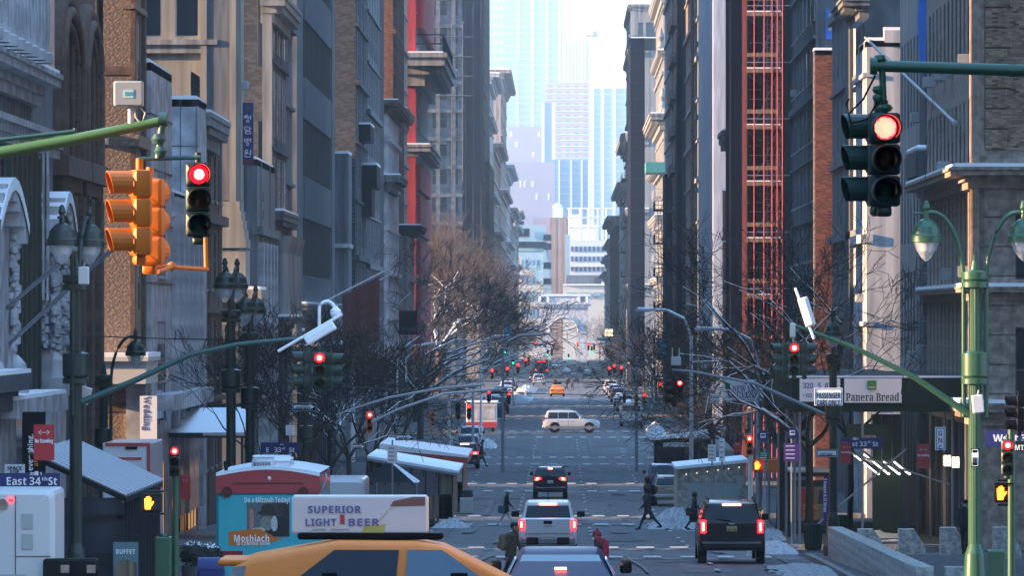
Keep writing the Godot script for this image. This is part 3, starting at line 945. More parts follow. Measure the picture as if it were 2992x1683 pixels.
	for k in 16: b.bar(Vector3(-16.4 + 0.5 * cos(TAU * k / 16), 2.7 + 0.5 * sin(TAU * k / 16), -307.3), Vector3(-16.4 + 0.5 * cos(TAU * (k + 1) / 16), 2.7 + 0.5 * sin(TAU * (k + 1) / 16), -307.3), 0.12)
	put(b, "stone_rosette", "limestone", r, true)
	r = bld("slim_lettered_building", "narrow blue grey building with a dark capped edge and faint letters", -15.1, 317.05, 337, 15.6, "grey_stone", {bay = 5.0, ww = 1.2, fl = 3.9, wh = 2.8, v0 = 1.0})
	b = MB.new()
	for k in 5: pier(b, -15.1, 318 + k * 3.8, 318.8 + k * 3.8, 0, 11.5, 0.3)
	put(b, "white_pilaster", "white_panel", r, true)
	for q in [["A", 13.8], ["N", 12.9], ["H", 12.0], ["L", 11.0], ["O", 9.6], ["V", 8.2]]: text(r, q[0], "black", Vector3(0.12, q[1] - r.position.y, -4.0), 0.45, Basis(Vector3.UP, PI / 2))
	r = bld("dark_brick_tower", "dark grey brick tower with slot windows beside the gridded front", -15.4, 338, 358, 60, "grey_brick", {bay = 3.2, ww = 2.5, fl = 4.6, wh = 3.6, v0 = -1.0, kind = 1, near = true, frame = "limestone", n = {w = 5.0, us = [[4.3, 4.75]], rows = [[2.0, 5.0], [8.0, 11.0], [14.0, 18.2], [21.0, 26]], near = true}})
	cornice(r, "limestone", -15.4, 338, 358, 23.3, 1.5, 0.8, 0.5, 1.0)
	b = MB.new(); b.box(Vector3(-15.8, -2, -337.7), Vector3(-15.3, 24, -339)); put(b, "stone_quoin", "limestone", r, true)
	# classical portico front below
	cornice(r, "grey_stone", -15.4, 339, 358, 12.2, 1.2, 0.7, 0.1, 1.1)
	for k in 5:
		b = MB.new(); b.lathe(Vector3(-14.9, 7.8, -340.5 - k * 4), [[0.5, 0], [0.42, 0.3], [0.36, 3.4], [0.5, 3.8], [0.62, 4.3]], 10); put(b, "column", "limestone", r, true)
	cornice(r, "grey_stone", -15.4, 339, 358, 6.8, 1.0, 1.0, 0.1, 0.0)
	b = MB.new(); b.box(Vector3(-15.45, -2, -339.4), Vector3(-14.8, 6.8, -341)); b.box(Vector3(-15.45, -2, -345), Vector3(-14.8, 6.8, -346)); put(b, "portico_pier", "dark_stone", r, true)
	r = bld("filler_building", "grey building between the portico and the cross street", -15.6, 358.05, 370.8, 40, "grey_stone", {bay = 3.2, ww = 2.0, fl = 4.4, wh = 2.8, v0 = -1.0, near = false})
	# big office front with dark ribbed window bands
	r = bld("ribbed_office_building", "large grey office building with dark ribbed window bands and sunlit edge", -16.25, 389, 451.2, 70, "orange_brick", {})
	b = MB.new()
	b.box(Vector3(-16.6, -3, -388.9), Vector3(-16.1, 60, -398)); b.box(Vector3(-16.6, -3, -446), Vector3(-16.0, 60, -451.1))
	put(b, "end_pier", "grey_stone", r, true)
	for i in 7:
		b = MB.new(); b.box(Vector3(-16.5, 9.0 + i * 6.2 - 1.2, -400), Vector3(-16.05, 9.0 + i * 6.2 + 1.4, -446)); put(b, "spandrel", "grey_stone", r, true)
		b = MB.new(); b.box(Vector3(-16.5, 10.4 + i * 6.2, -400), Vector3(-16.2, 14.0 + i * 6.2, -446)); put(b, "window_band", "glass_b", r, true)
	for k in 22:
		b = MB.new(); b.box(Vector3(-16.2, 8, -400.4 - k * 2.1), Vector3(-16.12, 52, -400.7 - k * 2.1)); put(b, "rib", "bronze", r, true)
	cornice(r, "grey_stone", -16.25, 389, 451.1, 7.6, 1.0, 0.8, 1.0, 1.2)
	cornice(r, "grey_stone", -16.25, 389, 451.1, 4.6, 1.4, 1.6, 1.0, 0.0)
	b = MB.new()
	for k in 16: b.box(Vector3(-16.2, -3, -392 - k * 3.7), Vector3(-15.8, 4.6, -393.2 - k * 3.7))
	put(b, "base_pier", "dark_stone", r, true)  # dark colour on the piers adds to the dense shade at street level
	b = MB.new(); b.box(Vector3(-16.24, -3, -389.5), Vector3(-16.1, 4.6, -450)); put(b, "base_glazing", "glass_a", r, true)
	# grey brick block and the low neighbours in front
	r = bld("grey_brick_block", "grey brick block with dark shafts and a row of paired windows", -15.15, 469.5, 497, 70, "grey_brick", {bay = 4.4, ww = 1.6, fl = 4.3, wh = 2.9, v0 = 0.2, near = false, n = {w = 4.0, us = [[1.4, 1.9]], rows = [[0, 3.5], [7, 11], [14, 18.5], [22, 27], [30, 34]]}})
	b = MB.new(); b.box(Vector3(-15.3, 21.0, -478), Vector3(-14.3, 22.2, -488)); b.box(Vector3(-15.3, 17.6, -484), Vector3(-14.0, 19.3, -494)); b.box(Vector3(-15.3, 15.5, -484.5), Vector3(-14.4, 17.6, -493)); put(b, "dark_awning_cornice", "dark_iron", r, true)
	b = MB.new(); b.box(Vector3(-15.3, 22.2, -478), Vector3(-14.3, 22.35, -488)); b.box(Vector3(-15.3, 19.3, -484), Vector3(-14.0, 19.5, -494)); put(b, "snow_cap", "snow", r, true)
	b = MB.new(); b.box(Vector3(-17.1, -3, -462), Vector3(-15.4, 19.6, -469.4)); put(b, "blank_flank", "grey_stone", r, true)
	b = MB.new(); b.box(Vector3(-17.1, 12.8, -461.6), Vector3(-15.3, 13.1, -469.4)); put(b, "flank_course", "white_panel", r, true)
	b = MB.new(); b.box(Vector3(-16.9, -3, -452.2), Vector3(-14.9, 8.4, -461.9)); put(b, "white_annex", "white_panel", r, true)
	b = MB.new(); b.box(Vector3(-16.9, 8.4, -452.2), Vector3(-14.9, 8.6, -461.9)); b.box(Vector3(-17.1, 19.6, -462), Vector3(-15.4, 19.8, -469)); put(b, "snow_cap", "snow", r, true)
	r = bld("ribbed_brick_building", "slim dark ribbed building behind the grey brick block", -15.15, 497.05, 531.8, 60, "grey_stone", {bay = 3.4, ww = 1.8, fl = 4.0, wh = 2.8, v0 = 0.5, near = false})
	for q in [[-16.2, 550.0, 572.0, "orange_brick", "ochre brick building whose narrow flank glows in the sun", 30.0], [-16.65, 630.6, 664.0, "orange_brick", "orange brick building with long vertical ribs", 70.0]]:
		r = bld("sunlit_brick_building", q[4], q[0], q[1], q[2], 70, q[3], {bay = 3.6, ww = 1.8, fl = 4.0, wh = 3.0, v0 = 0.5, near = false, n = {w = 2.4, us = [[0.3, 0.7]], rows = [[22, 25], [33, 36]]}})
		b = MB.new()
		for k in int((q[2] - q[1]) / 3.6): pier(b, q[0], q[1] + 0.6 + k * 3.6, q[1] + 1.5 + k * 3.6, -3, 60, 0.35)
		put(b, "ribs", "brown_stone" if q[0] < -16.5 else "grey_stone", r, true)
	r = bld("grey_cornice_building", "grey building with stacked snowy cornices between the two brick flanks", -15.6, 572.1, 612.0, 27.0, "white_panel", {bay = 4.0, ww = 2.0, fl = 4.0, wh = 2.8, v0 = 0.5, near = false})
	cornice(r, "grey_stone", -15.6, 572.1, 596, 19.0, 1.5, 1.2, 1.0, 0.0)
	cornice(r, "brown_stone", -15.6, 572.1, 612, 26, 1.2, 1.0, 1.0, 1.0)
	r = bld("pale_slim_building", "pale slim building before the red netted one", -16.75, 664.1, 692.8, 44, "white_panel", {bay = 3.6, ww = 1.8, fl = 4.0, wh = 3.0, v0 = 0.5, near = false})
	cornice(r, "limestone", -16.75, 664.1, 692, 28.0, 1.5, 0.8, 1.0, 1.2)
	r = bld("low_corner_shop", "low cream corner house with a snowy cornice", -15.3, 640, 664, 17.0, "limestone", {bay = 3.6, ww = 1.5, fl = 4.0, wh = 2.6, v0 = 0.5, near = false, dep = 4.0, n = {w = 3.9}})
	cornice(r, "dark_iron", -15.3, 640, 664, 16, 1.0, 1.2, 1.0, 0.8)
	# building wrapped in red netting with an ornate balcony cornice
	r = bld("red_netted_building", "tall building wrapped in bright red netting above an ornate balcony", -16.2, 711, 772, 80, "limestone", {bay = 4.0, ww = 1.8, fl = 4.2, wh = 3.0, v0 = 0.5, near = false})
	b = MB.new(); b.box(Vector3(-18.2, 3, -710.4), Vector3(-16.25, 60, -710.9)); b.box(Vector3(-16.2, 40, -711), Vector3(-15.4, 60, -772)); put(b, "red_netting", "red_net", r, true)
	for k in 5:
		b = MB.new(); b.box(Vector3(-16.2, 2.0 + k * 5.0, -711.5), Vector3(-15.75, 6.4 + k * 5.0, -771)); put(b, "red_panel", "red_net", r, true)
	cornice(r, "limestone", -16.2, 711, 772, 33.5, 3.6, 3.2, 2.0, 1.6)
	cornice(r, "limestone", -16.2, 711, 772, 25, 2.0, 1.6, 2.0, 1.6)
	garland(r, -16.0, 715, 28, 34, 77, "limestone")
	b = MB.new()
	for k in 20: b.bar(Vector3(-13.2, 37.2, -711 - k * 3.0), Vector3(-13.2, 39.2, -711 - k * 3.0), 0.08, 4)
	for y in [38.2, 39.2]: b.bar(Vector3(-13.2, y, -711), Vector3(-13.2, y, -770), 0.08, 4); b.bar(Vector3(-18, y, -711), Vector3(-13.2, y, -711), 0.08, 4)
	put(b, "balcony_rail", "dark_iron", r, true)
	# wedge-shaped tower beyond the park, half in dark netting
	r = bld("wedge_tower", "tall narrow stone tower beyond the park trees, half wrapped in dark netting", -16.3, 1046, 1090, 90, "wedge_stone", {glass = ["glass_a"], bay = 4.0, ww = 1.8, fl = 4.6, wh = 3.0, v0 = 2.0, near = false, n = {w = 8.5, bay = 2.1, ww = 1.1, fl = 4.6, wh = 3.0, v0 = 2.0, us = [[1.0, 2.0], [3.6, 6.0], [7.0, 7.8]], near = true}})
	b = MB.new()
	for i in 14: b.box(Vector3(-22.6, 4.5 + i * 4.6, -1045.4), Vector3(-16.2, 5.1 + i * 4.6, -1046))
	for x in [-22.2, -19.9, -17.4]: b.box(Vector3(x, -3, -1045.5), Vector3(x - 0.7, 70, -1046))
	put(b, "stone_course", "wedge_stone", r, true)
	b = MB.new()
	for i in 4: b.bar(Vector3(-22.6, 44 + i * 3.2, -1045), Vector3(-14.6, 44 + i * 3.2, -1045), 0.12, 4)
	for x in [-22.0, -20, -18.0, -16.2]: b.bar(Vector3(x, 30, -1045), Vector3(x, 56, -1045), 0.08, 4)
	put(b, "scaffold", "dark_stone", r, true)
	b = MB.new(); b.box(Vector3(-16.3, 18, -1046), Vector3(-13.0, 80, -1150)); b.box(Vector3(-16.3, 15, -1075), Vector3(-12.2, 34, -1150)); put(b, "dark_netting", "navy_net", r, true)
	b = MB.new()
	for i in 22: b.box(Vector3(-12.95, 20 + i * 2.1, -1047), Vector3(-12.85, 20.3 + i * 2.1, -1090))
	for x in 3: b.bar(Vector3(-15.8 + x * 1.3, 18, -1045.8), Vector3(-15.8 + x * 1.3, 80, -1045.8), 0.1, 4)
	put(b, "scaffold_deck", "dark_iron", r, true)
	# far houses down to the square, stepping into the haze
	var q := [[1152.0, 1235.0, 44, "far_stone", -14.6], [1235.0, 1330.0, 55, "far_stone", -14.3], [1330.0, 1450.0, 44, "far_pink", -14.4], [1450.0, 1600.0, 64, "far_pink", -13.9], [1600.0, 1760.0, 46, "far_stone", -14.3], [1760.0, 1900.0, 38, "far_pink", -14.6], [1900.0, 2030.0, 35, "far_stone", -14.4], [2030.0, 2180.0, 42, "far_pink", -14.8]]
	var w := ["pale", "cream", "buff", "tall pink", "weathered", "tan", "light", "brick"]
	for i in q.size():
		r = bld("distant_avenue_building", "%s building number of the far hazy row, with stacked cornices" % w[i] if false else "%s building in the far hazy row past the wedge tower, %s from it" % [w[i], ["first", "second", "third", "fourth", "fifth", "sixth", "seventh", "eighth"][i]], q[i][4], q[i][0], q[i][1], q[i][2], q[i][3], {bay = 5.0, ww = 2.2, fl = 4.2, wh = 2.6, v0 = 0.0, near = false, dep = 40.0, n = {w = 6.0}})
		cornice(r, q[i][3], q[i][4], q[i][0], q[i][1], q[i][2] - 2.0, 2.0, 2.2, 2.0, 0.0)
		cornice(r, q[i][3], q[i][4], q[i][0], q[i][1], q[i][2] * 0.55, 1.6, 1.6, 2.0, 0.0)

func buildings_west() -> void:
	var b: MB
	var r: Node3D
	bld("stone_tower_base", "plain pale stone block beside the nearest cross street", 14.75, -80, 95, 42, "limestone", {bay = 5.0, ww = 2.0, fl = 4.0, wh = 2.4, v0 = 9.0, near = false})
	bld("limestone_tower_base", "tall pale limestone tower base opposite the columned building", 17.5, 140, 209.5, 70, "limestone", {bay = 4.0, ww = 2.0, fl = 4.0, wh = 2.6, v0 = 6.0, near = false})
	# tan corner building
	r = bld("tan_corner_building", "tan brick and stone corner building with tall windows above the vitamin shop", 14.75, 228, 259.5, 60, "tan_stone", {bay = 2.45, ww = 1.15, rows = [[4.9, 7.9], [9.2, 11.7], [13.3, 15.7], [16.9, 19.9], [21.4, 24.4]], v0 = 100, fl = 4.0, wh = 1.0, plain = true, kind = 3, frame = "frame_dark", n = {w = 6.0, us = [[1.35, 3.2]], rows = [[4.4, 7.4], [9.1, 11.6]], near = true}})
	b = MB.new()
	for i in 22:
		var w: float = 0.96 if i % 2 else 0.78
		b.bbox(Vector3(15.02, 13.75 + i * 0.72, -227.82), Vector3(15.02 + w, 14.43 + i * 0.72, -228.2), 0.03)
		put(b, "brick_quoin", "tan_brick", r, true)
		b = MB.new()
	b.box(Vector3(15.0, 13.7, -227.97), Vector3(22, 40, -228.3)); put(b, "brick_wall", "tan_brick", r, true)
	b = MB.new()
	b.box(Vector3(14.62, 13.5, -227.86), Vector3(15.0, 40, -228.4)); b.bar(Vector3(14.72, 4, -227.93), Vector3(14.72, 40, -227.93), 0.11, 8); b.bar(Vector3(14.66, 4, -228.9), Vector3(14.66, 40, -228.9), 0.1, 8)
	b.box(Vector3(14.6, 13.5, -228.3), Vector3(14.9, 40, -229.9))
	put(b, "corner_moulding", "tan_stone", r, true)
	for k in 9:
		b = MB.new()
		b.box(Vector3(15.0, 4.0 + k * 1.05, -227.9), Vector3(16.1, 5.0 + k * 1.05, -228.3)); put(b, "stone_block", "tan_stone", r, true)
	cornice(r, "tan_stone", 14.75, 228, 259.5, 12.35, 0.75, 0.9, 5.0, 0.0)
	cornice(r, "tan_stone", 14.75, 228, 259.5, 8.35, 0.5, 0.5, 5.0, 0.0)
	cornice(r, "tan_stone", 14.75, 228, 259.5, 3.9, 0.8, 0.6, 5.0, 0.7)
	b = MB.new()
	for k in 12: pier(b, 14.75, 229.5 + k * 2.45, 230.4 + k * 2.45, 4.8, 12.3, 0.05)
	put(b, "pilaster", "tan_stone", r, true)
	b = MB.new(); b.box(Vector3(14.7, -1, -231), Vector3(14.9, 3.8, -259)); put(b, "shop_front", "glass_a", r, true)
	for k in 8:
		b = MB.new(); pier(b, 14.75, 230.5 + k * 3.6, 231.2 + k * 3.6, -1, 3.9, 0.25); put(b, "shop_pier", "dark_stone", r, true)
	# low rusticated house with quoins
	r = bld("rusticated_house", "narrow dark house with heavy stone quoins and a snow topped parapet", 14.95, 259.6, 267, 14.7, "dark_stone", {bay = 6.0, ww = 2.2, fl = 4.2, wh = 3.0, v0 = 2.0})
	for i in 14:
		b = MB.new(); b.bbox(Vector3(14.6, 1.0 + i * 0.98, -259.5), Vector3(15.2, 1.75 + i * 0.98, -260.6 - 0.5 * (i % 2)), 0.06); put(b, "quoin", "grey_stone", r, true)
	b = MB.new(); b.box(Vector3(14.3, 13.5, -259.4), Vector3(15.2, 14.5, -267)); put(b, "parapet", "dark_stone", r, true)
	b = MB.new(); b.bbox(Vector3(14.3, 14.5, -259.5), Vector3(15.2, 14.75, -266.5), 0.1); put(b, "snow_cap", "snow", r, true)
	r = bld("pale_pier_building", "pale stone building with narrow window slots behind the rusticated house", 15.3, 267.1, 290.4, 60, "limestone", {bay = 2.5, ww = 1.2, fl = 5.1, wh = 3.9, v0 = 0.8, kind = 3, plain = true})
	b = MB.new(); b.box(Vector3(15.1, 0, -267.0), Vector3(15.6, 50, -271)); put(b, "dark_pilaster", "dark_stone", r, true)
	b = MB.new(); b.tube([Vector3(15.0, 17.9, -266.8), Vector3(14.96, 20, -266.7), Vector3(15.02, 22, -266.8), Vector3(15, 25, -266.8)], [0.12, 0.2, 0.17, 0.22], 7); put(b, "blue_tarpaulin", "sign_blue", r, true)
	dm("tarp_blue", C(0.03, 0.17, 0.6), 0.5)
	(r.get_child(r.get_child_count() - 1) as MeshInstance3D).material_override = mats.tarp_blue
	# pale blank wall at the next corner
	r = bld("pale_blank_building", "building with a tall blank pale wall facing up the avenue", 14.65, 308.6, 320, 21.1, "pale_wall", {bay = 3.0, ww = 1.2, fl = 4.0, wh = 2.6, v0 = 0.5})
	cornice(r, "grey_stone", 14.65, 308.6, 320, 22.2, 0.9, 1.2, 0.05, 1.0)
	b = MB.new(); b.box(Vector3(15.5, 21.0, -308.55), Vector3(16.5, 21.6, -309.6)); put(b, "chimney", "pale_wall", r, true)
	b = MB.new(); b.box(Vector3(15.5, 21.6, -308.55), Vector3(16.5, 21.75, -309.6)); put(b, "snow_cap", "snow", r, true)
	for p in [[16.1, 16.6], [16.2, 8.9]]:
		b = MB.new(); b.poly([Vector3(p[0], p[1], -308.2), Vector3(p[0] + 0.9, p[1] + 0.28, -308.2), Vector3(p[0] + 0.9, p[1] + 0.34, -308.2), Vector3(p[0], p[1] + 0.08, -308.2)], Vector3(0, 0, -0.4)); put(b, "wall_ledge", "grey_stone", r, true)
	dm("stained_wall", C(0.13, 0.12, 0.115), 0.9, "grit", 14.0)
	r = bld("stained_party_wall_building", "tall building with a dark stained party wall above the pale one", 15.1, 320.1, 330, 60, "stained_wall", {bay = 3.0, ww = 1.2, fl = 4.0, wh = 2.6, v0 = 0.5})
	r = bld("grey_pilaster_building", "blue grey building with long dark pilasters past the pale wall", 15.6, 330.1, 370.7, 60, "grey_stone", {bay = 5.0, ww = 1.7, fl = 4.2, wh = 3.0, v0 = 0.3, near = false, n = {w = 3.0}})
	b = MB.new(); pier(b, 15.6, 341, 347, -3, 50, 0.3); put(b, "dark_pilaster", "dark_stone", r, true)
	b = MB.new(); pier(b, 15.6, 330.0, 340, -3, 50, 0.15); put(b, "plain_bay", "white_panel", r, true)
	# brick flue and gridded blue front
	r = bld("brick_corner_building", "building with an orange brick flue wall and sunlit edge", 15.35, 389, 392, 24.0, "red_brick", {n = {w = 1.05}, dep = 1.1})
	b = MB.new(); b.box(Vector3(15.3, 24, -388.9), Vector3(16.5, 24.15, -392)); put(b, "snow_cap", "snow", r, true)
	b = MB.new(); b.box(Vector3(15.25, -3, -389.02), Vector3(15.36, 23.9, -389.4)); put(b, "corner_strip", "tan_stone", r, true)
	r = bld("blue_grey_windowed_building", "large blue grey building with columns of small windows behind the brick flue", 15.5, 392.1, 432, 70, "grey_stone", {bay = 3.3, ww = 1.5, fl = 3.7, wh = 2.2, v0 = 0.2, near = true, n = {w = 10}, sill = "white_panel"})
	b = MB.new(); b.box(Vector3(16.1, 24.8, -391.6), Vector3(16.9, 26.6, -392.2)); put(b, "blue_hoarding", "tarp_blue", r, true)
	b = MB.new(); b.box(Vector3(16.25, 25.3, -391.5), Vector3(16.8, 26.4, -391.62)); put(b, "hoarding_panel", "pale_wall", r, true)
	r = bld("dark_corner_building", "dark building at the corner behind the scaffold", 14.9, 432.1, 451, 60, "dark_stone", {bay = 3.3, ww = 1.5, fl = 3.7, wh = 2.2, v0 = 0.2, near = false})
	# scaffold with red hoist lines standing over the pavement
	var D := 390.5
	r = thing("red_scaffold", "tall open scaffold with red lines, plank decks and a street side coloured dark for its shade", "scaffold", Vector3(12, g(D), -D))
	var x0 := wx(1866, D); var x1 := wx(1968, D)
	b = MB.new(); b.box(Vector3(wx(1837, D), 0, -D), Vector3(x0, 50, -D - 12)); put(b, "dark_netting", "navy_net", r, true)  # shaded street side of the scaffold, its shade put in as navy colour
	dm("salmon_net", C(0.38, 0.09, 0.075), 0.8, "streak", 2.0)
	b = MB.new(); b.box(Vector3(x0, -2, -D + 0.05), Vector3(x0 + 0.3, 50, -D - 0.5)); put(b, "red_mesh_strip", "salmon_net", r, true)
	dm("hoist_red", C(0.40, 0.03, 0.055), 0.5)
	for x in [1895, 1920, 1940, 1953, 1966]:
		b = MB.new(); b.bar(Vector3(wx(x, D), -2, -D + 0.4), Vector3(wx(x + 2, D), 50, -D + 0.4), 0.035, 5); put(b, "red_line", "hoist_red", r, true)
	var y := 2.0
	while y < 32:
		b = MB.new(); b.box(Vector3(x0 + 0.3, y, -D + 0.2), Vector3(x1, y + 0.22, -D - 5)); put(b, "deck", "wood", r, true)
		b = MB.new(); b.box(Vector3(x0 + 0.3, y + 0.24, -D + 0.22), Vector3(x1 - 0.1, y + 0.32, -D + 0.0)); put(b, "deck_edge", "white_paint", r, true)
		b = MB.new(); b.box(Vector3(x0 + 0.3, y + 0.95, -D + 0.15), Vector3(x1, y + 1.2, -D + 0.1)); put(b, "guard_board", "wood", r, true)
		b = MB.new(); b.bar(Vector3(x0 + 0.3, y + 0.62, -D + 0.2), Vector3(x1 + 0.4, y + 0.62, -D + 0.2), 0.03, 5); b.bar(Vector3(x0 + 0.8, y + 0.3, -D - 1), Vector3(x1 - 0.4, y + 3.2, -D - 1), 0.03, 5); b.bar(Vector3(x0 + 0.5, y + 1.9, -D - 2), Vector3(x1, y + 1.9, -D - 2), 0.035, 5); put(b, "brace", "steel", r, true)
		b = MB.new()
		for k in 3:
			b.bar(Vector3(wx(1921, D) + k * 0.22, y + 0.3, -D - 1.5), Vector3(wx(1921, D) + k * 0.22, y + 3.4, -D - 1.5), 0.035, 5)
		for k in 8: b.bar(Vector3(wx(1921, D), y + 0.5 + k * 0.36, -D - 1.5), Vector3(wx(1921, D) + 0.44, y + 0.5 + k * 0.36, -D - 1.5), 0.025, 5)
		put(b, "ladder_frame", "galv", r, true)
		b = MB.new(); b.bar(Vector3(x0 + 0.3, y + 0.3, -D + 0.1), Vector3(x1, y + 1.9, -D + 0.1), 0.03, 5); b.bar(Vector3(x0 + 0.3, y + 3.3, -D + 0.1), Vector3(x1, y + 1.9, -D + 0.1), 0.03, 5); b.bar(Vector3(x0 + 0.3, y + 2.4, -D + 0.1), Vector3(x1, y + 2.4, -D + 0.1), 0.03, 5); put(b, "cross_brace", "dark_iron", r, true)
		b = MB.new(); b.box(Vector3(wx(1952, D), y + 0.3, -D - 2.2), Vector3(wx(1965, D), y + 3.3, -D - 2.6)); b.box(Vector3(wx(1948, D), y + 2.7, -D - 2.1), Vector3(wx(1967, D), y + 3.0, -D - 2.7)); put(b, "stone_pier", "beige", r, true)
		b = MB.new(); b.box(Vector3(x0 + 0.3, y + 0.3, -D - 4.8), Vector3(x1 + 0.5, y + 3.5, -D - 5)); put(b, "dark_back", "dark_stone", r, true)
		y += 3.45
	for p in [["dark_ornate_building", "dark ornate building whose cornice steps out past the scaffold", 13.6, 470, 488, 60, "dark_stone"]]:
		r = bld(p[0], p[1], p[2], p[3], p[4], p[5], p[6], {bay = 3.6, ww = 1.6, fl = 3.9, wh = 2.6, v0 = 0.2, near = false})
	cornice(r, "limestone", 13.6, 488, 500, 20.0, 2.0, 1.4, 0.1, 1.2)
	# light flank beyond, then the red hoist
	bld("pale_haze_building", "smooth pale blue building rising behind the dark scaffold side", 13.0, 552, 612, 70, "pale_wall", {bay = 3.6, ww = 1.6, fl = 3.9, wh = 2.6, v0 = 40, near = false})
	r = thing("red_hoist", "slim red netted hoist tower against the pale building", "hoist", Vector3(12, g(520), -520))
	D = 520.0
	b = MB.new(); b.box(Vector3(wx(1818, D), -2, -D) - r.position, Vector3(wx(1838, D), hy(480, D), -D - 2) - r.position); put(b, "red_netting", "salmon_net", r)
	b = MB.new(); b.box(Vector3(wx(1816, D), hy(480, D), -D + 0.1) - r.position, Vector3(wx(1840, D), hy(475, D), -D - 2) - r.position); b.box(Vector3(wx(1817, D), hy(610, D), -D + 0.1) - r.position, Vector3(wx(1838, D), hy(606, D), -D - 2) - r.position); put(b, "snow_ledge", "snow", r)
	# limestone tower with chamfered corner
	r = bld("limestone_corner_tower", "pale limestone tower with a chamfered sunlit corner", 13.4, 613, 640, 70, "limestone", {bay = 3.0, ww = 1.4, fl = 4.0, wh = 2.8, v0 = 10, near = false, n = {w = 2.5}})
	b = MB.new()
	for i in 6: b.box(Vector3(13.1, 12 + i * 7.0, -612.6), Vector3(14.2, 12.8 + i * 7.0, -616)); b.box(Vector3(12.7, 12.8 + i * 7.0, -612.4), Vector3(14.3, 13.2 + i * 7.0, -616))
	put(b, "corner_bracket", "limestone", r, true)
	b = MB.new(); b.box(Vector3(13.3, -3, -612.8), Vector3(13.55, 60, -613.2)); put(b, "corner_strip", "beige", r, true)
	r = bld("tan_slim_building", "tan slim building with a copper downpipe", 13.35, 641, 692, 70, "tan_stone", {bay = 3.0, ww = 1.4, fl = 4.0, wh = 2.8, v0 = 2, near = false, n = {w = 2.0}})
	b = MB.new(); b.bar(Vector3(13.0, -2, -640.5), Vector3(13.0, 60, -640.5), 0.2, 6); put(b, "downpipe", "orange_brick", r, true)
	r = bld("dark_fire_escape_building", "dark building hung with iron fire escapes", 12.9, 694, 720, 80, "dark_stone", {bay = 3.0, ww = 1.8, fl = 4.0, wh = 2.8, v0 = 2, near = false, n = {w = 2.0, bay = 1.8, ww = 1.1, fl = 4.0, wh = 2.6, v0 = 2, near = false}, frame = "frame_light"})
	fire_escape(r, 12.9, 695, 718, 3.5, 4.0, 13)
	b = MB.new(); b.box(Vector3(12.4, -2, -693.5), Vector3(12.9, 60, -722)); put(b, "dark_netting", "navy_net", r, true)
	r = bld("pale_quoin_building", "pale stone building of rusticated blocks next to the dark fire escapes", 12.4, 724, 772, 70, "limestone", {bay = 3.6, ww = 1.6, fl = 4.2, wh = 3.0, v0 = 20, near = false, n = {w = 2.0}})
	b = MB.new(); b.box(Vector3(11.6, -3, -723.5), Vector3(13.2, 24, -740)); put(b, "dark_base_netting", "navy_net", r, true)
	fire_escape(r, 11.6, 724.0, 738, 1.0, 3.8, 6)
	# mansard houses and netted column beyond
	r = bld("ornate_mansard_building", "ornate pale building with stacked cornices and a mansard attic", 13.6, 860, 930, 58, "limestone", {bay = 4.2, ww = 2.0, fl = 4.4, wh = 3.0, v0 = 2, near = false, n = {w = 5.0, us = [[0.8, 1.4], [1.8, 3.1], [3.5, 4.1]], rows = [[45.0, 48.0], [22, 25], [16, 19], [28, 31], [10, 13]], near = true}})
	for q in [[50.0, 2.4, 1.0], [42.5, 1.2, 0.8], [33.0, 2.2, 1.8], [27.0, 1.2, 1.4], [20.0, 1.6, 1.2], [12.0, 1.2, 1.0]]: cornice(r, "limestone", 13.6, 860, 930, q[0], q[1], q[2], 5.0, 1.2)
	b = MB.new(); b.lathe(Vector3(13.2, 44, -858), [[0.6, 0], [0.3, 0.8], [0.5, 1.4], [0.1, 2.6]], 8); b.lathe(Vector3(13.4, 36, -858), [[0.6, 0], [0.3, 0.8], [0.5, 1.4], [0.1, 2.6]], 8); put(b, "finial", "limestone", r, true)
	fire_escape(r, 13.4, 858, 880, 2.0, 4.4, 6, "galv")
	dm("copper_green", C(0.05, 0.22, 0.19), 0.7)
	b = MB.new(); b.box(Vector3(11.2, 27.2, -857), Vector3(13.8, 28.6, -870)); put(b, "copper_cornice", "copper_green", r, true)
	r = bld("navy_netted_building", "slim building wholly wrapped in dark navy netting", 10.2, 955, 1000, 49.5, "navy_net", {n = {w = 2.0}, dep = 2.1})
	b = MB.new()
	for i in 20: b.box(Vector3(10.15, 2 + i * 2.4, -954.9), Vector3(12.3, 2.15 + i * 2.4, -955))
	put(b, "scaffold_tie", "dark_iron", r, true)
	r = bld("sunlit_cornice_building", "sunlit stone building with deep cornices beside the navy netting", 11.2, 1046, 1120, 59, "limestone", {bay = 4.4, ww = 2.0, fl = 4.4, wh = 3.0, v0 = 2, near = false, n = {w = 6.0, us = [[1.2, 2.0], [2.5, 4.2], [4.6, 5.3]], rows = [[53.5, 56.0]], near = true}})
	for q in [[58.0, 1.0, 0.5], [50.5, 1.0, 0.6], [36.0, 2.0, 0.8], [24.0, 1.6, 0.9], [12.0, 1.2, 0.6]]: cornice(r, "limestone", 11.2, 1046, 1120, q[0], q[1], q[2], 3.0, 1.4)
	var q := [[1121.0, 1240.0, 40, "far_pink", 12.2], [1240.0, 1400.0, 34, "far_stone", 12.5], [1400.0, 1560.0, 30, "navy_net", 11.6], [1560.0, 1760.0, 27, "far_stone", 12.9], [1760.0, 1960.0, 25, "far_pink", 13.6], [1960.0, 2180.0, 22, "far_stone", 14.4]]
	var w := ["red brick", "tan", "dark netted", "light", "warm brick", "low buff"]
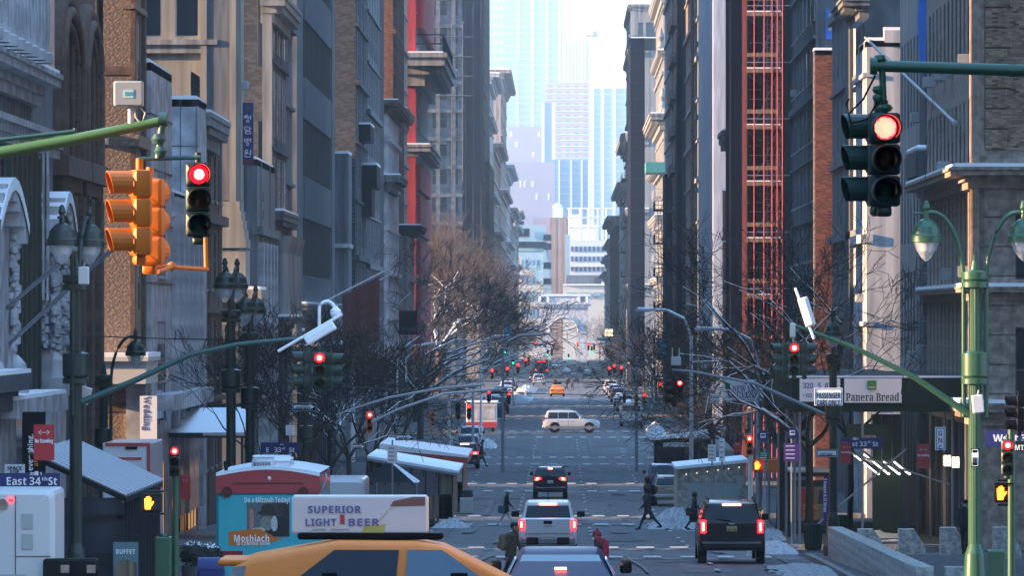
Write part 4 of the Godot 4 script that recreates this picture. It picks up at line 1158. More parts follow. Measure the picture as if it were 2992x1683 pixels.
	for i in q.size():
		r = bld("distant_avenue_building", "%s house in the far row opposite the wedge tower, %s past the deep cornices" % [w[i], ["first", "second", "third", "fourth", "fifth", "sixth"][i]], q[i][4], q[i][0], q[i][1], q[i][2], q[i][3], {bay = 5.0, ww = 2.2, fl = 4.2, wh = 2.6, v0 = 0.0, near = false, n = {w = 6.0}})
		cornice(r, "limestone", q[i][4], q[i][0], q[i][1], q[i][2] - 2.0, 2.0, 1.8, 2.0, 0.0)
	fire_escape(r, 12.2, 1180, 1220, 2.0, 4.5, 9)

func tower(label: String, x0: float, x1: float, yt: float, D: float, dep: float, m: String, o := {}) -> Node3D:
	var a := wx(x0, D); var c := wx(x1, D); var H := hy(yt, D)
	var r := thing(o.get("name", "distant_tower"), label, "tower", Vector3((a + c) / 2, -9, -D), "")
	var b := MB.new()
	b.box(Vector3(a, -9, -D), Vector3(c, H, -D - dep))
	put(b, "wall", m, r, true)
	var fl: float = o.get("fl", 4.0)
	if o.has("lines"):
		b = MB.new()
		var y := H - fl
		while y > -5:
			b.box(Vector3(a - 0.2, y, -D + 0.4), Vector3(c + 0.2, y + fl * o.get("lt", 0.18), -D - dep)); y -= fl
		stuff(put(b, "floor_lines", o.lines, r, true))
	if o.has("ribs"):
		b = MB.new()
		for k in o.rx: b.box(Vector3(lerpf(a, c, k) - o.rw, -9, -D + 0.7), Vector3(lerpf(a, c, k) + o.rw, H, -D))
		stuff(put(b, "ribs", o.ribs, r, true))
	if o.has("win"):
		b = MB.new()
		var n: int = o.nw
		var y := H - fl
		while y > -5:
			for k in n:
				var u := lerpf(a, c, (k + 0.3) / n); var v := lerpf(a, c, (k + 0.75) / n)
				if o.has("few") and rng.randf() > o.few: continue
				b.box(Vector3(u, y, -D + 0.12), Vector3(v, y + fl * 0.5, -D - 0.1))
			y -= fl
		stuff(put(b, "windows", o.win, r, true))
	return r
func far_city() -> void:
	var b: MB
	var r: Node3D
	dm("cyan_glass", C(0.12, 0.30, 0.36), 0.3)
	dm("pale_cyan", C(0.40, 0.58, 0.60), 0.5)
	dm("blue_glass", C(0.10, 0.22, 0.34), 0.25)
	dm("lilac_brick", C(0.32, 0.27, 0.33), 0.9)
	dm("pink_stone", C(0.45, 0.30, 0.33), 0.9)
	dm("bobst_red", C(0.52, 0.34, 0.25), 0.9, "streak", 12.0)
	dm("cream_wall", C(0.62, 0.55, 0.44), 0.85)
	dm("far_white", C(0.72, 0.74, 0.78), 0.8)
	dm("marble", C(0.76, 0.74, 0.72), 0.8, "mot", 6.0)
	tower("vast pale cyan glass tower filling the gap between the avenue walls", 1268, 1418, -60, 6000, 50, "cyan_glass", {fl = 6.0, lines = "pale_cyan", ribs = "far_white", rx = [0.24, 0.48, 0.72, 0.93, 0.99], rw = 0.9})
	tower("pale patterned tower beside the vast cyan glass tower", 1205, 1270, -60, 6400, 50, "cyan_glass", {fl = 8.5, lines = "pale_cyan", win = "far_white", nw = 4})
	r = tower("ribbed pale tower with a crane on its roof", 1417, 1487, 104, 5700, 40, "cyan_glass", {fl = 6.0, lines = "pale_cyan", ribs = "far_white", rx = [0.06, 0.18, 0.3, 0.42, 0.54, 0.66, 0.78, 0.94], rw = 0.9})
	var D := 5680.0
	r = thing("tower_crane", "luffing crane standing on the ribbed pale tower", "crane", at(1476, 104, D))
	b = MB.new(); b.bar(at(1476, 104, D), at(1476, 92, D), 0.9); b.bar(at(1478, 92, D), at(1500, 45, D), 0.55); b.box(at(1472, 94, D), at(1504, 88, D) + Vector3(0, 0, 3)); b.box(at(1490, 92, D), at(1504, 78, D) + Vector3(0, 0, 3)); put(b, "jib", "red_brick", r, true)
	tower("low cyan block at the edge of the open sky", 1488, 1580, 222, 5000, 40, "cyan_glass", {fl = 5.0, lines = "pale_cyan", ribs = "far_white", rx = [0.03, 0.3, 0.62], rw = 1.0, lt = 0.1})
	tower("pink banded apartment tower with balconies", 1372, 1482, 208, 4300, 30, "pink_stone", {fl = 3.9, lines = "far_white", win = "blue_glass", nw = 5, lt = 0.14})
	tower("blue glass tower with white corner lines", 1388, 1482, 402, 3700, 30, "blue_glass", {fl = 4.0, ribs = "far_white", rx = [0.2, 0.52, 0.8, 0.99], rw = 0.4, lines = "cyan_glass"})
	tower("lilac brick tower with a few lit windows", 1278, 1362, 318, 4400, 30, "lilac_brick", {fl = 7.0, win = "far_white", nw = 6, few = 0.16})
	tower("dark lilac slab below the cyan tower", 1284, 1395, 408, 3600, 30, "lilac_brick", {fl = 7.0, win = "far_white", nw = 11, few = 0.09})
	tower("slim blue shaft set between white fins", 1366, 1392, 258, 4200, 20, "blue_glass", {fl = 5.0, ribs = "far_white", rx = [0.0, 1.0], rw = 0.9})
	# lattice mast
	D = 4700
	r = thing("lattice_mast", "thin lattice mast rising before the cyan tower", "mast", at(1303, 330, D))
	b = MB.new()
	for s in [-3, 3]: b.bar(at(1303 + s * 1.2, 330, D), at(1303 + s * 0.3, 130, D), 0.35, 4)
	for k in 16: b.bar(at(1303 - 3.4 + k * 0.15, 330 - k * 12, D), at(1303 + 3.4 - k * 0.15, 318 - k * 12, D), 0.25, 4)
	b.bar(at(1303, 130, D), at(1303, 80, D), 0.2, 4)
	put(b, "lattice", "lilac_brick", r, true)
	# buildings round the square
	D = 2420
	r = tower("cream stone building with a sloping green glass attic", 1296, 1366, 632, D, 30, "cream_wall", {name = "university_building"})
	b = MB.new()
	b.poly([at(1300, 634, D), at(1366, 634, D), at(1384, 748, D - 1), at(1388, 740, D - 1), at(1384, 650, D), at(1372, 566, D), at(1300, 566, D)], Vector3(0, 0, -20))
	b.poly([at(1366, 900, D - 1), at(1388, 900, D - 1), at(1388, 740, D - 1), at(1372, 620, D - 1), at(1366, 634, D - 1)], Vector3(0, 0, -10))
	put(b, "glass_attic", "teal_glass", r, true)
	b = MB.new()
	for y in [590, 612, 660, 700, 740, 780, 820]: b.box(at(1367, y + 16, D - 1.5), at(1387, y, D - 1.5))
	b.box(at(1301, 596, D - 1), at(1332, 575, D - 1)); b.box(at(1301, 624, D - 1), at(1374, 608, D - 1))
	put(b, "dark_glazing", "blue_glass", r, true)
	for y in [654, 692, 734, 776, 818]:
		for x in [1312, 1340]:
			b = MB.new(); b.box(at(x, y + 22, D - 0.3), at(x + 17, y, D + 0.2)); var wn := put(b, "window", "blue_glass", r, true)
			b = MB.new(); b.box(at(x + 8, y + 22, D - 0.6), at(x + 9.5, y, D - 0.2)); put(b, "mullion", "cream_wall", wn).position = -r.position
	b = MB.new(); b.box(at(1304, 566, D), at(1318, 556, D)); put(b, "roof_plant", "far_white", r, true)
	D = 2470
	r = tower("red sandstone library slab with plain upright fins", 1340, 1428, 548, D, 40, "lilac_brick", {name = "library_building"})
	b = MB.new()
	for q in [[1384, 1401], [1402, 1428]]: b.box(at(q[0], 900, D - 2), at(q[1], 548, D + 2))
	put(b, "stone_fin", "bobst_red", r, true)
	b = MB.new(); b.box(at(1422, 900, D - 3), at(1433, 590, D - 2)); put(b, "glass_edge", "teal_glass", r, true)
	b = MB.new(); b.box(at(1390, 548, D - 2), at(1416, 524, D + 10)); b.lathe(at(1403, 524, D - 4) + Vector3(0, 0, -8), [[1.9, 0], [1.9, 1.0], [1.2, 1.6], [0.3, 2.2]], 12); put(b, "water_tank", "far_white", r, true)
	D = 2520
	r = tower("white institute building with rows of small windows and a roof frame", 1426, 1545, 604, D, 30, "far_white", {name = "institute_building", fl = 3.4})
	for j in 6:
		for k in 10:
			b = MB.new(); b.box(at(1436 + k * 11, 632 + j * 25, D - 0.4), at(1442 + k * 11, 620 + j * 25, D + 0.1)); put(b, "window", "glass_c", r, true)
	b = MB.new(); b.box(at(1430, 672, D - 0.8), at(1545, 670, D)); b.box(at(1430, 718, D - 0.8), at(1545, 716, D)); put(b, "string_course", "marble", r, true)
	b = MB.new()
	for x in [1432, 1460, 1480, 1504, 1525, 1544]: b.bar(at(x, 604, D), at(x, 525, D), 0.3, 4)
	for y in [525, 548, 572]: b.bar(at(1426, y, D), at(1546, y, D), 0.3, 4)
	b.box(at(1432, 604, D + 2), at(1460, 540, D + 8)); b.box(at(1465, 604, D + 2), at(1500, 565, D + 8))
	put(b, "roof_frame", "far_white", r, true)
	D = 2380
	r = tower("grey roofed hall behind the arch", 1424, 1512, 692, D, 20, "grey_stone", {name = "hall_building"})
	b = MB.new()
	for k in 9: b.box(at(1494, 722 - k * 3, D - 0.6), at(1512, 720.5 - k * 3, D))
	put(b, "louvre", "dark_stone", r, true)
	r = tower("low red brick house behind the arch", 1416, 1545, 718, D - 30, 20, "cream_wall", {name = "brick_house"})
	b = MB.new(); b.box(at(1416, 718, D - 31), at(1545, 715, D - 20)); put(b, "snow_cap", "snow", r, true)
	for x in [1424, 1458, 1492]:
		b = MB.new(); b.box(at(x, 745, D - 31), at(x + 18, 735, D - 29.8)); put(b, "window", "teal_glass", r, true)
	# white marble arch
	D = 2250.0
	r = thing("marble_arch", "white marble triumphal arch closing the end of the avenue", "arch", at(1418, 908, D))
	var gy := at(0, 908, D).y
	b = MB.new()
	var X := func(x: float) -> float: return wx(x, D)
	var pts := []
	var cx: float = X.call(1418); var ar: float = X.call(1450) - cx
	var sy := hy(835, D)
	var top := hy(772, D)
	for q in [[1357, 1386], [1450, 1479]]: b.box(Vector3(X.call(q[0]), gy, -D), Vector3(X.call(q[1]), top, -D - 9))
	for i in 16:
		var a0 := PI * i / 16; var a1 := PI * (i + 1) / 16
		var p0 := Vector3(cx + ar * cos(a0), sy + ar * sin(a0), -D); var p1 := Vector3(cx + ar * cos(a1), sy + ar * sin(a1), -D)
		b.quad(Vector3(p1.x, top, -D), Vector3(p0.x, top, -D), p0, p1)
		b.quad(p0, p0 - Vector3(0, 0, 9), p1 - Vector3(0, 0, 9), p1)
	for q in [[1386, 1], [1450, -1]]: b.box(Vector3(X.call(1357) if q[1] > 0 else cx + ar, gy, -D + 0.01), Vector3(cx - ar if q[1] > 0 else X.call(1479), top, -D - 8.9))
	b.box(Vector3(X.call(1357), top, -D), Vector3(X.call(1479), top + 0.4, -D - 9))
	put(b, "arch_body", "marble", r, true)
	b = MB.new()
	b.box(at(1351, 772, D - 0.9), at(1485, 766, D + 10)); b.box(at(1347, 766, D - 1.4), at(1489, 761, D + 10.5)); put(b, "cornice", "marble", r, true)
	b = MB.new(); b.box(at(1354, 761, D - 0.4), at(1482, 745, D + 9)); put(b, "attic", "marble", r, true)
	b = MB.new(); b.box(at(1351, 745, D - 0.9), at(1485, 740, D + 9.5)); put(b, "attic_cap", "white_paint", r, true)
	for x in [1357, 1377, 1455, 1475]:
		b = MB.new(); b.box(at(x - 2, 761, D - 0.8), at(x + 4, 745, D)); put(b, "attic_pilaster", "white_paint", r, true)
	for q in [[1362, 1374], [1461, 1473]]:
		b = MB.new(); b.box(at(q[0], 759, D - 0.6), at(q[1], 748, D)); put(b, "attic_panel", "grey_stone", r, true)
	b = MB.new()
	for i in 16:
		var a0 := PI * i / 16; var a1 := PI * (i + 1) / 16
		b.bar(Vector3(cx + (ar + 0.6) * cos(a0), sy + (ar + 0.6) * sin(a0), -D + 0.2), Vector3(cx + (ar + 0.6) * cos(a1), sy + (ar + 0.6) * sin(a1), -D + 0.2), 0.35, 5)
	b.box(Vector3(X.call(1357), sy - 0.5, -D + 0.4), Vector3(cx - ar, sy, -D)); b.box(Vector3(cx + ar, sy - 0.5, -D + 0.4), Vector3(X.call(1479), sy, -D))
	put(b, "archivolt", "marble", r, true)

# ---- street lamps, signals and signs
func sig_mesh(par: Node3D, o: Vector3, yaw: float, body: String, lit: int, sc := 1.0, lamp := "red_lamp") -> void:  # three lights, lit 0 red, 1 amber, 2 green, -1 none
	var B := Basis(Vector3.UP, yaw) * Basis.from_scale(Vector3.ONE * sc)
	var T := Transform3D(B, o)
	var b := MB.new()
	for k in 3: b.bbox(Vector3(-0.13, 0.135 - k * 0.265, -0.1), Vector3(0.13, 0.395 - k * 0.265, 0.08), 0.025)
	b.cyl(Vector3(0, 0.39, 0), Vector3(0, 0.5, 0), 0.035, 8)
	b.bbox(Vector3(-0.06, -0.48, -0.06), Vector3(0.06, -0.39, 0.06), 0.02)
	b.soften(40)
	inst(b.mesh(), "housing", body, par).transform = T
	var vis := MB.new()
	var n := 14
	for i in n:
		var a := -0.25 * PI + 1.5 * PI * i / n; var c := -0.25 * PI + 1.5 * PI * (i + 1) / n
		var l0 := 0.2 + 0.03 * sin(a); var l1 := 0.2 + 0.03 * sin(c)
		var P := func(w: float, z: float, r: float) -> Vector3: return Vector3(cos(w) * r, sin(w) * r, z)
		vis.quad(P.call(a, 0.08, 0.122), P.call(a, 0.08 + l0, 0.122), P.call(c, 0.08 + l1, 0.122), P.call(c, 0.08, 0.122))
		vis.quad(P.call(c, 0.08, 0.112), P.call(c, 0.08 + l1, 0.112), P.call(a, 0.08 + l0, 0.112), P.call(a, 0.08, 0.112))
		vis.quad(P.call(a, 0.08 + l0, 0.122), P.call(a, 0.08 + l0, 0.112), P.call(c, 0.08 + l1, 0.112), P.call(c, 0.08 + l1, 0.122))
	var vm := vis.mesh()
	var lm := MB.new(); lm.ball(Vector3.ZERO, Vector3(0.1, 0.1, 0.03), 12)
	var lmm := lm.mesh()
	for k in 3:
		inst(vm, "visor", body, par).transform = T * Transform3D(Basis(), Vector3(0, 0.265 - k * 0.265, 0))
		inst(lmm, "lens", ("red_ring" if lamp == "red_lamp" else lamp) if k == lit else ["lens_off_red", "lens_off_amber", "lens_off_green"][k], par).transform = T * Transform3D(Basis(), Vector3(0, 0.265 - k * 0.265, 0.09))
	if lit == 0 and lamp == "red_lamp":
		var cm := MB.new(); cm.ball(Vector3.ZERO, Vector3(0.06, 0.06, 0.025), 12); inst(cm.mesh(), "lamp_core", "red_lamp", par).transform = T * Transform3D(Basis(), Vector3(0.004, 0.265, 0.105))
func signal_at(label: String, x: float, y: float, D: float, yaw: float, body: String, lit: int, sc := 1.0, lamp := "red_lamp") -> Node3D:
	var r := thing("traffic_light", label, "traffic light", at(x, y, D), "")
	sig_mesh(r, Vector3.ZERO, yaw, body, lit, sc, lamp)
	return r
func twin_lamp(label: String, x: float, D: float, yaw: float, m: String, single := false, h := 6.9) -> Node3D:
	var px := wx(x, D)
	var r := thing("street_lamp", label, "street lamp", Vector3(px, g(D) + 0.15, -D), "green street lamps along the kerbs", yaw)
	var b := MB.new()
	b.lathe(Vector3.ZERO, [[0.32, 0], [0.32, 0.3], [0.24, 0.5], [0.2, 1.2], [0.13, 1.4], [0.115, h - 1.1], [0.1, h - 0.1], [0.06, h + 0.1], [0.02, h + 0.25]], 12)
	for k in 8: b.bar(Vector3(cos(TAU * k / 8) * 0.115, 1.4, sin(TAU * k / 8) * 0.115), Vector3(cos(TAU * k / 8) * 0.1, h - 0.3, sin(TAU * k / 8) * 0.1), 0.022, 4)
	put(b, "post", m, r)
	for y in [h - 2.25, h - 0.35]:
		b = MB.new(); b.lathe(Vector3(0, y, 0), [[0.12, -0.12], [0.27, -0.1], [0.27, 0.0], [0.23, 0.02], [0.27, 0.06], [0.27, 0.2 if y > h - 1 else 0.5], [0.12, 0.24 if y > h - 1 else 0.55]], 14); put(b, "collar", m, r)
	for s in ([1] if single else [-1, 1]):
		b = MB.new()
		var p := []
		for k in 11:
			var a := PI * 0.56 * k / 10.0
			p.append(Vector3(s * (0.22 + 0.62 * (1 - cos(a))), h - 0.4 + 1.5 * sin(a) * 0.95, 0))
		p.push_front(Vector3(s * 0.22, h - 3.0, 0))
		b.tube(p, [0.045], 8); b.bar(p[-1] + Vector3(-s * 0.25, 0, 0), p[-1] + Vector3(s * 0.25, 0, 0), 0.03)
		put(b, "arm", m, r)
		var e: Vector3 = p[-1] + Vector3(0, 0.06, 0)
		b = MB.new()
		b.lathe(e, [[0.31, -0.62], [0.31, -0.50], [0.28, -0.47], [0.25, -0.32], [0.14, -0.2], [0.06, -0.16], [0.05, 0.0], [0.08, 0.05], [0.05, 0.16], [0.03, 0.2]], 16)
		put(b, "lamp_hood", m, r)
		b = MB.new()
		b.lathe(e, [[0.02, -1.0], [0.1, -0.93], [0.2, -0.78], [0.26, -0.62]], 16)
		put(b, "glass_globe", "globe", r)
		b = MB.new(); b.lathe(e, [[0.03, -0.86], [0.13, -0.8], [0.16, -0.62]], 12); put(b, "diffuser", "offwhite", r)
	return r
func arm_pole(label: String, D: float, pts: Array, rr: Array, base_x: float, m: String, gr := true) -> Node3D:
	var r := thing("signal_mast", label, "signal mast", Vector3(wx(base_x, D), g(D) + 0.15, -D), "")
	var p := []
	for q in pts: p.append(at(q[0], q[1], D if q.size() < 3 else q[2]))
	var b := MB.new(); b.tube(p, rr, 10); put(b, "mast_arm", m, r, true)
	if gr:
		b = MB.new(); b.lathe(Vector3.ZERO, [[0.2, 0], [0.2, 0.5], [0.12, 0.6], [0.1, 1.5], [0.09, at(pts[0][0], pts[0][1], D).y - g(D) + 0.4]], 12); put(b, "post", m, r)
	return r
# flat sign facing up the avenue: d-space box, then writing lines [text, x, y(baseline), height px, material]
func board(nm: String, label: String, x0: float, y0: float, x1: float, y1: float, D: float, m: String, lines := [], cat := "sign", border := "", yaw := 0.0) -> Node3D:
	var c := at((x0 + x1) / 2, (y0 + y1) / 2, D)
	var r := thing(nm, label, cat, c, "", yaw)
	var s := D / F
	var w := (x1 - x0) * s; var h := (y1 - y0) * s
	var b := MB.new()
	b.box(Vector3(-w / 2, -h / 2, -0.03), Vector3(w / 2, h / 2, 0)); put(b, "panel", m, r)
	if border:
		var t := maxf(h * 0.035, 0.008); var q := t * 1.2
		for e in [[-w / 2 + q, -h / 2 + q, w / 2 - q, -h / 2 + q + t], [-w / 2 + q, h / 2 - q - t, w / 2 - q, h / 2 - q], [-w / 2 + q, -h / 2 + q, -w / 2 + q + t, h / 2 - q], [w / 2 - q - t, -h / 2 + q, w / 2 - q, h / 2 - q]]:
			b = MB.new(); b.box(Vector3(e[0], e[1], 0.001), Vector3(e[2], e[3], 0.006)); put(b, "border_line", border, r)
	for l in lines:
		var tl := text(r, l[0], l[4], Vector3((l[1] - (x0 + x1) / 2) * s, ((y0 + y1) / 2 - l[2]) * s, 0.008), l[3] * s, Basis() if l.size() < 7 else Basis(Vector3(0, 0, 1), l[6]), "Droid Sans" if l.size() < 8 else l[7], true, 0.0 if l.size() < 6 else l[5] * s)
	return r
func arrow2(r: Node3D, w: float, y: float, m: String) -> void:
	var b := MB.new()
	var t := w * 0.08
	b.box(Vector3(-w * 0.7, y - t / 2, 0.004), Vector3(w * 0.7, y + t / 2, 0.012))
	for s in [-1, 1]: b.bar(Vector3(s * w, y, 0.01), Vector3(s * w * 0.55, y + w * 0.4, 0.01), t * 0.6, 4); b.bar(Vector3(s * w, y, 0.01), Vector3(s * w * 0.55, y - w * 0.4, 0.01), t * 0.6, 4)
	put(b, "double_arrow", m, r)
func hand_box(label: String, x0: float, y0: float, x1: float, y1: float, D: float, body := "dark_green", lit := true) -> void:
	var r := thing("pedestrian_signal", label, "pedestrian signal", at((x0 + x1) / 2, (y0 + y1) / 2, D), "")
	var s := D / F; var w := (x1 - x0) * s; var h := (y1 - y0) * s
	var b := MB.new(); b.bbox(Vector3(-w / 2, -h / 2, -0.2), Vector3(w / 2, h / 2, 0.0), 0.03)
	b.box(Vector3(-w / 2, h / 2 - 0.02, 0), Vector3(w / 2, h / 2, 0.08)); b.box(Vector3(-w / 2, -h / 2, 0), Vector3(-w / 2 + 0.02, h / 2, 0.06)); b.box(Vector3(w / 2 - 0.02, -h / 2, 0), Vector3(w / 2, h / 2, 0.06)); put(b, "housing", body, r)
	b = MB.new(); b.bar(Vector3(-w * 0.3, h / 2 + 0.04, -0.1), Vector3(w * 0.6, h / 2 + 0.04, -0.1), 0.025); b.bar(Vector3(-w * 0.3, -h / 2 - 0.04, -0.1), Vector3(w * 0.6, -h / 2 - 0.04, -0.1), 0.025); put(b, "bracket", body, r)
	if lit:
		b = MB.new()
		var k := h * 0.42
		var c := Vector3(-w * 0.17, -h * 0.04, 0.012)
		b.poly([c + Vector3(-0.36, -0.75, 0) * k, c + Vector3(0.26, -0.75, 0) * k, c + Vector3(0.42, -0.2, 0) * k, c + Vector3(0.36, 0.15, 0) * k, c + Vector3(-0.42, 0.15, 0) * k, c + Vector3(-0.42, -0.3, 0) * k], Vector3(0, 0, -0.01))
		for f in [[-0.36, 0.62], [-0.14, 0.84], [0.08, 0.9], [0.29, 0.72]]: b.bbox(c + Vector3(f[0] - 0.085, 0.1, -0.01 / k) * k, c + Vector3(f[0] + 0.085, f[1], 0.002) * k, 0.01)
		b.bar(c + Vector3(0.36, -0.3, 0) * k, c + Vector3(0.66, 0.22, 0) * k, 0.1 * k, 5)
		put(b, "raised_hand", "hand_lamp", r)
func one_way(label: String, x0: float, y0: float, x1: float, y1: float, D: float, dir := 1) -> void:
	var r := board("one_way_sign", label, x0, y0, x1, y1, D, "black", [], "sign", "white_paint")
	var s := D / F; var w := (x1 - x0) * s * 0.43; var h := (y1 - y0) * s * 0.36
	var b := MB.new()
	if dir > 0: b.poly([Vector3(-w, -h * 0.62, 0.012), Vector3(w * 0.55, -h * 0.62, 0.012), Vector3(w * 0.55, -h, 0.012), Vector3(w, 0, 0.012), Vector3(w * 0.55, h, 0.012), Vector3(w * 0.55, h * 0.62, 0.012), Vector3(-w, h * 0.62, 0.012)], Vector3(0, 0, -0.008))
	else: b.box(Vector3(-w, -h * 0.75, 0.004), Vector3(w, h * 0.75, 0.012))
	put(b, "arrow", "white_paint", r)
	text(r, "ONE WAY", "black", Vector3(-w * 0.1, -h * 0.42, 0.02), h * 0.85, Basis(), "Droid Sans", true, w * 1.35)
func street() -> void:
	var b: MB
	var r: Node3D
	var gm := dm("globe", C(0.75, 0.8, 0.85), 0.08); gm.transparency = BaseMaterial3D.TRANSPARENCY_ALPHA; gm.albedo_color.a = 0.35
	# lamp posts
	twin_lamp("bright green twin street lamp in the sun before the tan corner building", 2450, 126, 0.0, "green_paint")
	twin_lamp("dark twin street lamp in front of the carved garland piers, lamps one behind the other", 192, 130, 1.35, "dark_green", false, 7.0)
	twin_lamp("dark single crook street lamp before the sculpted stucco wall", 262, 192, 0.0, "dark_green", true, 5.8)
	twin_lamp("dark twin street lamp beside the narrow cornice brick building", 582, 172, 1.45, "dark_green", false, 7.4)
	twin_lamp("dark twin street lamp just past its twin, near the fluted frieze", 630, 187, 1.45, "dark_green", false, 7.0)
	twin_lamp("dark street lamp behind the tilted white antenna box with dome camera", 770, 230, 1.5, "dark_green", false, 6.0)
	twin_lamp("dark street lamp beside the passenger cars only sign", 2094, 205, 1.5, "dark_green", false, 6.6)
	# high arms close to the viewer
	r = arm_pole("sunlit green mast arm with a grey cabinet, reaching in over the garland piers", 66, [[-560, 470], [0, 385], [190, 350], [420, 302]], [0.075, 0.068, 0.06, 0.05], -560, "sunned_arm_green")
	b = MB.new(); b.tube([at(-560, 420, 66), at(0, 352, 66), at(190, 330, 66)], [0.025], 6); b.bar(at(190, 322, 66), at(190, 352, 66), 0.02)
	b.cyl(at(400, 300, 66) , at(422, 300, 66), 0.075); b.bar(at(410, 300, 66), at(400, 398, 66), 0.045); b.ball(at(400, 350, 66), Vector3(0.08, 0.07, 0.08)); b.ball(at(405, 380, 66), Vector3(0.07, 0.07, 0.07)); b.bar(at(345, 400, 66), at(505, 396, 66), 0.025); stuff(put(b, "hanger", "dark_green_lit", r, true))
	r = thing("utility_cabinet", "grey box with a small teal label on the sunlit mast arm", "box", at(325, 236, 66))
	b = MB.new(); b.bbox(Vector3(-0.15, -0.13, -0.1), Vector3(0.15, 0.13, 0.1), 0.015); put(b, "cabinet", "cab_grey", r)
	b = MB.new(); b.box(Vector3(-0.05, -0.045, 0.1), Vector3(0.055, 0.04, 0.104)); put(b, "label_plate", "pale_teal", r)
	for k in 3:
		b = MB.new(); b.box(Vector3(-0.032 + k * 0.024, -0.02, 0.104), Vector3(-0.018 + k * 0.024, 0.018, 0.108)); put(b, "label_mark", "teal_mark", r)
	b = MB.new(); b.cyl(Vector3(0.02, -0.13, 0), Vector3(0.02, -0.36, 0), 0.03); b.tube([Vector3(0.1, -0.12, 0), Vector3(0.17, -0.2, 0.02), Vector3(0.14, -0.3, 0.02)], [0.008], 5); b.tube([Vector3(0.06, -0.13, 0), Vector3(0.07, -0.24, 0.03), Vector3(0.12, -0.3, 0.02)], [0.008], 5); put(b, "stub_post", "offwhite", r)
	r = signal_at("red traffic light in a dark housing hanging next to the yellow ones", 499, 502, 68, 0.12, "dark_green", 0)
	signal_at("yellow traffic light facing the kerb, its hoods in profile", 352, 535, 65, -1.3, "signal_yellow", -1, 1.1)
	signal_at("yellow traffic light seen from behind beside its twin in profile", 378, 558, 65.6, 2.95, "signal_yellow", -1, 1.12)
	r = thing("signal_bracket", "yellow pipe bracket joining the yellow and dark traffic lights from below", "bracket", at(430, 672, 67))
	b = MB.new(); b.bar(at(381, 625, 66), at(384, 668, 66), 0.03); b.bar(at(384, 668, 66), at(522, 678, 67.5), 0.025); b.bar(at(518, 598, 67.5), at(520, 676, 67.5), 0.026); b.ball(at(432, 670, 66.5), Vector3(0.05, 0.05, 0.05)); b.bar(at(398, 684, 66), at(432, 672, 66.4), 0.022); put(b, "pipe", "signal_yellow", r, true)
	r = arm_pole("heavy green mast arm holding the dotted red light near the tan building", 54, [[3200, 198], [2900, 184], [2576, 178], [2195, 166]], [0.06, 0.056, 0.054, 0.05], 3200, "green_paint")
	b = MB.new(); b.cyl(at(2196, 166, 54) - Vector3(0.03, 0, 0), at(2196, 166, 54) + Vector3(0.03, 0, 0), 0.075); b.ball(at(2212, 150, 54), Vector3(0.06, 0.05, 0.05)); b.bar(at(2217, 172, 54), at(2222, 285, 54), 0.032); b.ball(at(2207, 226, 54), Vector3(0.05, 0.04, 0.05)); b.ball(at(2207, 246, 54), Vector3(0.05, 0.04, 0.05)); b.ball(at(2224, 272, 54), Vector3(0.075, 0.04, 0.06)); stuff(put(b, "hanger", "green_paint", r, true))
	b = MB.new(); b.bar(at(2535, 178, 54), at(2555, 178, 54), 0.062); put(b, "clamp", "green_paint", r, true)
	b = MB.new(); b.tube([at(2200, 190, 54), at(2170, 250, 54), at(2135, 285, 54), at(2128, 262, 54), at(2134, 248, 54)], [0.009], 5); b.tube([at(2210, 250, 54), at(2180, 300, 54), at(2140, 310, 54), at(2133, 285, 54)], [0.009], 5); put(b, "loose_cable", "black", r, true)
	r = signal_at("big red LED traffic light with dotted lens hanging by the tan corner building", 2222, 402, 54, 0.06, "dark_green", -1)
	b = MB.new(); b.ball(Vector3(0.005, 0.265, 0.094), Vector3(0.1, 0.1, 0.02), 14); put(b, "lit_disc", "red_dim", r)
	b = MB.new()
	for k in 120:
		var a := k * 2.39996; var q := 0.0082 * sqrt(float(k))
		b.ball(Vector3(0.005 + cos(a) * q, 0.265 + sin(a) * q, 0.122), Vector3(0.0046, 0.0046, 0.003), 5)
	stuff(put(b, "led_dots", "red_lamp", r))
	signal_at("dark traffic light facing the kerb beside the big dotted red one", 2206, 402, 54.3, -1.35, "signal_green", -1)
	# mast arms of the nearest crossing
	r = arm_pole("long curved dark green mast arm across the white clad building", 130, [[205, 1012], [330, 962], [480, 892], [600, 866], [730, 853], [800, 852]], [0.075, 0.065, 0.055, 0.05, 0.042, 0.04], 190, "dark_green_lit", false)
	signal_at("red traffic light at the tip of the long curved mast arm", 803, 932, 130, 0.1, "signal_green", 0, 0.97)
	signal_at("dark traffic light in profile, kerb side of the red one on the curved arm", 772, 930, 130.3, -1.45, "signal_green", -1, 0.95)
	signal_at("dark traffic light in profile, road side of the red one on the curved arm", 832, 932, 130.3, 1.45, "signal_green", -1, 0.9)
	r = arm_pole("olive green mast arm rising from the bright twin lamp towards the road", 126, [[2450, 1052], [2300, 950], [2150, 875], [1985, 814]], [0.075, 0.06, 0.05, 0.04], 2450, "green_paint", false)
	b = MB.new(); b.bar(at(1990, 812, 126), at(1996, 862, 126), 0.03); b.bbox(at(1985, 850, 126.1), at(2000, 812, 125.9), 0.03); put(b, "hanger", "sage", r, true)
	signal_at("red traffic light over the road on the arm from the bright twin lamp", 1996, 903, 126, 0.0, "signal_green", 0, 0.82)
	signal_at("green housed traffic light in profile left unlit beside the red one over the road", 1969, 904, 126.3, -1.3, "signal_green", -1, 0.82)
	signal_at("dark traffic light turned to the kerb behind the red one over the road", 2022, 904, 126.4, 1.45, "dark_green", -1, 0.82)
	# tilted white antenna boxes and dome camera
	r = thing("antenna_box", "tilted white antenna box on a pole above the curved mast arm", "antenna", at(805, 830, 129))
	b = MB.new(); b.bar(at(700, 884, 129), at(862, 790, 129), 0.035); put(b, "pole", "white_paint", r, true)
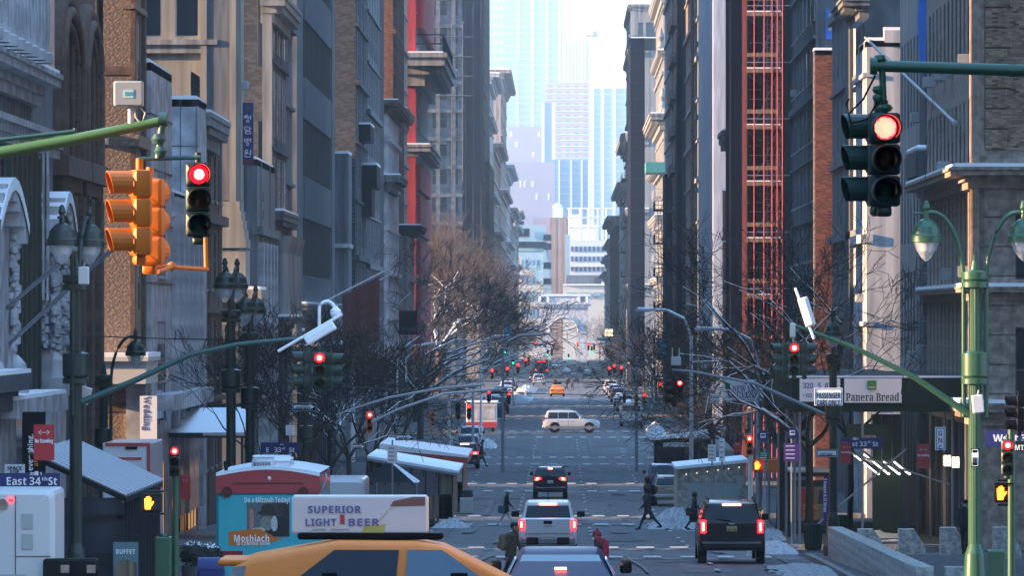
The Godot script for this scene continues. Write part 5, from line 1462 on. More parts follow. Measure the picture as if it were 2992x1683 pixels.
	b = MB.new(); b.t = Transform3D(Basis(Vector3(0, 0, 1), 0.53), Vector3(0.03, -0.06, 0.05)); b.bbox(Vector3(-0.36, -0.09, -0.06), Vector3(0.32, 0.09, 0.08), 0.03); put(b, "box", "white_paint", r)
	b = MB.new(); b.box(Vector3(-0.36, -0.02, -0.1), Vector3(-0.3, 0.04, 0.02)); put(b, "clamp", "steel", r)
	r = thing("dome_camera", "white dome camera on a gooseneck above the tilted antenna box", "camera", at(830, 780, 129.3))
	b = MB.new()
	var p := []
	for k in 9: p.append(at(804 + 38 * (1 - cos(PI * k / 8)) / 2, 778 - 20 * sin(PI * k / 8), 129.3))
	p.push_front(at(804, 838, 129.3)); p.append(at(843, 775, 129.3))
	b.tube(p, [0.035], 8); put(b, "gooseneck", "white_paint", r, true)
	b = MB.new(); b.lathe(at(845, 790, 129.3), [[0.02, -0.1], [0.08, -0.07], [0.11, 0.0], [0.11, 0.08], [0.05, 0.13], [0.03, 0.17]], 12); put(b, "dome", "white_paint", r, true)
	r = thing("antenna_box", "tilted cream antenna box on a pole over the road beside the olive mast arm", "antenna", at(2028, 783, 125))
	b = MB.new(); b.bar(at(1999, 724, 125), at(2046, 852, 125), 0.03); put(b, "pole", "white_paint", r, true)
	b = MB.new(); b.t = Transform3D(Basis(Vector3(0, 0, 1), 0.3) * Basis(Vector3(0, 1, 0), -0.5), Vector3(0, 0, 0.05)); b.bbox(Vector3(-0.1, -0.3, -0.05), Vector3(0.1, 0.28, 0.08), 0.03); put(b, "box", "offwhite", r)
	for q in [[215, 995, 130.5, "small tilted white box on the post below the curved mast arm", 0.3], [2457, 1016, 125.4, "small tilted white box on the bright twin lamp post", -0.1], [212, 693, 129.5, "white junction box high on the dark twin lamp post", 0.0]]:
		r = thing("junction_box", q[3], "box", at(q[0], q[1], q[2]))
		b = MB.new(); b.t = Transform3D(Basis(Vector3(0, 0, 1), -q[4]), Vector3.ZERO); b.bbox(Vector3(-0.11, -0.18, -0.05), Vector3(0.11, 0.18, 0.08), 0.02); put(b, "box", "offwhite", r)
		b = MB.new(); b.bar(Vector3(0, 0.18, 0), Vector3(0.02, 0.27, 0), 0.02); b.box(Vector3(-0.05, -0.04, -0.2), Vector3(0.05, 0.04, -0.05)); put(b, "bracket", "galv", r)
	# street name signs
	board("street_name_sign", "blue street sign reading East 34th St on the dark post beside the glass kiosk", -22, 1190, 152, 1234, 129, "sign_blue", [["East 34", 60, 1211, 20, "white_paint", 86], ["th", 114, 1205, 9, "white_paint", 14], ["St", 134, 1211, 20, "white_paint", 22], ["39\u21e8 1", 92, 1192, 8, "white_paint", 30]])
	board("street_name_sign", "blue street sign reading E 33rd St hanging before the snowy bus roof", 657, 1113, 752, 1140, 204, "sign_blue", [["E", 674, 1132, 12, "white_paint"], ["33", 700, 1132, 12, "white_paint"], ["rd", 714, 1128, 6, "white_paint"], ["St", 735, 1132, 12, "white_paint"], ["Ave", 710, 1118, 4, "white_paint"]])
	board("street_name_sign", "blue street sign reading West 33rd St under the green bakery board", 2112, 1101, 2218, 1129, 206, "sign_blue", [["W", 2124, 1117, 11, "white_paint"], ["st 33", 2160, 1117, 12, "white_paint", 36], ["rd", 2184, 1112, 6, "white_paint"], ["St", 2200, 1117, 12, "white_paint"], ["1\u21e867", 2150, 1104, 5, "white_paint"]])
	board("street_name_sign", "dark blue street sign reading West at the bright twin lamp post", 2476, 1082, 2590, 1124, 122, "sign_blue", [["West 34", 2545, 1102, 18, "white_paint", 100], ["2\u21e8", 2562, 1086, 7, "white_paint"]])
	r = board("regulation_sign", "white sign reading passenger cars only on the lamp post under the olive mast arm", 2047, 976, 2118, 1020, 125, "white_paint", [["PASSENGER", 2082, 995, 14, "black", 60], ["CARS ONLY", 2082, 1013, 14, "black", 58]], "sign", "black")
	board("regulation_sign", "small far white sign with black capitals beside the road side red signal", 1786, 989, 1809, 1014, 210, "white_paint", [["PASSE", 1797, 999, 7, "black", 18], ["CARS", 1797, 1009, 7, "black", 16]], "sign", "black")
	for q in [["red no standing sign on the post beside the dark banner", 86, 1068, 138, 1158, 128.5, 1], ["red no standing sign before the dark shop entrance below the vitamin sign", 2304, 1117, 2337, 1178, 190, 1], ["red no standing sign next to the west 33rd street sign", 2113, 1113, 2139, 1166, 200, 1], ["small red no standing sign behind the parked teal camper", 634, 1168, 662, 1192, 176, 0], ["little red sign in the row of bus notices by the yellow signal", 1845, 1112, 1863, 1138, 222, 0], ["red parking sign past the cafe tables near the snowy kiosk", 455, 1195, 480, 1255, 170, 0]]:
		r = board("no_standing_sign", q[0], q[1], q[2], q[3], q[4], q[5], "sign_red", [["No Standing", (q[1] + q[3]) / 2.0, q[2] + (q[4] - q[2]) * 0.46, (q[3] - q[1]) * 0.19, "white_paint", (q[3] - q[1]) * 0.88]] if q[6] else [])
		arrow2(r, (q[3] - q[1]) * q[5] / F * 0.26, (q[4] - q[2]) * q[5] / F * 0.28, "white_paint")
	one_way("one way sign among the bare branches, arrow towards the road", 735, 1013, 797, 1034, 190)
	one_way("one way sign above the striped dining shed", 995, 1091, 1040, 1108, 290)
	one_way("one way sign beside the yellow signal over the tent", 888, 1115, 918, 1131, 235)
	one_way("one way sign on the post left of the passenger cars post base", 2051, 1129, 2106, 1150, 198, -1)
	one_way("little one way sign seen past the branches by the souvenir banner", 1800, 1071, 1828, 1084, 260)
	one_way("narrow one way sign edge on at the bright twin lamp post", 2440, 1128, 2460, 1174, 125.5, -1)
	# pedestrian signals and low signal posts
	hand_box("lit orange hand signal beside the glass kiosk roof", 357, 1241, 408, 1288, 132)
	hand_box("unlit black pedestrian signal seen from behind under the East street sign", 80, 1240, 140, 1298, 128, "dark_green", false)
	hand_box("lit orange hand signal on the dark post by the bright twin lamp", 2499, 1214, 2546, 1264, 113, "black")
	hand_box("small orange hand signal on the silver post by the plywood shed", 1894, 1156, 1922, 1184, 214, "signal_yellow")
	hand_box("yellow pedestrian signal in profile next to the small orange hand", 1930, 1156, 1956, 1184, 214.5, "signal_yellow", false)
	r = thing("signal_post", "slim sunlit green signal post with a cabinet by the kiosk", "post", Vector3(wx(443, 131), g(131), -131))
	b = MB.new(); b.lathe(Vector3.ZERO, [[0.11, 0], [0.07, 0.3], [0.065, hy(1200, 131) - g(131)]], 10); put(b, "post", "green_paint", r)
	b = MB.new(); b.bbox(Vector3(-0.42, 0.0, -0.2), Vector3(-0.08, hy(1350, 131) - g(131), 0.2), 0.03); b.ball(Vector3(-0.25, hy(1348, 131) - g(131), 0), Vector3(0.12, 0.06, 0.1)); put(b, "cabinet", "green_paint", r)
	signal_at("small red traffic light on the slim green post beside the hand signal", 440, 1160, 131, 0.05, "dark_green", 0, 0.78)
	r = thing("signal_post", "dark signal post with small cabinet near the bright twin lamp", "post", Vector3(wx(2541, 113), g(113), -113))
	b = MB.new(); b.lathe(Vector3.ZERO, [[0.11, 0], [0.07, 0.3], [0.065, hy(1080, 113) - g(113)]], 10); put(b, "post", "green_paint", r)
	signal_at("red traffic light with yellow loops beside the West street sign", 2531, 1150, 112, 0.0, "dark_green", 0, 0.8)
	signal_at("black traffic light in profile above the red one by the West street sign", 2560, 1040, 112.5, -1.4, "black", -1, 0.8)
	r = thing("signal_post", "silver signal post in front of the plywood shed", "post", Vector3(wx(1887, 214), g(214), -214))
	b = MB.new(); b.lathe(Vector3.ZERO, [[0.14, 0], [0.09, 0.3], [0.08, hy(1145, 214) - g(214)]], 10); put(b, "post", "offwhite", r)
	signal_at("yellow traffic light with red lit on the silver post", 1884, 1120, 214, 0.0, "signal_yellow", 0, 0.85)
	# crossing beyond: 33rd street
	r = arm_pole("slim grey mast arm over the souvenir banner", 206, [[2095, 1052], [1900, 965], [1740, 934], [1690, 930]], [0.06, 0.05, 0.04, 0.035], 2095, "galv")
	signal_at("red traffic light over the road before the souvenir banner", 1709, 980, 206, 0.0, "black", 0, 0.8)
	signal_at("black traffic light in profile next to the one before the souvenir banner", 1694, 985, 206.4, -1.4, "black", -1, 1.0)
	r = thing("utility_cabinet", "small grey box with two aerials above the red signal by the souvenir banner", "box", at(1700, 908, 206)); b = MB.new(); b.bbox(Vector3(-0.16, -0.14, -0.1), Vector3(0.16, 0.14, 0.1), 0.02); put(b, "cabinet", "offwhite", r)
	b = MB.new(); b.bar(Vector3(-0.12, 0.14, 0), Vector3(-0.12, 0.42, 0), 0.02); b.bar(Vector3(0.1, 0.14, 0), Vector3(0.1, 0.42, 0), 0.02); put(b, "aerial", "offwhite", r)
	for q in [["snow covered pale mast arm curving over the tent roofs", [[1210, 968], [1110, 976], [980, 1000], [900, 1024], [846, 1044]], 206], ["grey mast arm curving over the striped shed", [[1240, 980], [1120, 990], [1000, 1030], [935, 1062]], 212], ["pale lamp arm with a long head over the striped shed", [[1022, 960], [1022, 900], [1060, 868], [1120, 858]], 300], ["grey lamp arm behind the pale one", [[1000, 1000], [1000, 900], [1040, 870], [1090, 860]], 310]]:
		arm_pole(q[0], q[2], q[1], [0.05, 0.045, 0.04, 0.03], q[1][0][0], "galv_snow", false)
	signal_at("yellow traffic light with red lit above the tent roof", 930, 1060, 215, 0.1, "signal_yellow", 0, 0.82)
	# silver street poles with curved lamp arms
	for q in [[1738, 300, 790, "pale curved lamp pole over the parked white van", -1], [1600, 420, 860, "thin pale lamp pole beyond the white van", -1], [1265, 420, 850, "thin pale lamp pole past the food trailer", 1], [1210, 560, 850, "far thin lamp pole near the teal banner", 1], [1640, 610, 905, "far lamp pole near the green street signs", -1], [1560, 760, 868, "distant lamp pole by the yellow signals", -1], [1290, 760, 868, "distant lamp pole opposite the yellow signals", 1], [1905, 262, 840, "thin grey pole with a curved lamp behind the souvenir banner", -1]]:
		r = thing("lamp_pole", q[3], "lamp pole", Vector3(wx(q[0], q[1]), g(q[1]) + 0.15, -q[1]))
		var top := hy(q[2], q[1]) - g(q[1])
		b = MB.new(); b.tube([Vector3(0, 0, 0), Vector3(0, top - 1.2, 0), Vector3(q[4] * 0.3, top - 0.4, 0), Vector3(q[4] * 1.1, top, 0), Vector3(q[4] * 2.0, top + 0.05, 0)], [0.11, 0.08, 0.06, 0.05], 7); put(b, "pole", "galv", r)
		b = MB.new(); b.bbox(Vector3(q[4] * 1.9, top - 0.05, -0.12), Vector3(q[4] * 2.6, top + 0.1, 0.12), 0.04); put(b, "lamp_head", "galv", r)
		b = MB.new(); b.tube([Vector3(q[4] * 0.3, top - 0.34, 0), Vector3(q[4] * 1.1, top + 0.06, 0), Vector3(q[4] * 2.5, top + 0.14, 0)], [0.03], 4); put(b, "snow", "snow", r)
	# far traffic lights: x, y, distance, lamp, housing
	var fs := [[1180, 1034, 300, 0, "black"], [1152, 1034, 302, -1, "black"], [1230, 996, 372, 0, "black"], [1280, 1000, 372, 0, "black"], [1238, 940, 455, 0, "signal_yellow"], [1276, 935, 455, 0, "signal_yellow"], [1303, 926, 455, 0, "signal_yellow"], [1322, 912, 535, 0, "signal_yellow"], [1330, 908, 535, -1, "signal_yellow"], [1545, 928, 480, 0, "signal_yellow"], [1562, 932, 480, 0, "signal_yellow"], [1532, 934, 480, 0, "signal_yellow"], [1620, 1002, 370, 0, "signal_yellow"], [1600, 1006, 371, -1, "signal_yellow"], [1348, 868, 700, 0, "signal_yellow"], [1372, 866, 780, 0, "signal_yellow"], [1394, 864, 790, 0, "signal_yellow"], [1378, 888, 690, 2, "signal_yellow"], [1388, 886, 692, -1, "signal_yellow"], [1430, 897, 860, 2, "black"], [1480, 872, 700, 0, "signal_yellow"], [1488, 880, 701, 2, "signal_yellow"], [1494, 872, 705, -1, "signal_yellow"], [1452, 866, 860, 0, "signal_yellow"], [1508, 868, 860, 0, "signal_yellow"], [1570, 1000, 455, -1, "black"], [1660, 975, 380, 0, "signal_yellow"], [1088, 1055, 300, -1, "signal_yellow"], [1270, 880, 620, 2, "black"], [1290, 907, 620, 2, "black"]]
	var fl := ["red light in a black head over the hood of the parked black suv", "unlit black head beside the one over the parked black suv", "red light in a black head before the trailer's end, kerb side", "red light in a black head before the trailer's far corner", "first of three red lights in yellow heads above the trailer", "second of three red lights in yellow heads above the trailer", "last of three red lights in yellow heads above the trailer, road side", "red light on the tall yellow head by the far kerb planters", "unlit back of the tall yellow head by the far kerb planters", "middle of three red lights near the snowy west kerb", "third of three red lights near the snowy west kerb, pavement side", "first of three red lights near the snowy west kerb, road side", "red light in a yellow head just above the parked white van", "unlit yellow head in profile above the parked white van", "first of three tiny red lights in a line over the far queue", "second of three tiny red lights in a line over the far queue", "third of three tiny red lights in a line over the far queue, under the arch", "tiny green light over the white van in the far queue", "unlit yellow back beside the tiny green light over the far white van", "tiny green light in a black head in the middle of the far queue", "red light atop the yellow cluster over the far grey van", "green light in the yellow cluster over the far grey van", "unlit yellow back in the cluster over the far grey van", "tiny red light before the arch pier on the road side", "tiny red light by the trees of the arch", "unlit black head over the far snowy west kerb", "red light behind the twigs by the blue banner", "unlit yellow head on a post by the parked black suv", "tiny green light below the teal lamp banner", "second tiny green light below the teal lamp banner"]
	for i in fs.size():
		var q: Array = fs[i]
		signal_at(fl[i], q[0], q[1], q[2], 0.1, q[4], q[3], 0.85, "green_far" if q[3] == 2 else "red_far")
	for q in [["bare mast arm under the far red lights above parked cars", [[1130, 1010], [1180, 1000], [1240, 978], [1290, 974]], 372], ["snowy mast arm at the fourth crossing by the food trailer", [[1190, 975], [1240, 925], [1300, 898], [1320, 892]], 455], ["pale arm reaching over far traffic", [[1210, 930], [1270, 900], [1330, 880], [1395, 856]], 540], ["thin arm high over distant traffic", [[1290, 890], [1340, 870], [1400, 858]], 700], ["thin dark arm near the snowy kerb beyond the van", [[1690, 975], [1620, 935], [1540, 915]], 480], ["far arm opposite over the traffic", [[1570, 890], [1520, 872], [1470, 862]], 700]]:
		arm_pole(q[0], q[2], q[1], [0.07, 0.06, 0.05, 0.04], q[1][0][0], "galv_snow")
	# overhead cables
	for q in [["thin cable crossing above the snowy mast arms", [[860, 972, 190], [1100, 984, 230], [1500, 994, 260], [1750, 985, 206]]], ["thin guy wires sweeping down in front of the pale blank wall", [[2345, 250, 250], [2310, 600, 230], [2265, 990, 215]]], ["thin cable from the tan building down to the green scaffold", [[2335, 300, 255], [2300, 700, 235], [2285, 985, 215]]], ["black cable strung across the white pilaster building", [[150, 840, 130], [330, 850, 180], [720, 858, 130]]]]:
		r = thing("cable", q[0], "cable", at(q[1][0][0], q[1][0][1], q[1][0][2]))
		p = []
		for w in q[1]: p.append(at(w[0], w[1], w[2]))
		b = MB.new(); b.tube(p, [0.014], 4); put(b, "wire", "black", r, true)
	r = thing("flagpole", "grey flagpole slanting from the narrow ornate house over the pale wall", "flagpole", at(2175, 95, 312)); b = MB.new(); b.bar(at(2175, 95, 312), at(2402, 312, 235), 0.07, 6); b.ball(at(2400, 310, 235), Vector3(0.12, 0.12, 0.12)); put(b, "pole", "galv", r, true)
	for q in [["pale pole slanting up across the carved garland piers", 0, 790, 178, 640], ["second pale pole slanting across the garland piers below the first", 0, 895, 185, 715], ["thin pale pole slanting to the stucco wall", 215, 690, 290, 622]]:
		r = thing("flagpole", q[0], "flagpole", at(q[1], q[2], 160)); b = MB.new(); b.bar(at(q[1] - 60, q[2] + 50, 166), at(q[3], q[4], 150), 0.055, 7); put(b, "pole", "galv", r, true)

# ---- bare winter trees
func grow(tb: Array, r: RandomNumberGenerator, p: Vector3, d: Vector3, l: float, rad: float, dep: int, o: Dictionary) -> void:
	var q := p
	var dd := d
	var pts := [p]
	var rr := [rad]
	var seg := 3 if dep < 3 else 2
	for i in seg:
		dd = (dd + Vector3(r.randf_range(-1, 1), r.randf_range(-0.8, 1) * 0.8 + o.get("up", 0.1), r.randf_range(-1, 1)) * o.get("wig", 0.22)).normalized()
		q += dd * l / seg
		pts.append(q); rr.append(maxf(rad * (1.0 - 0.4 * (i + 1) / seg), o.tw))
	var thick: bool = rad > o.get("limb", 0.035)
	(tb[0] if thick else tb[1]).tube(pts, rr, 6 if dep < 2 else (4 if thick else 3))
	if o.get("snow", false) and rad > o.tw * 1.05 and absf(dd.y) < 0.75:
		var sp := []
		for e in pts: sp.append(e + Vector3(0, rad * 0.75, 0))
		tb[2].tube(sp, [rad * 0.9], 3)
	if dep >= o.max: return
	var n := 2 + (1 if r.randf() < o.get("fork", 0.55) else 0)
	for i in n:
		var axis := dd.cross(Vector3(r.randf_range(-1, 1), r.randf_range(-1, 1), r.randf_range(-1, 1))).normalized()
		var nd: Vector3 = dd.rotated(axis, r.randf_range(0.3, 0.85) * o.get("open", 1.0))
		nd = (nd + o.get("lean", Vector3.ZERO) * 0.25).normalized()
		var st: Vector3 = pts[-1] if i < 2 else pts[1 + r.randi() % (pts.size() - 1)]
		grow(tb, r, st, nd, l * r.randf_range(0.62, 0.88), rr[-1] * (0.85 if i == 0 else 0.66), dep + 1, o)
func tree(label: String, X: float, D: float, h: float, rad: float, sd: int, o := {}) -> Node3D:
	var r := RandomNumberGenerator.new(); r.seed = sd
	var root := thing("bare_tree", label, "tree", Vector3(X, g(D) + 0.1, -D), o.get("group", "bare street trees"))
	var tb := [MB.new(), MB.new(), MB.new()]
	var oo := {tw = 0.012, max = 6}
	oo.merge(o, true)
	var th: float = h * o.get("bole", 0.3)
	tb[0].tube([Vector3(0, -0.1, 0), Vector3(0, 0.3, 0), Vector3(0.05, th * 0.5, 0), Vector3(0, th, 0)], [rad * 1.5, rad * 1.1, rad, rad * 0.85], 9)
	for i in int(o.get("limbs", 4)):
		var a := TAU * i / float(o.get("limbs", 4)) + r.randf_range(-0.4, 0.4)
		var nd: Vector3 = (Vector3(cos(a), 0, sin(a)) * o.get("spread", 0.75) + Vector3.UP + o.get("lean", Vector3.ZERO)).normalized()
		grow(tb, r, Vector3(0, th * r.randf_range(0.8, 1.0), 0), nd, h * 0.24, rad * 0.6, 1, oo)
	var tk := o.get("mat", "bark") as String
	put(tb[0], "trunk", tk, root)
	stuff(put(tb[1], "twigs", o.get("tmat", "twig"), root))
	if tb[2].v.size(): stuff(put(tb[2], "snow_on_branches", "snow", root))
	return root
func trees() -> void:
	var t1 := tree("dark bare street tree with a leaning trunk just past the one way sign", -10.3, 238, 8.6, 0.15, 11, {fork = 0.5, max = 6, open = 0.9})
	var t2 := tree("dark bare street tree behind the tent roof", -10.6, 262, 8.8, 0.14, 12, {fork = 0.7, max = 7})
	tree("dense bare street tree over the striped dining shed", -10.4, 286, 9.2, 0.14, 13, {fork = 0.72, max = 7})
	tree("dense dark bare tree in front of the maroon flag", -10.6, 318, 9.4, 0.14, 14, {fork = 0.72, max = 7, snow = true})
	copy(t1, "bare street tree by the black parked car", Vector3(-10.4, g(345), -345), 2.0, 1.0)
	copy(t2, "bare street tree by the white food trailer", Vector3(-10.5, g(410), -410), 1.0, 0.95)
	var big := tree("tall spreading bare tree with snow along its branches, leaning over the avenue", -11.5, 520, 18.0, 0.26, 15, {fork = 0.55, max = 7, snow = true, tw = 0.024, limb = 0.05, lean = Vector3(0.22, 0.0, 0.1), tmat = "park_twig", spread = 0.9, bole = 0.22})
	var big2 := copy(big, "second tall snowy bare tree leaning over the avenue behind the first", Vector3(-13.5, g(590), -590), 0.5, 1.0)
	copy(big, "third tall snowy bare tree before the park", Vector3(-14.5, g(680), -680), -0.4, 1.0)
	# the park
	var pk := tree("brown leafless park tree nearest the red netted building", -17.5, 800, 23.0, 0.35, 21, {fork = 0.65, max = 7, tw = 0.028, limb = 0.08, tmat = "park_twig", mat = "park_twig", group = "leafless park trees", spread = 0.7, snow = true})
	var pk2 := tree("brown leafless park tree beneath the wedge tower", -16.5, 850, 21.0, 0.33, 22, {fork = 0.65, max = 7, tw = 0.028, limb = 0.08, tmat = "park_twig", mat = "park_twig", group = "leafless park trees", spread = 0.8, lean = Vector3(0.1, 0, 0)})
	var r := RandomNumberGenerator.new(); r.seed = 31
	for i in 7:
		var d := 820.0 + i * 27.0
		copy(pk if i % 2 else pk2, "leafless brown tree in the thicket of the park before the wedge tower", Vector3(-15.5 - r.randf() * 8.0, g(d), -d), r.randf() * 6.0, r.randf_range(0.8, 1.05))
	for i in 7:
		var d := 1120.0 + i * 90.0
		copy(pk2 if i % 2 else pk, "far leafless street tree along the hazy row past the wedge tower", Vector3(-12.5, g(d), -d), i * 1.3, 0.45)
	for i in 6:
		var d := 640.0 + i * 110.0
		copy(pk if i % 2 else pk2, "far leafless street tree along the kerb below the dark netted column", Vector3(11.0, g(d), -d), i * 1.7, 0.38)
	for i in 8:
		var x: float = [-15.5, -13.0, -19.0, 13.0, 16.5, 20.5, -23, 24.0][i]
		copy(pk if i % 2 else pk2, "leafless tree of the square beside the marble arch", Vector3(x, g(2200), -2205.0 - i * 4.0), i * 0.9, 0.66)
	# west pavement
	tree("tall dark bare tree with a stout trunk in front of the souvenir banner", 9.0, 262, 13.5, 0.26, 41, {fork = 0.45, max = 7, spread = 1.0, bole = 0.3, wig = 0.3, snow = true})
	tree("bare tree with low snowy boughs over the plywood shed", 9.3, 242, 9.5, 0.15, 42, {fork = 0.5, max = 6, spread = 1.3, bole = 0.4, wig = 0.3, snow = true, lean = Vector3(-0.3, -0.1, 0)})
	tree("thick dark bare tree behind the parked blue car", 9.5, 312, 9.6, 0.18, 43, {fork = 0.85, max = 7, spread = 0.9})
	tree("thick dark bare tree next to the white van", 9.6, 352, 9.8, 0.18, 44, {fork = 0.85, max = 7, spread = 0.9})
	tree("dense bare tree with drooping twigs below the fire escapes", 9.4, 402, 11.5, 0.18, 45, {fork = 0.88, max = 7, spread = 0.9, up = 0.02, tw = 0.016})
	tree("slim bare tree reaching over the pale blank wall", 12.2, 272, 13.0, 0.12, 46, {fork = 0.5, max = 6, spread = 0.8, lean = Vector3(0.2, 0, 0)})

# ---- vehicles: rear at z = 0 facing the viewer, nose towards -z
func paint(key: String, c: Color, coat := 0.8, rough := 0.4) -> String:
	var m := dm(key, c, rough)
	m.clearcoat_enabled = coat > 0; m.clearcoat = coat; m.clearcoat_roughness = 0.08
	return key
var tyre_mesh: Mesh
var rim_mesh: Mesh
func wheel(root: Node3D, c: Vector3, r: float) -> void:
	if tyre_mesh == null:
		var b := MB.new()
		b.t = Transform3D(Basis(Vector3(0, 0, 1), -PI / 2), Vector3.ZERO)
		b.lathe(Vector3.ZERO, [[0.0, -0.34], [0.62, -0.34], [0.62, -0.3], [0.93, -0.3], [1.0, -0.22], [1.0, 0.22], [0.93, 0.3], [0.62, 0.3], [0.62, 0.34], [0.0, 0.34]], 20)
		tyre_mesh = b.mesh()
		b = MB.new()
		for s in [-1, 1]:
			for k in 6:
				var a := TAU * k / 6
				b.cbox(Vector3(s * 0.35, cos(a) * 0.3, sin(a) * 0.3), Vector3(0.03, 0.22 + absf(cos(a)) * 0.3, 0.22 + absf(sin(a)) * 0.3))
			b.cyl(Vector3(s * 0.33, 0, 0), Vector3(s * 0.38, 0, 0), 0.16, 8)
		rim_mesh = b.mesh()
	var t := inst(tyre_mesh, "wheel", "rubber", root)
	t.position = c; t.scale = Vector3.ONE * r
	inst(rim_mesh, "rim", "steel", t)
# o: L W H belt clr hood, g [zA zB zC zD] greenhouse from windscreen foot to tail, top (roof half width), lights [[x0 x1 y0 y1]], brake
func auto(nm: String, label: String, cat: String, pos: Vector3, yaw: float, pm: String, o: Dictionary) -> Node3D:
	var r := thing(nm, label, cat, pos, o.get("group", ""), yaw)
	var L: float = o.L; var hw: float = o.W / 2.0; var H: float = o.H; var bl: float = o.belt; var c: float = o.get("clr", 0.28)
	var hood: float = o.get("hood", bl - 0.05)
	var tail: float = o.get("tail", bl)
	var b := MB.new()
	b.loft([MB.rrect(-hw * 0.8, hw * 0.8, c + 0.12, hood - 0.18, 0.12, -L, 3), MB.rrect(-hw * 0.94, hw * 0.94, c + 0.02, hood - 0.05, 0.16, -L + 0.18, 3), MB.rrect(-hw, hw, c, hood, 0.14, -L + 0.7, 3), MB.rrect(-hw, hw, c, bl - 0.01, 0.12, -o.g[0] - 0.15, 3), MB.rrect(-hw, hw, c, bl, 0.10, -o.g[0] + 0.4, 3), MB.rrect(-hw, hw, c, tail, 0.10, -0.55, 3), MB.rrect(-hw * 0.985, hw * 0.985, c + 0.04, tail - 0.01, 0.10, -0.14, 3), MB.rrect(-hw * 0.93, hw * 0.93, c + 0.1, tail - 0.06, 0.12, -0.02, 3)])
	b.soften(38)
	put(b, "body", pm, r)
	var th: float = o.get("top", hw * 0.78)
	var rh: float = o.get("rh", H - 0.07)
	var gb := hw * 0.93
	var z: Array = o.g
	b = MB.new()
	var zm: float = (z[1] + z[2]) / 2.0
	b.loft([MB.trap(gb * 0.9, gb * 0.9, bl - 0.06, bl + 0.02, 0.01, -z[0]), MB.trap(gb, th, bl - 0.06, H - 0.06, 0.1, -z[1] - 0.06), MB.trap(gb, th, bl - 0.06, H - 0.01, 0.1, -z[1] + 0.25), MB.trap(gb, th, bl - 0.06, H, 0.1, -zm), MB.trap(gb, th, bl - 0.06, minf(H - 0.02, rh + 0.07), 0.1, -z[2] - 0.2), MB.trap(gb, th * 0.97, bl - 0.06, rh, 0.1, -z[2]), MB.trap(gb * 0.97, gb * 0.93, bl - 0.06, bl + 0.03, 0.02, -z[3])])
	b.soften(38)
	put(b, "cabin", o.get("roofm", pm), r)
	var gm: String = o.get("glassm", "car_glass")
	var px := func(y: float) -> float: return lerpf(gb, th, clampf((y - bl) / (H - bl), 0, 1))
	var rz := func(y: float) -> float: return lerpf(-z[3], -z[2], clampf((y - bl) / (rh - bl), 0, 1)) + 0.02
	var y0: float = bl + o.get("rg0", 0.06); var y1: float = H - o.get("rg1", 0.16)
	b = MB.new(); b.poly([Vector3(-px.call(y0) * 0.86, y0, rz.call(y0)), Vector3(px.call(y0) * 0.86, y0, rz.call(y0)), Vector3(px.call(y1) * 0.88, y1, rz.call(y1)), Vector3(-px.call(y1) * 0.88, y1, rz.call(y1))], Vector3(0, 0, -0.03)); put(b, "rear_window", gm, r)
	if o.get("wiper", true):
		b = MB.new(); b.bar(Vector3(0.0, y0 + 0.02, rz.call(y0) + 0.02), Vector3(-0.45, y0 + 0.09, rz.call(y0 + 0.05) + 0.02), 0.015, 4); put(b, "rear_wiper", "black", r)
	var fz := func(y: float) -> float: return lerpf(-z[0], -z[1], clampf((y - bl) / (H - 0.06 - bl), 0, 1)) - 0.02
	b = MB.new(); b.poly([Vector3(px.call(bl) * 0.9, bl + 0.08, fz.call(bl + 0.08)), Vector3(-px.call(bl) * 0.9, bl + 0.08, fz.call(bl + 0.08)), Vector3(-th * 0.9, H - 0.12, fz.call(H - 0.12)), Vector3(th * 0.9, H - 0.12, fz.call(H - 0.12))], Vector3(0, 0, 0.02)); put(b, "windscreen", gm, r)
	var sw: Array = o.get("side", [])  # side windows: bottom z a..b, top z c..d (distances from the rear)
	for s in [-1, 1]:
		for w in sw:
			b = MB.new()
			var yb: float = bl + 0.06; var yt: float = H - o.get("sg1", 0.17)
			var q := [Vector3(s * (px.call(yb) + 0.012), yb, -w[0]), Vector3(s * (px.call(yb) + 0.012), yb, -w[1]), Vector3(s * (px.call(yt) + 0.012), yt, -w[3]), Vector3(s * (px.call(yt) + 0.012), yt, -w[2])]
			if s < 0: q.reverse()
			b.poly(q, Vector3(-s * 0.03, 0, 0)); put(b, "side_window", gm, r)
		for k in o.get("doors", []):
			b = MB.new(); b.box(Vector3(s * (hw - 0.02), c + 0.12, -k - 0.012), Vector3(s * (hw + 0.004), bl - 0.05, -k + 0.012)); put(b, "door_seam", "black", r)
			b = MB.new(); b.bbox(Vector3(s * (hw - 0.01), bl - 0.2, -k - 0.42), Vector3(s * (hw + 0.03), bl - 0.15, -k - 0.2), 0.01); put(b, "door_handle", "steel", r)
		b = MB.new(); b.bbox(Vector3(s * (hw + 0.01), bl + 0.0, -z[0] + 0.35), Vector3(s * (hw + o.get("mir", 0.2)), bl + 0.2, -z[0] + 0.2), 0.04); put(b, "wing_mirror", o.get("mirm", "black"), r)
	for l in o.get("lights", []):
		for s in [-1, 1]:
			b = MB.new(); b.bbox(Vector3(s * l[0], l[2], -0.12), Vector3(s * l[1], l[3], l[4] if l.size() > 4 else 0.02), 0.03); put(b, "tail_light", "brake" if o.get("brake", false) else "tail_red", r)
			if o.get("brake", false) and o.get("hot", true):
				b = MB.new(); b.bbox(Vector3(s * lerpf(l[0], l[1], 0.3), lerpf(l[2], l[3], 0.15), 0.0), Vector3(s * lerpf(l[0], l[1], 0.75), lerpf(l[2], l[3], 0.85), (l[4] if l.size() > 4 else 0.02) + 0.006), 0.02); put(b, "light_core", "brake_core", r)
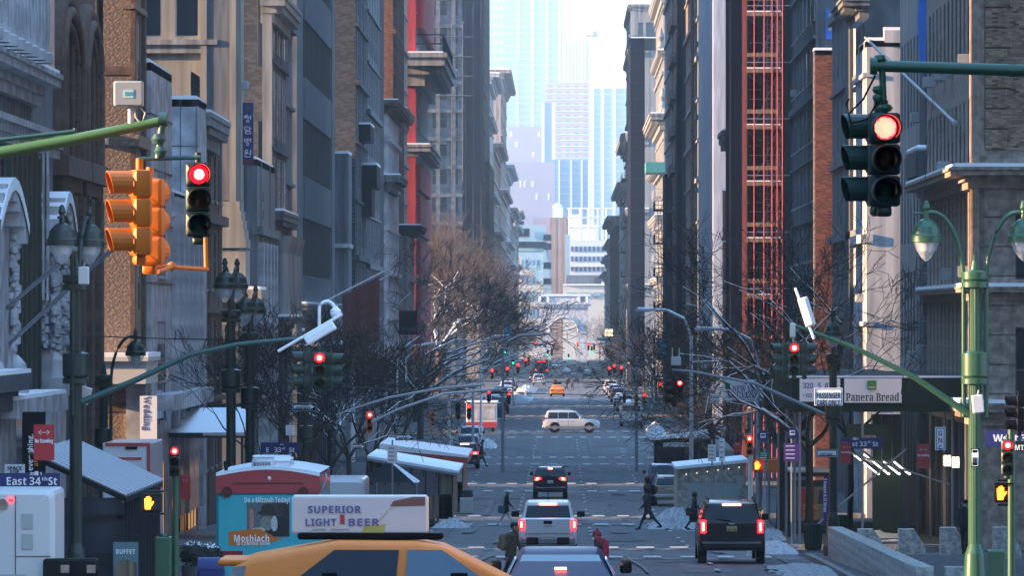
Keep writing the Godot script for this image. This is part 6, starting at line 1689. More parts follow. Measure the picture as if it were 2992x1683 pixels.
	if o.get("high", false):
		b = MB.new(); b.bbox(Vector3(-o.get("hwid", 0.3), H - 0.13, -z[2] - 0.05), Vector3(o.get("hwid", 0.3), H - 0.07, -z[2] + 0.08), 0.02); put(b, "high_brake_light", "brake_core" if o.get("brake", false) else "tail_red", r)
	b = MB.new(); b.bbox(Vector3(-hw * 0.95, c + 0.06, -0.3), Vector3(hw * 0.95, c + 0.30, 0.07), 0.06); put(b, "rear_bumper", o.get("bump", pm), r)
	var py: float = o.get("plate", c + 0.45)
	b = MB.new(); b.box(Vector3(-0.16, py, -0.05), Vector3(0.16, py + 0.16, o.get("pz", 0.03))); var pl := put(b, "number_plate", o.get("platem", "plate_yellow"), r)
	text(pl, ["KLM 2047", "HTR 5180", "JXB 3391", "GRP 7726"][int(absf(pos.z)) % 4], "black", Vector3(0, py + 0.045, o.get("pz", 0.03) + 0.004), 0.07, Basis(), "Droid Sans", true, 0.27, 0.004)
	var wr: float = o.get("wr", 0.36)
	for s in [-1, 1]:
		for q in [o.get("ra", 0.95), L - 0.9]:
			b = MB.new(); b.cyl(Vector3(s * (hw - 0.26), wr + 0.02, -q), Vector3(s * (hw + 0.006), wr + 0.02, -q), wr * 1.18, 18); put(b, "wheel_arch", "black", r)
			wheel(r, Vector3(s * (hw - 0.13), wr, -q), wr)
	if o.has("snow"):
		b = MB.new(); b.bbox(Vector3(-th * 0.9, H - 0.02, -z[1] + 0.2), Vector3(th * 0.9, H + o.snow, -z[2] - 0.15), 0.05); put(b, "roof_snow", "snow", r)
	if o.has("rails"):
		for s in [-1, 1]:
			b = MB.new(); b.tube([Vector3(s * th * 0.9, H - 0.02, -z[1] + 0.3), Vector3(s * th * 0.9, H + 0.07, -z[1] + 0.5), Vector3(s * th * 0.9, H + 0.07, -z[2] - 0.4), Vector3(s * th * 0.9, H - 0.02, -z[2] - 0.2)], [0.025], 6); put(b, "roof_rail", o.rails, r)
	return r
func road(x: float, D: float) -> Vector3:
	return Vector3(wx(x, D), g(D) + 0.04, -D)
func cars() -> void:
	var b: MB
	var r: Node3D
	dm("car_glass", C(0.012, 0.015, 0.02), 0.06)
	dm("sky_reflection_glass", C(0.05, 0.10, 0.16), 0.05)  # blue in the glass colour stands for reflected sky
	for k in ["car_glass", "cab_glass"]: (mats[k] as StandardMaterial3D).metallic_specular = 0.32
	glow("brake_core", Color(1, 0.42, 0.3), 5.0)
	dm("tail_red", C(0.25, 0.008, 0.012), 0.25)
	dm("plate_yellow", C(0.5, 0.42, 0.16), 0.5)
	dm("plate_white", C(0.6, 0.6, 0.58), 0.5)
	for p in [["p_black", C(0.012, 0.012, 0.016)], ["p_white", C(0.62, 0.61, 0.62)], ["p_silver", C(0.42, 0.43, 0.45)], ["p_navy", C(0.015, 0.022, 0.05)], ["p_blue", C(0.03, 0.06, 0.17)], ["p_grey", C(0.16, 0.165, 0.18)], ["p_yellow", C(0.66, 0.19, 0.008)], ["p_teal", C(0.03, 0.42, 0.46)], ["p_red", C(0.42, 0.035, 0.04)], ["p_tan", C(0.25, 0.23, 0.2)]]: paint(p[0], p[1], 0.1 if p[0] in ["p_navy", "p_yellow"] else 0.5, 0.55 if p[0] == "p_yellow" else 0.4)
	for k in ["p_navy", "p_black"]: (mats[k] as StandardMaterial3D).metallic_specular = 0.22
	var suv := {L = 4.7, W = 1.88, H = 1.7, belt = 1.08, g = [3.35, 2.7, 0.4, 0.04], side = [[0.45, 1.1, 0.75, 1.15], [1.2, 2.0, 1.2, 2.0], [2.08, 2.95, 2.08, 2.6]], lights = [[0.55, 0.9, 0.85, 1.02]], high = true, rails = "steel"}
	# nearest: crossing yellow cab
	var T := Vector3(wx(568, 75), g(75), -75)
	r = auto("yellow_cab", "yellow cab crossing in front with an advertising box on its roof", "taxi", T, -PI / 2, "p_yellow", {L = 4.75, W = 1.84, H = 1.70, belt = 1.02, rh = 1.46, rg1 = 0.36, g = [3.75, 2.5, 0.16, 0.02], top = 0.68, side = [[0.62, 2.0, 1.3, 2.05], [2.12, 3.3, 2.15, 2.55]], doors = [2.05, 1.0], lights = [[0.6, 0.9, 0.9, 1.2]], sg1 = 0.1, rg0 = 0.1, glassm = "cab_glass"})
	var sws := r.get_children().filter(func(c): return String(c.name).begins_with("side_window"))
	(sws[3] as MeshInstance3D).material_override = mats.sky_reflection_glass  # front window takes the glass with the sky reflection in its colour
	for q in [[-1.25, 0.09], [-2.75, 0.1]]:
		b = MB.new(); b.bbox(Vector3(0.835, 1.08, q[0] - q[1]), Vector3(0.855, 1.34, q[0] + q[1]), 0.02); put(b, "headrest", "black", r)
	b = MB.new(); b.box(Vector3(0.9, 1.0, -3.5), Vector3(0.925, 1.04, -0.4)); put(b, "window_trim", "black", r)
	b = MB.new(); b.bbox(Vector3(-0.66, 1.41, -0.42), Vector3(0.66, 1.49, 0.06), 0.03); put(b, "spoiler", "p_yellow", r)
	b = MB.new(); b.poly([Vector3(0.93, 1.06, -0.24), Vector3(0.93, 1.06, -0.05), Vector3(0.84, 1.40, -0.12), Vector3(0.85, 1.42, -0.28)].map(func(v): return v) , Vector3(-0.02, 0, 0)); put(b, "hatch_shut", "p_grey", r)
	b = MB.new(); b.cyl(Vector3(0.90, 1.20, -0.42), Vector3(0.915, 1.20, -0.42), 0.055, 16); put(b, "round_sticker", "p_teal", r)
	b = MB.new(); b.bbox(Vector3(-0.16, 1.70, -2.55), Vector3(0.16, 1.78, -0.85), 0.02); put(b, "roof_box_base", "black", r)
	b = MB.new(); b.bbox(Vector3(-0.12, 1.76, -2.38), Vector3(0.12, 2.22, -0.78), 0.03); var ad := put(b, "roof_advert", "p_white", r)
	var ab := Basis(Vector3.UP, PI / 2)
	text(ad, "SUPERIOR", "ad_blue", Vector3(0.125, 2.05, -1.28), 0.085, ab, "Droid Sans", true, 0.62)
	text(ad, "LIGHT", "ad_blue", Vector3(0.125, 1.90, -1.12), 0.085, ab, "Droid Sans", true, 0.36)
	text(ad, "BEER", "ad_blue", Vector3(0.125, 1.90, -1.62), 0.085, ab, "Droid Sans", true, 0.36)
	b = MB.new(); b.box(Vector3(0.12, 1.88, -1.40), Vector3(0.128, 1.99, -1.345)); put(b, "red_mark", "p_red", ad)
	b = MB.new(); b.box(Vector3(0.12, 1.81, -1.18), Vector3(0.126, 1.825, -1.02)); b.box(Vector3(0.12, 1.81, -1.45), Vector3(0.126, 1.825, -1.24)); put(b, "small_print", "ad_grey", ad)
	b = MB.new(); b.poly([Vector3(0.126, 1.78, -1.6), Vector3(0.126, 1.78, -1.86), Vector3(0.126, 1.88, -1.88), Vector3(0.126, 1.86, -1.63)], Vector3(-0.004, 0, 0)); put(b, "printed_lime", "ad_lime", ad)
	b = MB.new(); b.poly([Vector3(0.126, 1.88, -1.74), Vector3(0.126, 1.9, -1.8), Vector3(0.126, 2.12, -1.98), Vector3(0.126, 2.09, -1.95)], Vector3(-0.004, 0, 0)); put(b, "printed_pour", "ad_pour", ad)
	b = MB.new(); b.poly([Vector3(0.127, 2.09, -1.93), Vector3(0.127, 2.1, -2.1), Vector3(0.127, 2.1, -2.34), Vector3(0.127, 2.2, -2.34), Vector3(0.127, 2.2, -2.2), Vector3(0.127, 2.15, -1.97)], Vector3(-0.004, 0, 0)); put(b, "printed_bottle", "ad_brown", ad)
	# navy saloon behind the cab: only its roof and rear window show
	r = auto("dark_saloon_car", "dark blue saloon car with a sky bright rear window and lit centre brake light", "car", road(1410, 98), 0.0, "p_navy", {L = 4.8, W = 1.85, H = 1.45, belt = 0.98, g = [3.6, 2.65, 1.35, 0.55], top = 0.62, side = [[0.9, 1.9, 1.3, 1.95], [2.0, 3.0, 2.0, 2.5]], lights = [[0.55, 0.88, 0.75, 0.92]], tail = 1.0, glassm = "sky_reflection_glass", wiper = false, rg1 = 0.1})
	b = MB.new(); b.box(Vector3(-0.09, 1.14, -0.86), Vector3(0.09, 1.17, -0.8)); put(b, "centre_brake_light", "brake_core", r)
	# pickup
	r = auto("pickup_truck", "white crew cab pickup truck with glowing brake lights behind the navy car", "pickup truck", road(1378, 208), 0.0, "p_white", {L = 5.4, W = 1.88, H = 1.80, belt = 1.2, clr = 0.36, g = [3.95, 3.2, 1.75, 1.55], top = 0.72, lights = [[0.77, 0.93, 0.92, 1.22]], brake = true, high = true, hwid = 0.26, bump = "p_grey", plate = 0.52, wr = 0.38, mir = 0.27, rg0 = 0.04, tail = 1.27, wiper = false, platem = "plate_yellow"})
	b = MB.new(); b.bbox(Vector3(-0.74, 0.78, 0.0), Vector3(0.74, 1.25, 0.03), 0.02); put(b, "tailgate", "p_white", r)
	b = MB.new(); b.bbox(Vector3(-0.14, 1.09, 0.03), Vector3(0.14, 1.2, 0.05), 0.02); put(b, "tailgate_handle", "black", r)
	b = MB.new(); b.box(Vector3(-0.14, 1.0, 0.03), Vector3(0.14, 1.035, 0.045)); b.box(Vector3(-0.06, 0.985, 0.03), Vector3(0.06, 1.05, 0.044)); put(b, "emblem", "steel", r)
	b = MB.new(); b.bar(Vector3(0, 1.8, -2.4), Vector3(0, 2.05, -2.4), 0.012, 4); put(b, "aerial", "black", r)
	b = MB.new(); b.bbox(Vector3(-0.7, 0.42, 0.0), Vector3(-0.3, 0.66, 0.1), 0.03); put(b, "bumper_step", "black", r)
	b = MB.new(); b.bbox(Vector3(0.3, 0.42, 0.0), Vector3(0.7, 0.66, 0.1), 0.03); put(b, "bumper_step", "black", r)
	# big black suv
	r = auto("black_suv", "big black suv with tall glowing tail lights near the snow heap", "suv", road(1840, 199), 0.0, "p_black", {L = 5.7, W = 2.06, H = 1.90, belt = 1.22, clr = 0.36, g = [4.0, 3.3, 0.35, 0.05], top = 0.80, lights = [[0.80, 0.97, 0.92, 1.32]], brake = true, high = true, hwid = 0.29, plate = 0.98, pz = 0.05, wr = 0.41, mir = 0.22, side = [[0.5, 1.5, 0.7, 1.5], [1.6, 2.5, 1.6, 2.5], [2.6, 3.5, 2.6, 3.2]], rails = "black"})
	b = MB.new(); b.box(Vector3(-0.1, 1.2, 0.03), Vector3(0.1, 1.24, 0.05)); put(b, "emblem", "steel", r)
	b = MB.new(); b.bbox(Vector3(-0.7, 0.42, 0.05), Vector3(0.7, 0.5, 0.09), 0.02); put(b, "bumper_step", "rubber", r)
	# mid suv
	var jp := suv.duplicate(); jp.merge({brake = true, lights = [[0.5, 0.86, 1.0, 1.12], [0.62, 0.88, 0.96, 1.04]], hwid = 0.12, plate = 0.8, platem = "plate_white", clr = 0.3, belt = 1.16}, true)
	r = auto("dark_suv", "dark grey suv with red brake lights alone in the middle lanes", "suv", road(1384, 352), 0.0, "p_black", jp)
	b = MB.new(); b.bar(Vector3(0, 1.7, -0.6), Vector3(0, 1.95, -0.45), 0.012, 4); put(b, "aerial", "black", r)
	# silver suv crossing
	r = auto("silver_suv", "silver suv crossing the avenue side on", "suv", Vector3(wx(1366, 548), g(548) + 0.05, -548), -PI / 2, "p_silver", {L = 4.85, W = 1.9, H = 1.88, belt = 1.14, clr = 0.34, g = [3.45, 2.75, 0.35, 0.06], top = 0.72, side = [[0.42, 1.25, 0.5, 1.25], [1.33, 2.12, 1.33, 2.12], [2.2, 3.15, 2.2, 2.72]], doors = [1.3, 2.16], lights = [[0.7, 0.93, 0.95, 1.3]], wr = 0.40, rails = "steel", ra = 1.0, mirm = "p_silver"})
	b = MB.new(); b.box(Vector3(0.94, 0.34, -4.6), Vector3(0.965, 0.55, -0.2)); b.box(Vector3(0.9, 0.3, -3.4), Vector3(1.02, 0.36, -1.4)); put(b, "side_cladding", "p_grey", r)
	# yellow cab far
	var cab := {L = 4.8, W = 1.84, H = 1.48, belt = 0.98, g = [3.6, 2.7, 1.1, 0.5], top = 0.6, lights = [[0.55, 0.88, 0.75, 0.9]], plate = 0.6}
	r = auto("yellow_cab", "small yellow cab far down the middle of the avenue", "taxi", road(1402, 814), 0.0, "p_yellow", cab)
	b = MB.new(); b.bbox(Vector3(-0.5, 1.48, -2.2), Vector3(0.5, 1.8, -1.9), 0.05); put(b, "roof_sign", "black", r)
	# teal camper van with printed rear
	camper()
	# parked along the east kerb
	var dk := suv.duplicate(); dk.merge({brake = true, lights = [[0.5, 0.92, 0.98, 1.12]], H = 1.75, W = 1.94}, true)
	auto("dark_suv", "black parked suv with glowing tail lights at the kerb beside the man in brown", "suv", road(1169, 436), 0.0, "p_black", dk)
	suv.group = "cars parked along the kerbs"
	auto("parked_suv", "dark parked suv just ahead of the glowing black one", "car", road(1178, 470), 0.0, "p_grey", suv).name = "parked_suv"
	auto("parked_suv", "white roofed parked suv two ahead of the glowing black one", "car", road(1182, 498), 0.0, "p_silver", suv)
	auto("parked_suv", "dark blue parked suv by the food trailer's far end", "car", road(1245, 602), 0.0, "p_navy", suv)
	auto("parked_suv", "black parked suv beyond the food trailer", "car", road(1256, 650), 0.0, "p_black", suv)
	auto("parked_suv", "blue parked suv behind the silver wagon, beside the plywood shed", "car", road(1668, 362), 0.0, "p_blue", suv)
	var wag := suv.duplicate(); wag.merge({H = 1.55, belt = 0.98, W = 1.8, lights = [[0.62, 0.88, 0.7, 1.0]]}, true)
	auto("parked_wagon", "grey parked wagon half hidden by the snow heap at the plywood shed", "car", road(1684, 334), 0.0, "p_tan", wag)
	var van := {L = 5.6, W = 2.0, H = 2.25, belt = 1.25, g = [4.9, 4.2, 0.12, 0.03], top = 0.86, lights = [[0.86, 0.96, 0.7, 1.15]], clr = 0.34, plate = 0.7, tail = 1.3, rg0 = 0.1, rg1 = 0.42, group = "cars parked along the kerbs"}
	r = auto("white_van", "white parked van with snow on it at the kerb under the dense tree", "van", road(1588, 575), 0.0, "p_white", van)
	b = MB.new(); b.box(Vector3(-0.012, 0.5, 0.0), Vector3(0.012, 2.1, 0.025)); put(b, "door_seam", "black", r)
	# far traffic
	van.group = "far traffic"
	cab.group = "far traffic"
	suv.group = "far traffic"
	var pv := auto("white_van", "white van in the far traffic past the small yellow cab", "van", road(1398, 1215), 0.0, "p_white", van)
	var ps := auto("far_car", "dark car in the far traffic near the two walkers", "car", road(1443, 1050), 0.0, "p_navy", cab)
	var pq := auto("far_car", "light suv in the far traffic at the dining planters", "car", road(1355, 1010), 0.0, "p_silver", suv)
	var rows := [[ps, 1478, 1180, "grey car beside the white van"], [pq, 1345, 1120, "dark suv at the kerb left unswept"], [ps, 1425, 1250, "low car ahead of the white van"], [pq, 1462, 1300, "suv two ahead of the dark car"], [ps, 1370, 1330, "car behind the bus"], [pv, 1470, 1420, "grey van under the yellow signals"], [pq, 1505, 1210, "tall dark suv in the kerb lane"], [ps, 1350, 1450, "car under the hanging red lights"], [pq, 1440, 1480, "suv in the hazy queue"], [ps, 1395, 1560, "car in the hazy queue"], [pq, 1420, 1700, "pale suv in the hazy queue"], [ps, 1500, 1380, "car at the kerb by the netted house"]]
	var cols := ["p_grey", "p_black", "p_silver", "p_navy", "p_white", "p_silver", "p_black", "p_red", "p_grey", "p_silver", "p_white", "p_navy"]
	for i in rows.size():
		var q: Array = rows[i]
		var cc := copy(q[0], "far %s, %s body" % [q[3], cols[i].substr(2)], road(q[1], q[2]))
		for ch in cc.get_children():
			if String(ch.name).begins_with("body") or String(ch.name).begins_with("cabin"): (ch as MeshInstance3D).material_override = mats[cols[i]]
	var ords := ["first", "second", "third", "fourth", "fifth", "sixth", "seventh", "eighth", "ninth"]
	for i in 7:
		for sd in [-1, 1]:
			var D := (690.0 if sd < 0 else 625.0) + i * 41.0
			var cq := copy(ps if (i + (1 if sd > 0 else 0)) % 3 == 0 else pq, "%s car parked %s" % [ords[i], "beyond the black suv past the food trailer" if sd < 0 else "beyond the snowy white van"], Vector3(-7.4 if sd < 0 else 6.6, g(D) + 0.04, -D))
			for ch in cq.get_children():
				if String(ch.name).begins_with("body") or String(ch.name).begins_with("cabin"): (ch as MeshInstance3D).material_override = mats[cols[(i * 5 + sd + 3) % 12]]
	r = thing("city_bus", "dark far city bus stopped past the kerb planters", "bus", road(1362, 1260))
	b = MB.new(); b.bbox(Vector3(-1.28, 0.3, -11), Vector3(1.28, 3.1, 0), 0.12); put(b, "body", "p_navy", r)
	b = MB.new(); b.box(Vector3(-1.0, 1.7, 0), Vector3(1.0, 2.6, 0.02)); put(b, "rear_window", "car_glass", r)
	b = MB.new(); b.box(Vector3(-0.9, 2.7, 0), Vector3(0.9, 2.95, 0.03)); put(b, "route_display", "red_dim", r)
	for s in [-1, 1]:
		b = MB.new(); b.box(Vector3(s * 0.95, 0.9, 0), Vector3(s * 1.2, 1.2, 0.03)); put(b, "tail_light", "brake", r)
		wheel(r, Vector3(s * 1.1, 0.45, -2.5), 0.48)
	# white bus standing in the cross street
	r = thing("white_bus", "white bus end with a round lamp below the East street sign", "bus", Vector3(wx(14, 126), hy(1232, 126) - 2.62, -126))
	b = MB.new(); b.bbox(Vector3(-10.5, 0.3, -2.5), Vector3(0.98, 2.62, 0), 0.1); put(b, "body", "offwhite", r)
	b = MB.new(); b.cyl(Vector3(-0.05, 2.33, 0.0), Vector3(-0.05, 2.33, 0.03), 0.11, 16); put(b, "round_lamp", "tan_stone", r)
	b = MB.new(); b.box(Vector3(0.08, 2.40, 0.0), Vector3(0.16, 2.44, 0.03)); put(b, "marker_light", "brake", r)
	for q in [[-1.1, 0.35, 0.42, 0.95], [0.33, 1.45, 0.55, 1.75], [0.33, 1.85, 0.55, 2.15]]:
		b = MB.new(); b.box(Vector3(q[0], q[1], 0), Vector3(q[2], q[3], 0.02)); put(b, "vent_panel", "cab_grey", r)
	for k in 6:
		b = MB.new(); b.box(Vector3(-1.05, 0.42 + k * 0.08, 0.02), Vector3(0.38, 0.46 + k * 0.08, 0.035)); put(b, "louvre", "dark_stone", r)
	b = MB.new(); b.box(Vector3(0.20, 0.4, 0), Vector3(0.215, 2.5, 0.015)); b.box(Vector3(0.2, 1.3, 0), Vector3(0.9, 1.315, 0.015)); put(b, "panel_seam", "dark_stone", r)
	# box truck and small white van near the kiosk
	r = thing("box_truck", "white box truck with a red framed rear door behind the kiosk roof", "truck", road(322, 158) + Vector3(0, 0.2, 0))
	b = MB.new(); b.bbox(Vector3(-0.62, 0.6, -5), Vector3(0.56, hy(1118, 158) - g(158) - 0.2, 0), 0.04); put(b, "body", "p_white", r)
	var tt := hy(1118, 158) - g(158) - 0.2
	b = MB.new(); b.box(Vector3(-0.55, tt - 0.08, 0), Vector3(0.56, tt, 0.03)); b.box(Vector3(0.48, 0.7, 0), Vector3(0.56, tt - 0.08, 0.03)); put(b, "red_frame", "p_red", r)
	b = MB.new(); b.box(Vector3(-0.5, tt - 0.42, 0), Vector3(0.35, tt - 0.36, 0.02)); put(b, "red_stripe", "p_red", r)
	b = MB.new(); b.box(Vector3(-0.05, tt - 0.16, 0.0), Vector3(0.24, tt - 0.09, 0.05)); put(b, "roller_box", "black", r)
	text(r, "20", "black", Vector3(0.3, tt - 0.85, 0.01), 0.14)
	for s in [-1, 1]: wheel(r, Vector3(s * 0.5, 0.3, -1.2), 0.4)
	r = thing("small_white_van", "small white van nose in behind the teal camper and the tent", "van", road(868, 175))
	b = MB.new(); b.bbox(Vector3(-0.9, 0.5, -4), Vector3(0.55, hy(1208, 175) - g(175), 0), 0.1); put(b, "body", "p_white", r)
	b = MB.new(); b.box(Vector3(0.35, 2.1, 0), Vector3(0.48, 2.18, 0.03)); put(b, "marker_light", "brake", r)
	for s in [-1, 1]: wheel(r, Vector3(s * 0.7, 0.35, -1), 0.36)
	# food trailer
	r = thing("food_trailer", "white food trailer with a red skirt and snowy roof at the kerb", "trailer", road(1207, 548))
	b = MB.new(); b.bbox(Vector3(-1.15, 0.5, -6), Vector3(1.45, 2.5, 0), 0.05); put(b, "body", "p_white", r)
	b = MB.new(); b.bbox(Vector3(-1.25, 2.5, -6.1), Vector3(1.55, 2.68, 0.1), 0.05); put(b, "roof_snow", "snow", r)
	b = MB.new(); b.box(Vector3(-1.0, 1.1, 0), Vector3(1.3, 2.3, 0.03)); put(b, "serving_window", "white_panel", r)
	b = MB.new(); b.box(Vector3(-1.15, 0.4, 0), Vector3(1.45, 0.9, 0.05)); put(b, "red_skirt", "p_red", r)
	for s in [-1, 1]: wheel(r, Vector3(s * 1.1, 0.3, -2.5), 0.34)
	r = thing("food_truck", "black food truck with a slanted snowy roof and a small white sign", "food truck", road(1718, 428))
	b = MB.new(); b.bbox(Vector3(-1.9, 0.15, -5), Vector3(1.9, 2.1, 0), 0.05); put(b, "body", "shed_green", r)
	b = MB.new(); b.poly([Vector3(-2.0, 2.05, 0.3), Vector3(2.0, 2.55, 0.3), Vector3(2.0, 2.72, 0.3), Vector3(-2.0, 2.2, 0.3)], Vector3(0, 0, -5.5)); put(b, "roof_snow", "snow", r)
	b = MB.new(); b.box(Vector3(-1.35, 1.62, 0), Vector3(0.5, 1.92, 0.04)); put(b, "white_sign", "white_paint", r)
	b = MB.new(); b.box(Vector3(-1.6, 0.5, 0), Vector3(0.9, 1.4, 0.03)); put(b, "dark_panel", "black", r)
	for k in 6:
		b = MB.new(); b.ball(Vector3(-1.6 + k * 0.6, 2.12 + k * 0.07, 0.32), Vector3(0.035, 0.035, 0.035), 6); put(b, "festoon_lamp", "sconce_lamp", r)
func print_image() -> ImageTexture:  # picture on the camper: an elderly man in a dark hat bent over a book
	var im := Image.create(128, 104, false, Image.FORMAT_RGB8)
	var f := FastNoiseLite.new(); f.seed = 3; f.frequency = 0.08
	for y in 104:
		for x in 128:
			var c := Color(0.30, 0.40, 0.40).lerp(Color(0.16, 0.13, 0.12), clampf((x - 40) / 70.0, 0, 1))
			var E := func(cx: float, cy: float, rx: float, ry: float) -> bool: return pow((x - cx) / rx, 2) + pow((y - cy) / ry, 2) < 1.0
			if E.call(12, 52, 14, 40): c = Color(0.55, 0.36, 0.33)
			if x > 8 and x < 20 and y > 20 and y < 85: c = Color(0.62, 0.5, 0.48)
			if E.call(100, 100, 46, 58): c = Color(0.05, 0.055, 0.06)
			if E.call(60, 44, 17, 18): c = Color(0.45, 0.32, 0.25)
			if E.call(58, 64, 19, 22): c = Color(0.50, 0.50, 0.45)
			if E.call(82, 64, 10, 24): c = Color(0.74, 0.74, 0.72)
			if E.call(62, 20, 20, 17) or E.call(61, 32, 30, 7): c = Color(0.12, 0.11, 0.10)
			if E.call(35, 84, 20, 9): c = Color(0.75, 0.74, 0.66)
			if y < 90 and E.call(30, 96, 26, 10): c = Color(0.75, 0.6, 0.1)
			var k := 1.0 + f.get_noise_2d(x * 2.0, y * 2.0) * 0.35
			im.set_pixel(x, y, Color(c.r * k, c.g * k, c.b * k))
	return ImageTexture.create_from_image(im)
func camper() -> void:
	var D := 152.0
	var r := thing("camper_van", "teal and red camper van with a printed rear and snow on its roof", "camper van", road(675, D))
	var s := D / F
	var L := 6.8
	var yy := func(y: float) -> float: return hy(y, D) - r.position.y
	var w := 1.23
	var b := MB.new()
	b.bbox(Vector3(-w, 0.35, -L), Vector3(w, yy.call(1240), 0), 0.06); put(b, "body", "p_teal", r)
	var arc := []
	for i in 9: arc.append(Vector3(lerpf(w, -w, i / 8.0), yy.call(1196) + 0.16 * sin(PI * i / 8.0), 0.03))
	b = MB.new(); b.poly([Vector3(-w, yy.call(1241), 0.03), Vector3(w, yy.call(1241), 0.03)] + arc, Vector3(0, 0, -L)); put(b, "red_cap", "p_red", r)
	b = MB.new()
	for i in 8: b.quad(arc[i + 1] + Vector3(0, 0.06, -L), arc[i] + Vector3(0, 0.06, -L), arc[i] + Vector3(0, 0.06, 0.02), arc[i + 1] + Vector3(0, 0.06, 0.02)); b.quad(arc[i + 1] + Vector3(0, 0.07, 0.02), arc[i] + Vector3(0, 0.07, 0.02), arc[i] + Vector3(0, -0.02, 0.02), arc[i + 1] + Vector3(0, -0.02, 0.02))
	put(b, "roof_snow", "snow", r)
	for q in [[-0.42, 0.02, -0.6, 0.28, true], [0.0, 0.42, -2.0, 0.2, false], [0.05, 0.4, -1.0, 0.18, false], [-0.3, 0.3, -3.2, 0.22, false]]:
		b = MB.new(); b.bbox(Vector3(q[0], yy.call(1182), q[2] - 0.7), Vector3(q[1] + 0.1, yy.call(1182) + q[3], q[2]), 0.08); var u := put(b, "roof_unit", "p_white", r)
		if q[4]:
			for k in 11:
				b = MB.new(); b.box(Vector3(-0.36 + k * 0.037, yy.call(1178), q[2]), Vector3(-0.345 + k * 0.037, yy.call(1164), q[2] + 0.012)); put(b, "grille_slot", "black", u)
		b = MB.new(); b.bbox(Vector3(q[0] + 0.02, yy.call(1182) + q[3], q[2] - 0.66), Vector3(q[1] + 0.08, yy.call(1182) + q[3] + 0.05, q[2] - 0.02), 0.03); put(b, "snow_cap", "snow", u)
	b = MB.new(); b.cyl(Vector3(-0.98, yy.call(1205), -0.2), Vector3(-1.02, yy.call(1160), -0.2), 0.045, 8); put(b, "flue", "black", r)
	for x in [572, 764]:
		b = MB.new(); b.cyl(Vector3((x - 675) * s, yy.call(1238), 0.02), Vector3((x - 675) * s, yy.call(1238), 0.06), 0.13, 18); put(b, "round_lamp", "lens_off_red", r)
	b = MB.new(); b.ball(Vector3(0.03, yy.call(1203), 0.05), Vector3(0.05, 0.05, 0.05)); put(b, "rear_camera", "white_paint", r)
	b = MB.new(); b.box(Vector3(-0.85, yy.call(1214), 0.03), Vector3(0.85, yy.call(1217), 0.05)); put(b, "gutter", "lens_off_red", r)
	var pm := dm("camper_print", Color.WHITE, 0.4); pm.albedo_texture = print_image()
	b = MB.new(); b.quv(Vector3((622 - 675) * s, yy.call(1264), 0.012), Vector3((729 - 675) * s, yy.call(1264), 0.012), Vector3((729 - 675) * s, yy.call(1350), 0.012), Vector3((622 - 675) * s, yy.call(1350), 0.012)); put(b, "printed_picture", pm, r)
	text(r, "Do a Mitzvah Today!", "white_paint", Vector3((673 - 675) * s, yy.call(1258), 0.02), 13 * s, Basis(), "Droid Sans", true, 114 * s)
	b = MB.new(); b.poly([Vector3((577 - 675) * s, yy.call(1372), 0.016), Vector3((660 - 675) * s, yy.call(1372), 0.016), Vector3((712 - 675) * s, yy.call(1354), 0.016), Vector3((690 - 675) * s, yy.call(1350), 0.016), Vector3((655 - 675) * s, yy.call(1330), 0.016), Vector3((577 - 675) * s, yy.call(1337), 0.016)], Vector3(0, 0, -0.01)); put(b, "orange_splash", "signal_yellow", r)
	text(r, "Moshiach", "white_paint", Vector3((634 - 675) * s, yy.call(1355), 0.022), 17 * s, Basis(), "Droid Sans", true, 88 * s)
	text(r, "IS COMING NOW", "white_paint", Vector3((638 - 675) * s, yy.call(1368), 0.022), 8 * s, Basis(), "Droid Sans", true, 84 * s)
	b = MB.new(); b.box(Vector3(-w + 0.04, yy.call(1412), 0), Vector3(-0.6, yy.call(1386), 0.03)); put(b, "tail_light", "tail_red", r)
	b = MB.new(); b.box(Vector3(0.6, yy.call(1412), 0), Vector3(w - 0.04, yy.call(1386), 0.03)); put(b, "tail_light", "tail_red", r)
	b = MB.new(); b.tube([Vector3(w + 0.02, yy.call(1240), -0.1), Vector3(w + 0.15, yy.call(1205), -0.1), Vector3(w + 0.12, yy.call(1195), -0.5)], [0.03], 6); b.tube([Vector3(w + 0.04, yy.call(1300), -0.3), Vector3(w + 0.04, yy.call(1195), -0.3)], [0.025], 6); put(b, "ladder_rail", "steel", r)
	for q in [-1, 1]: wheel(r, Vector3(q * 1.0, 0.38, -1.4), 0.4)

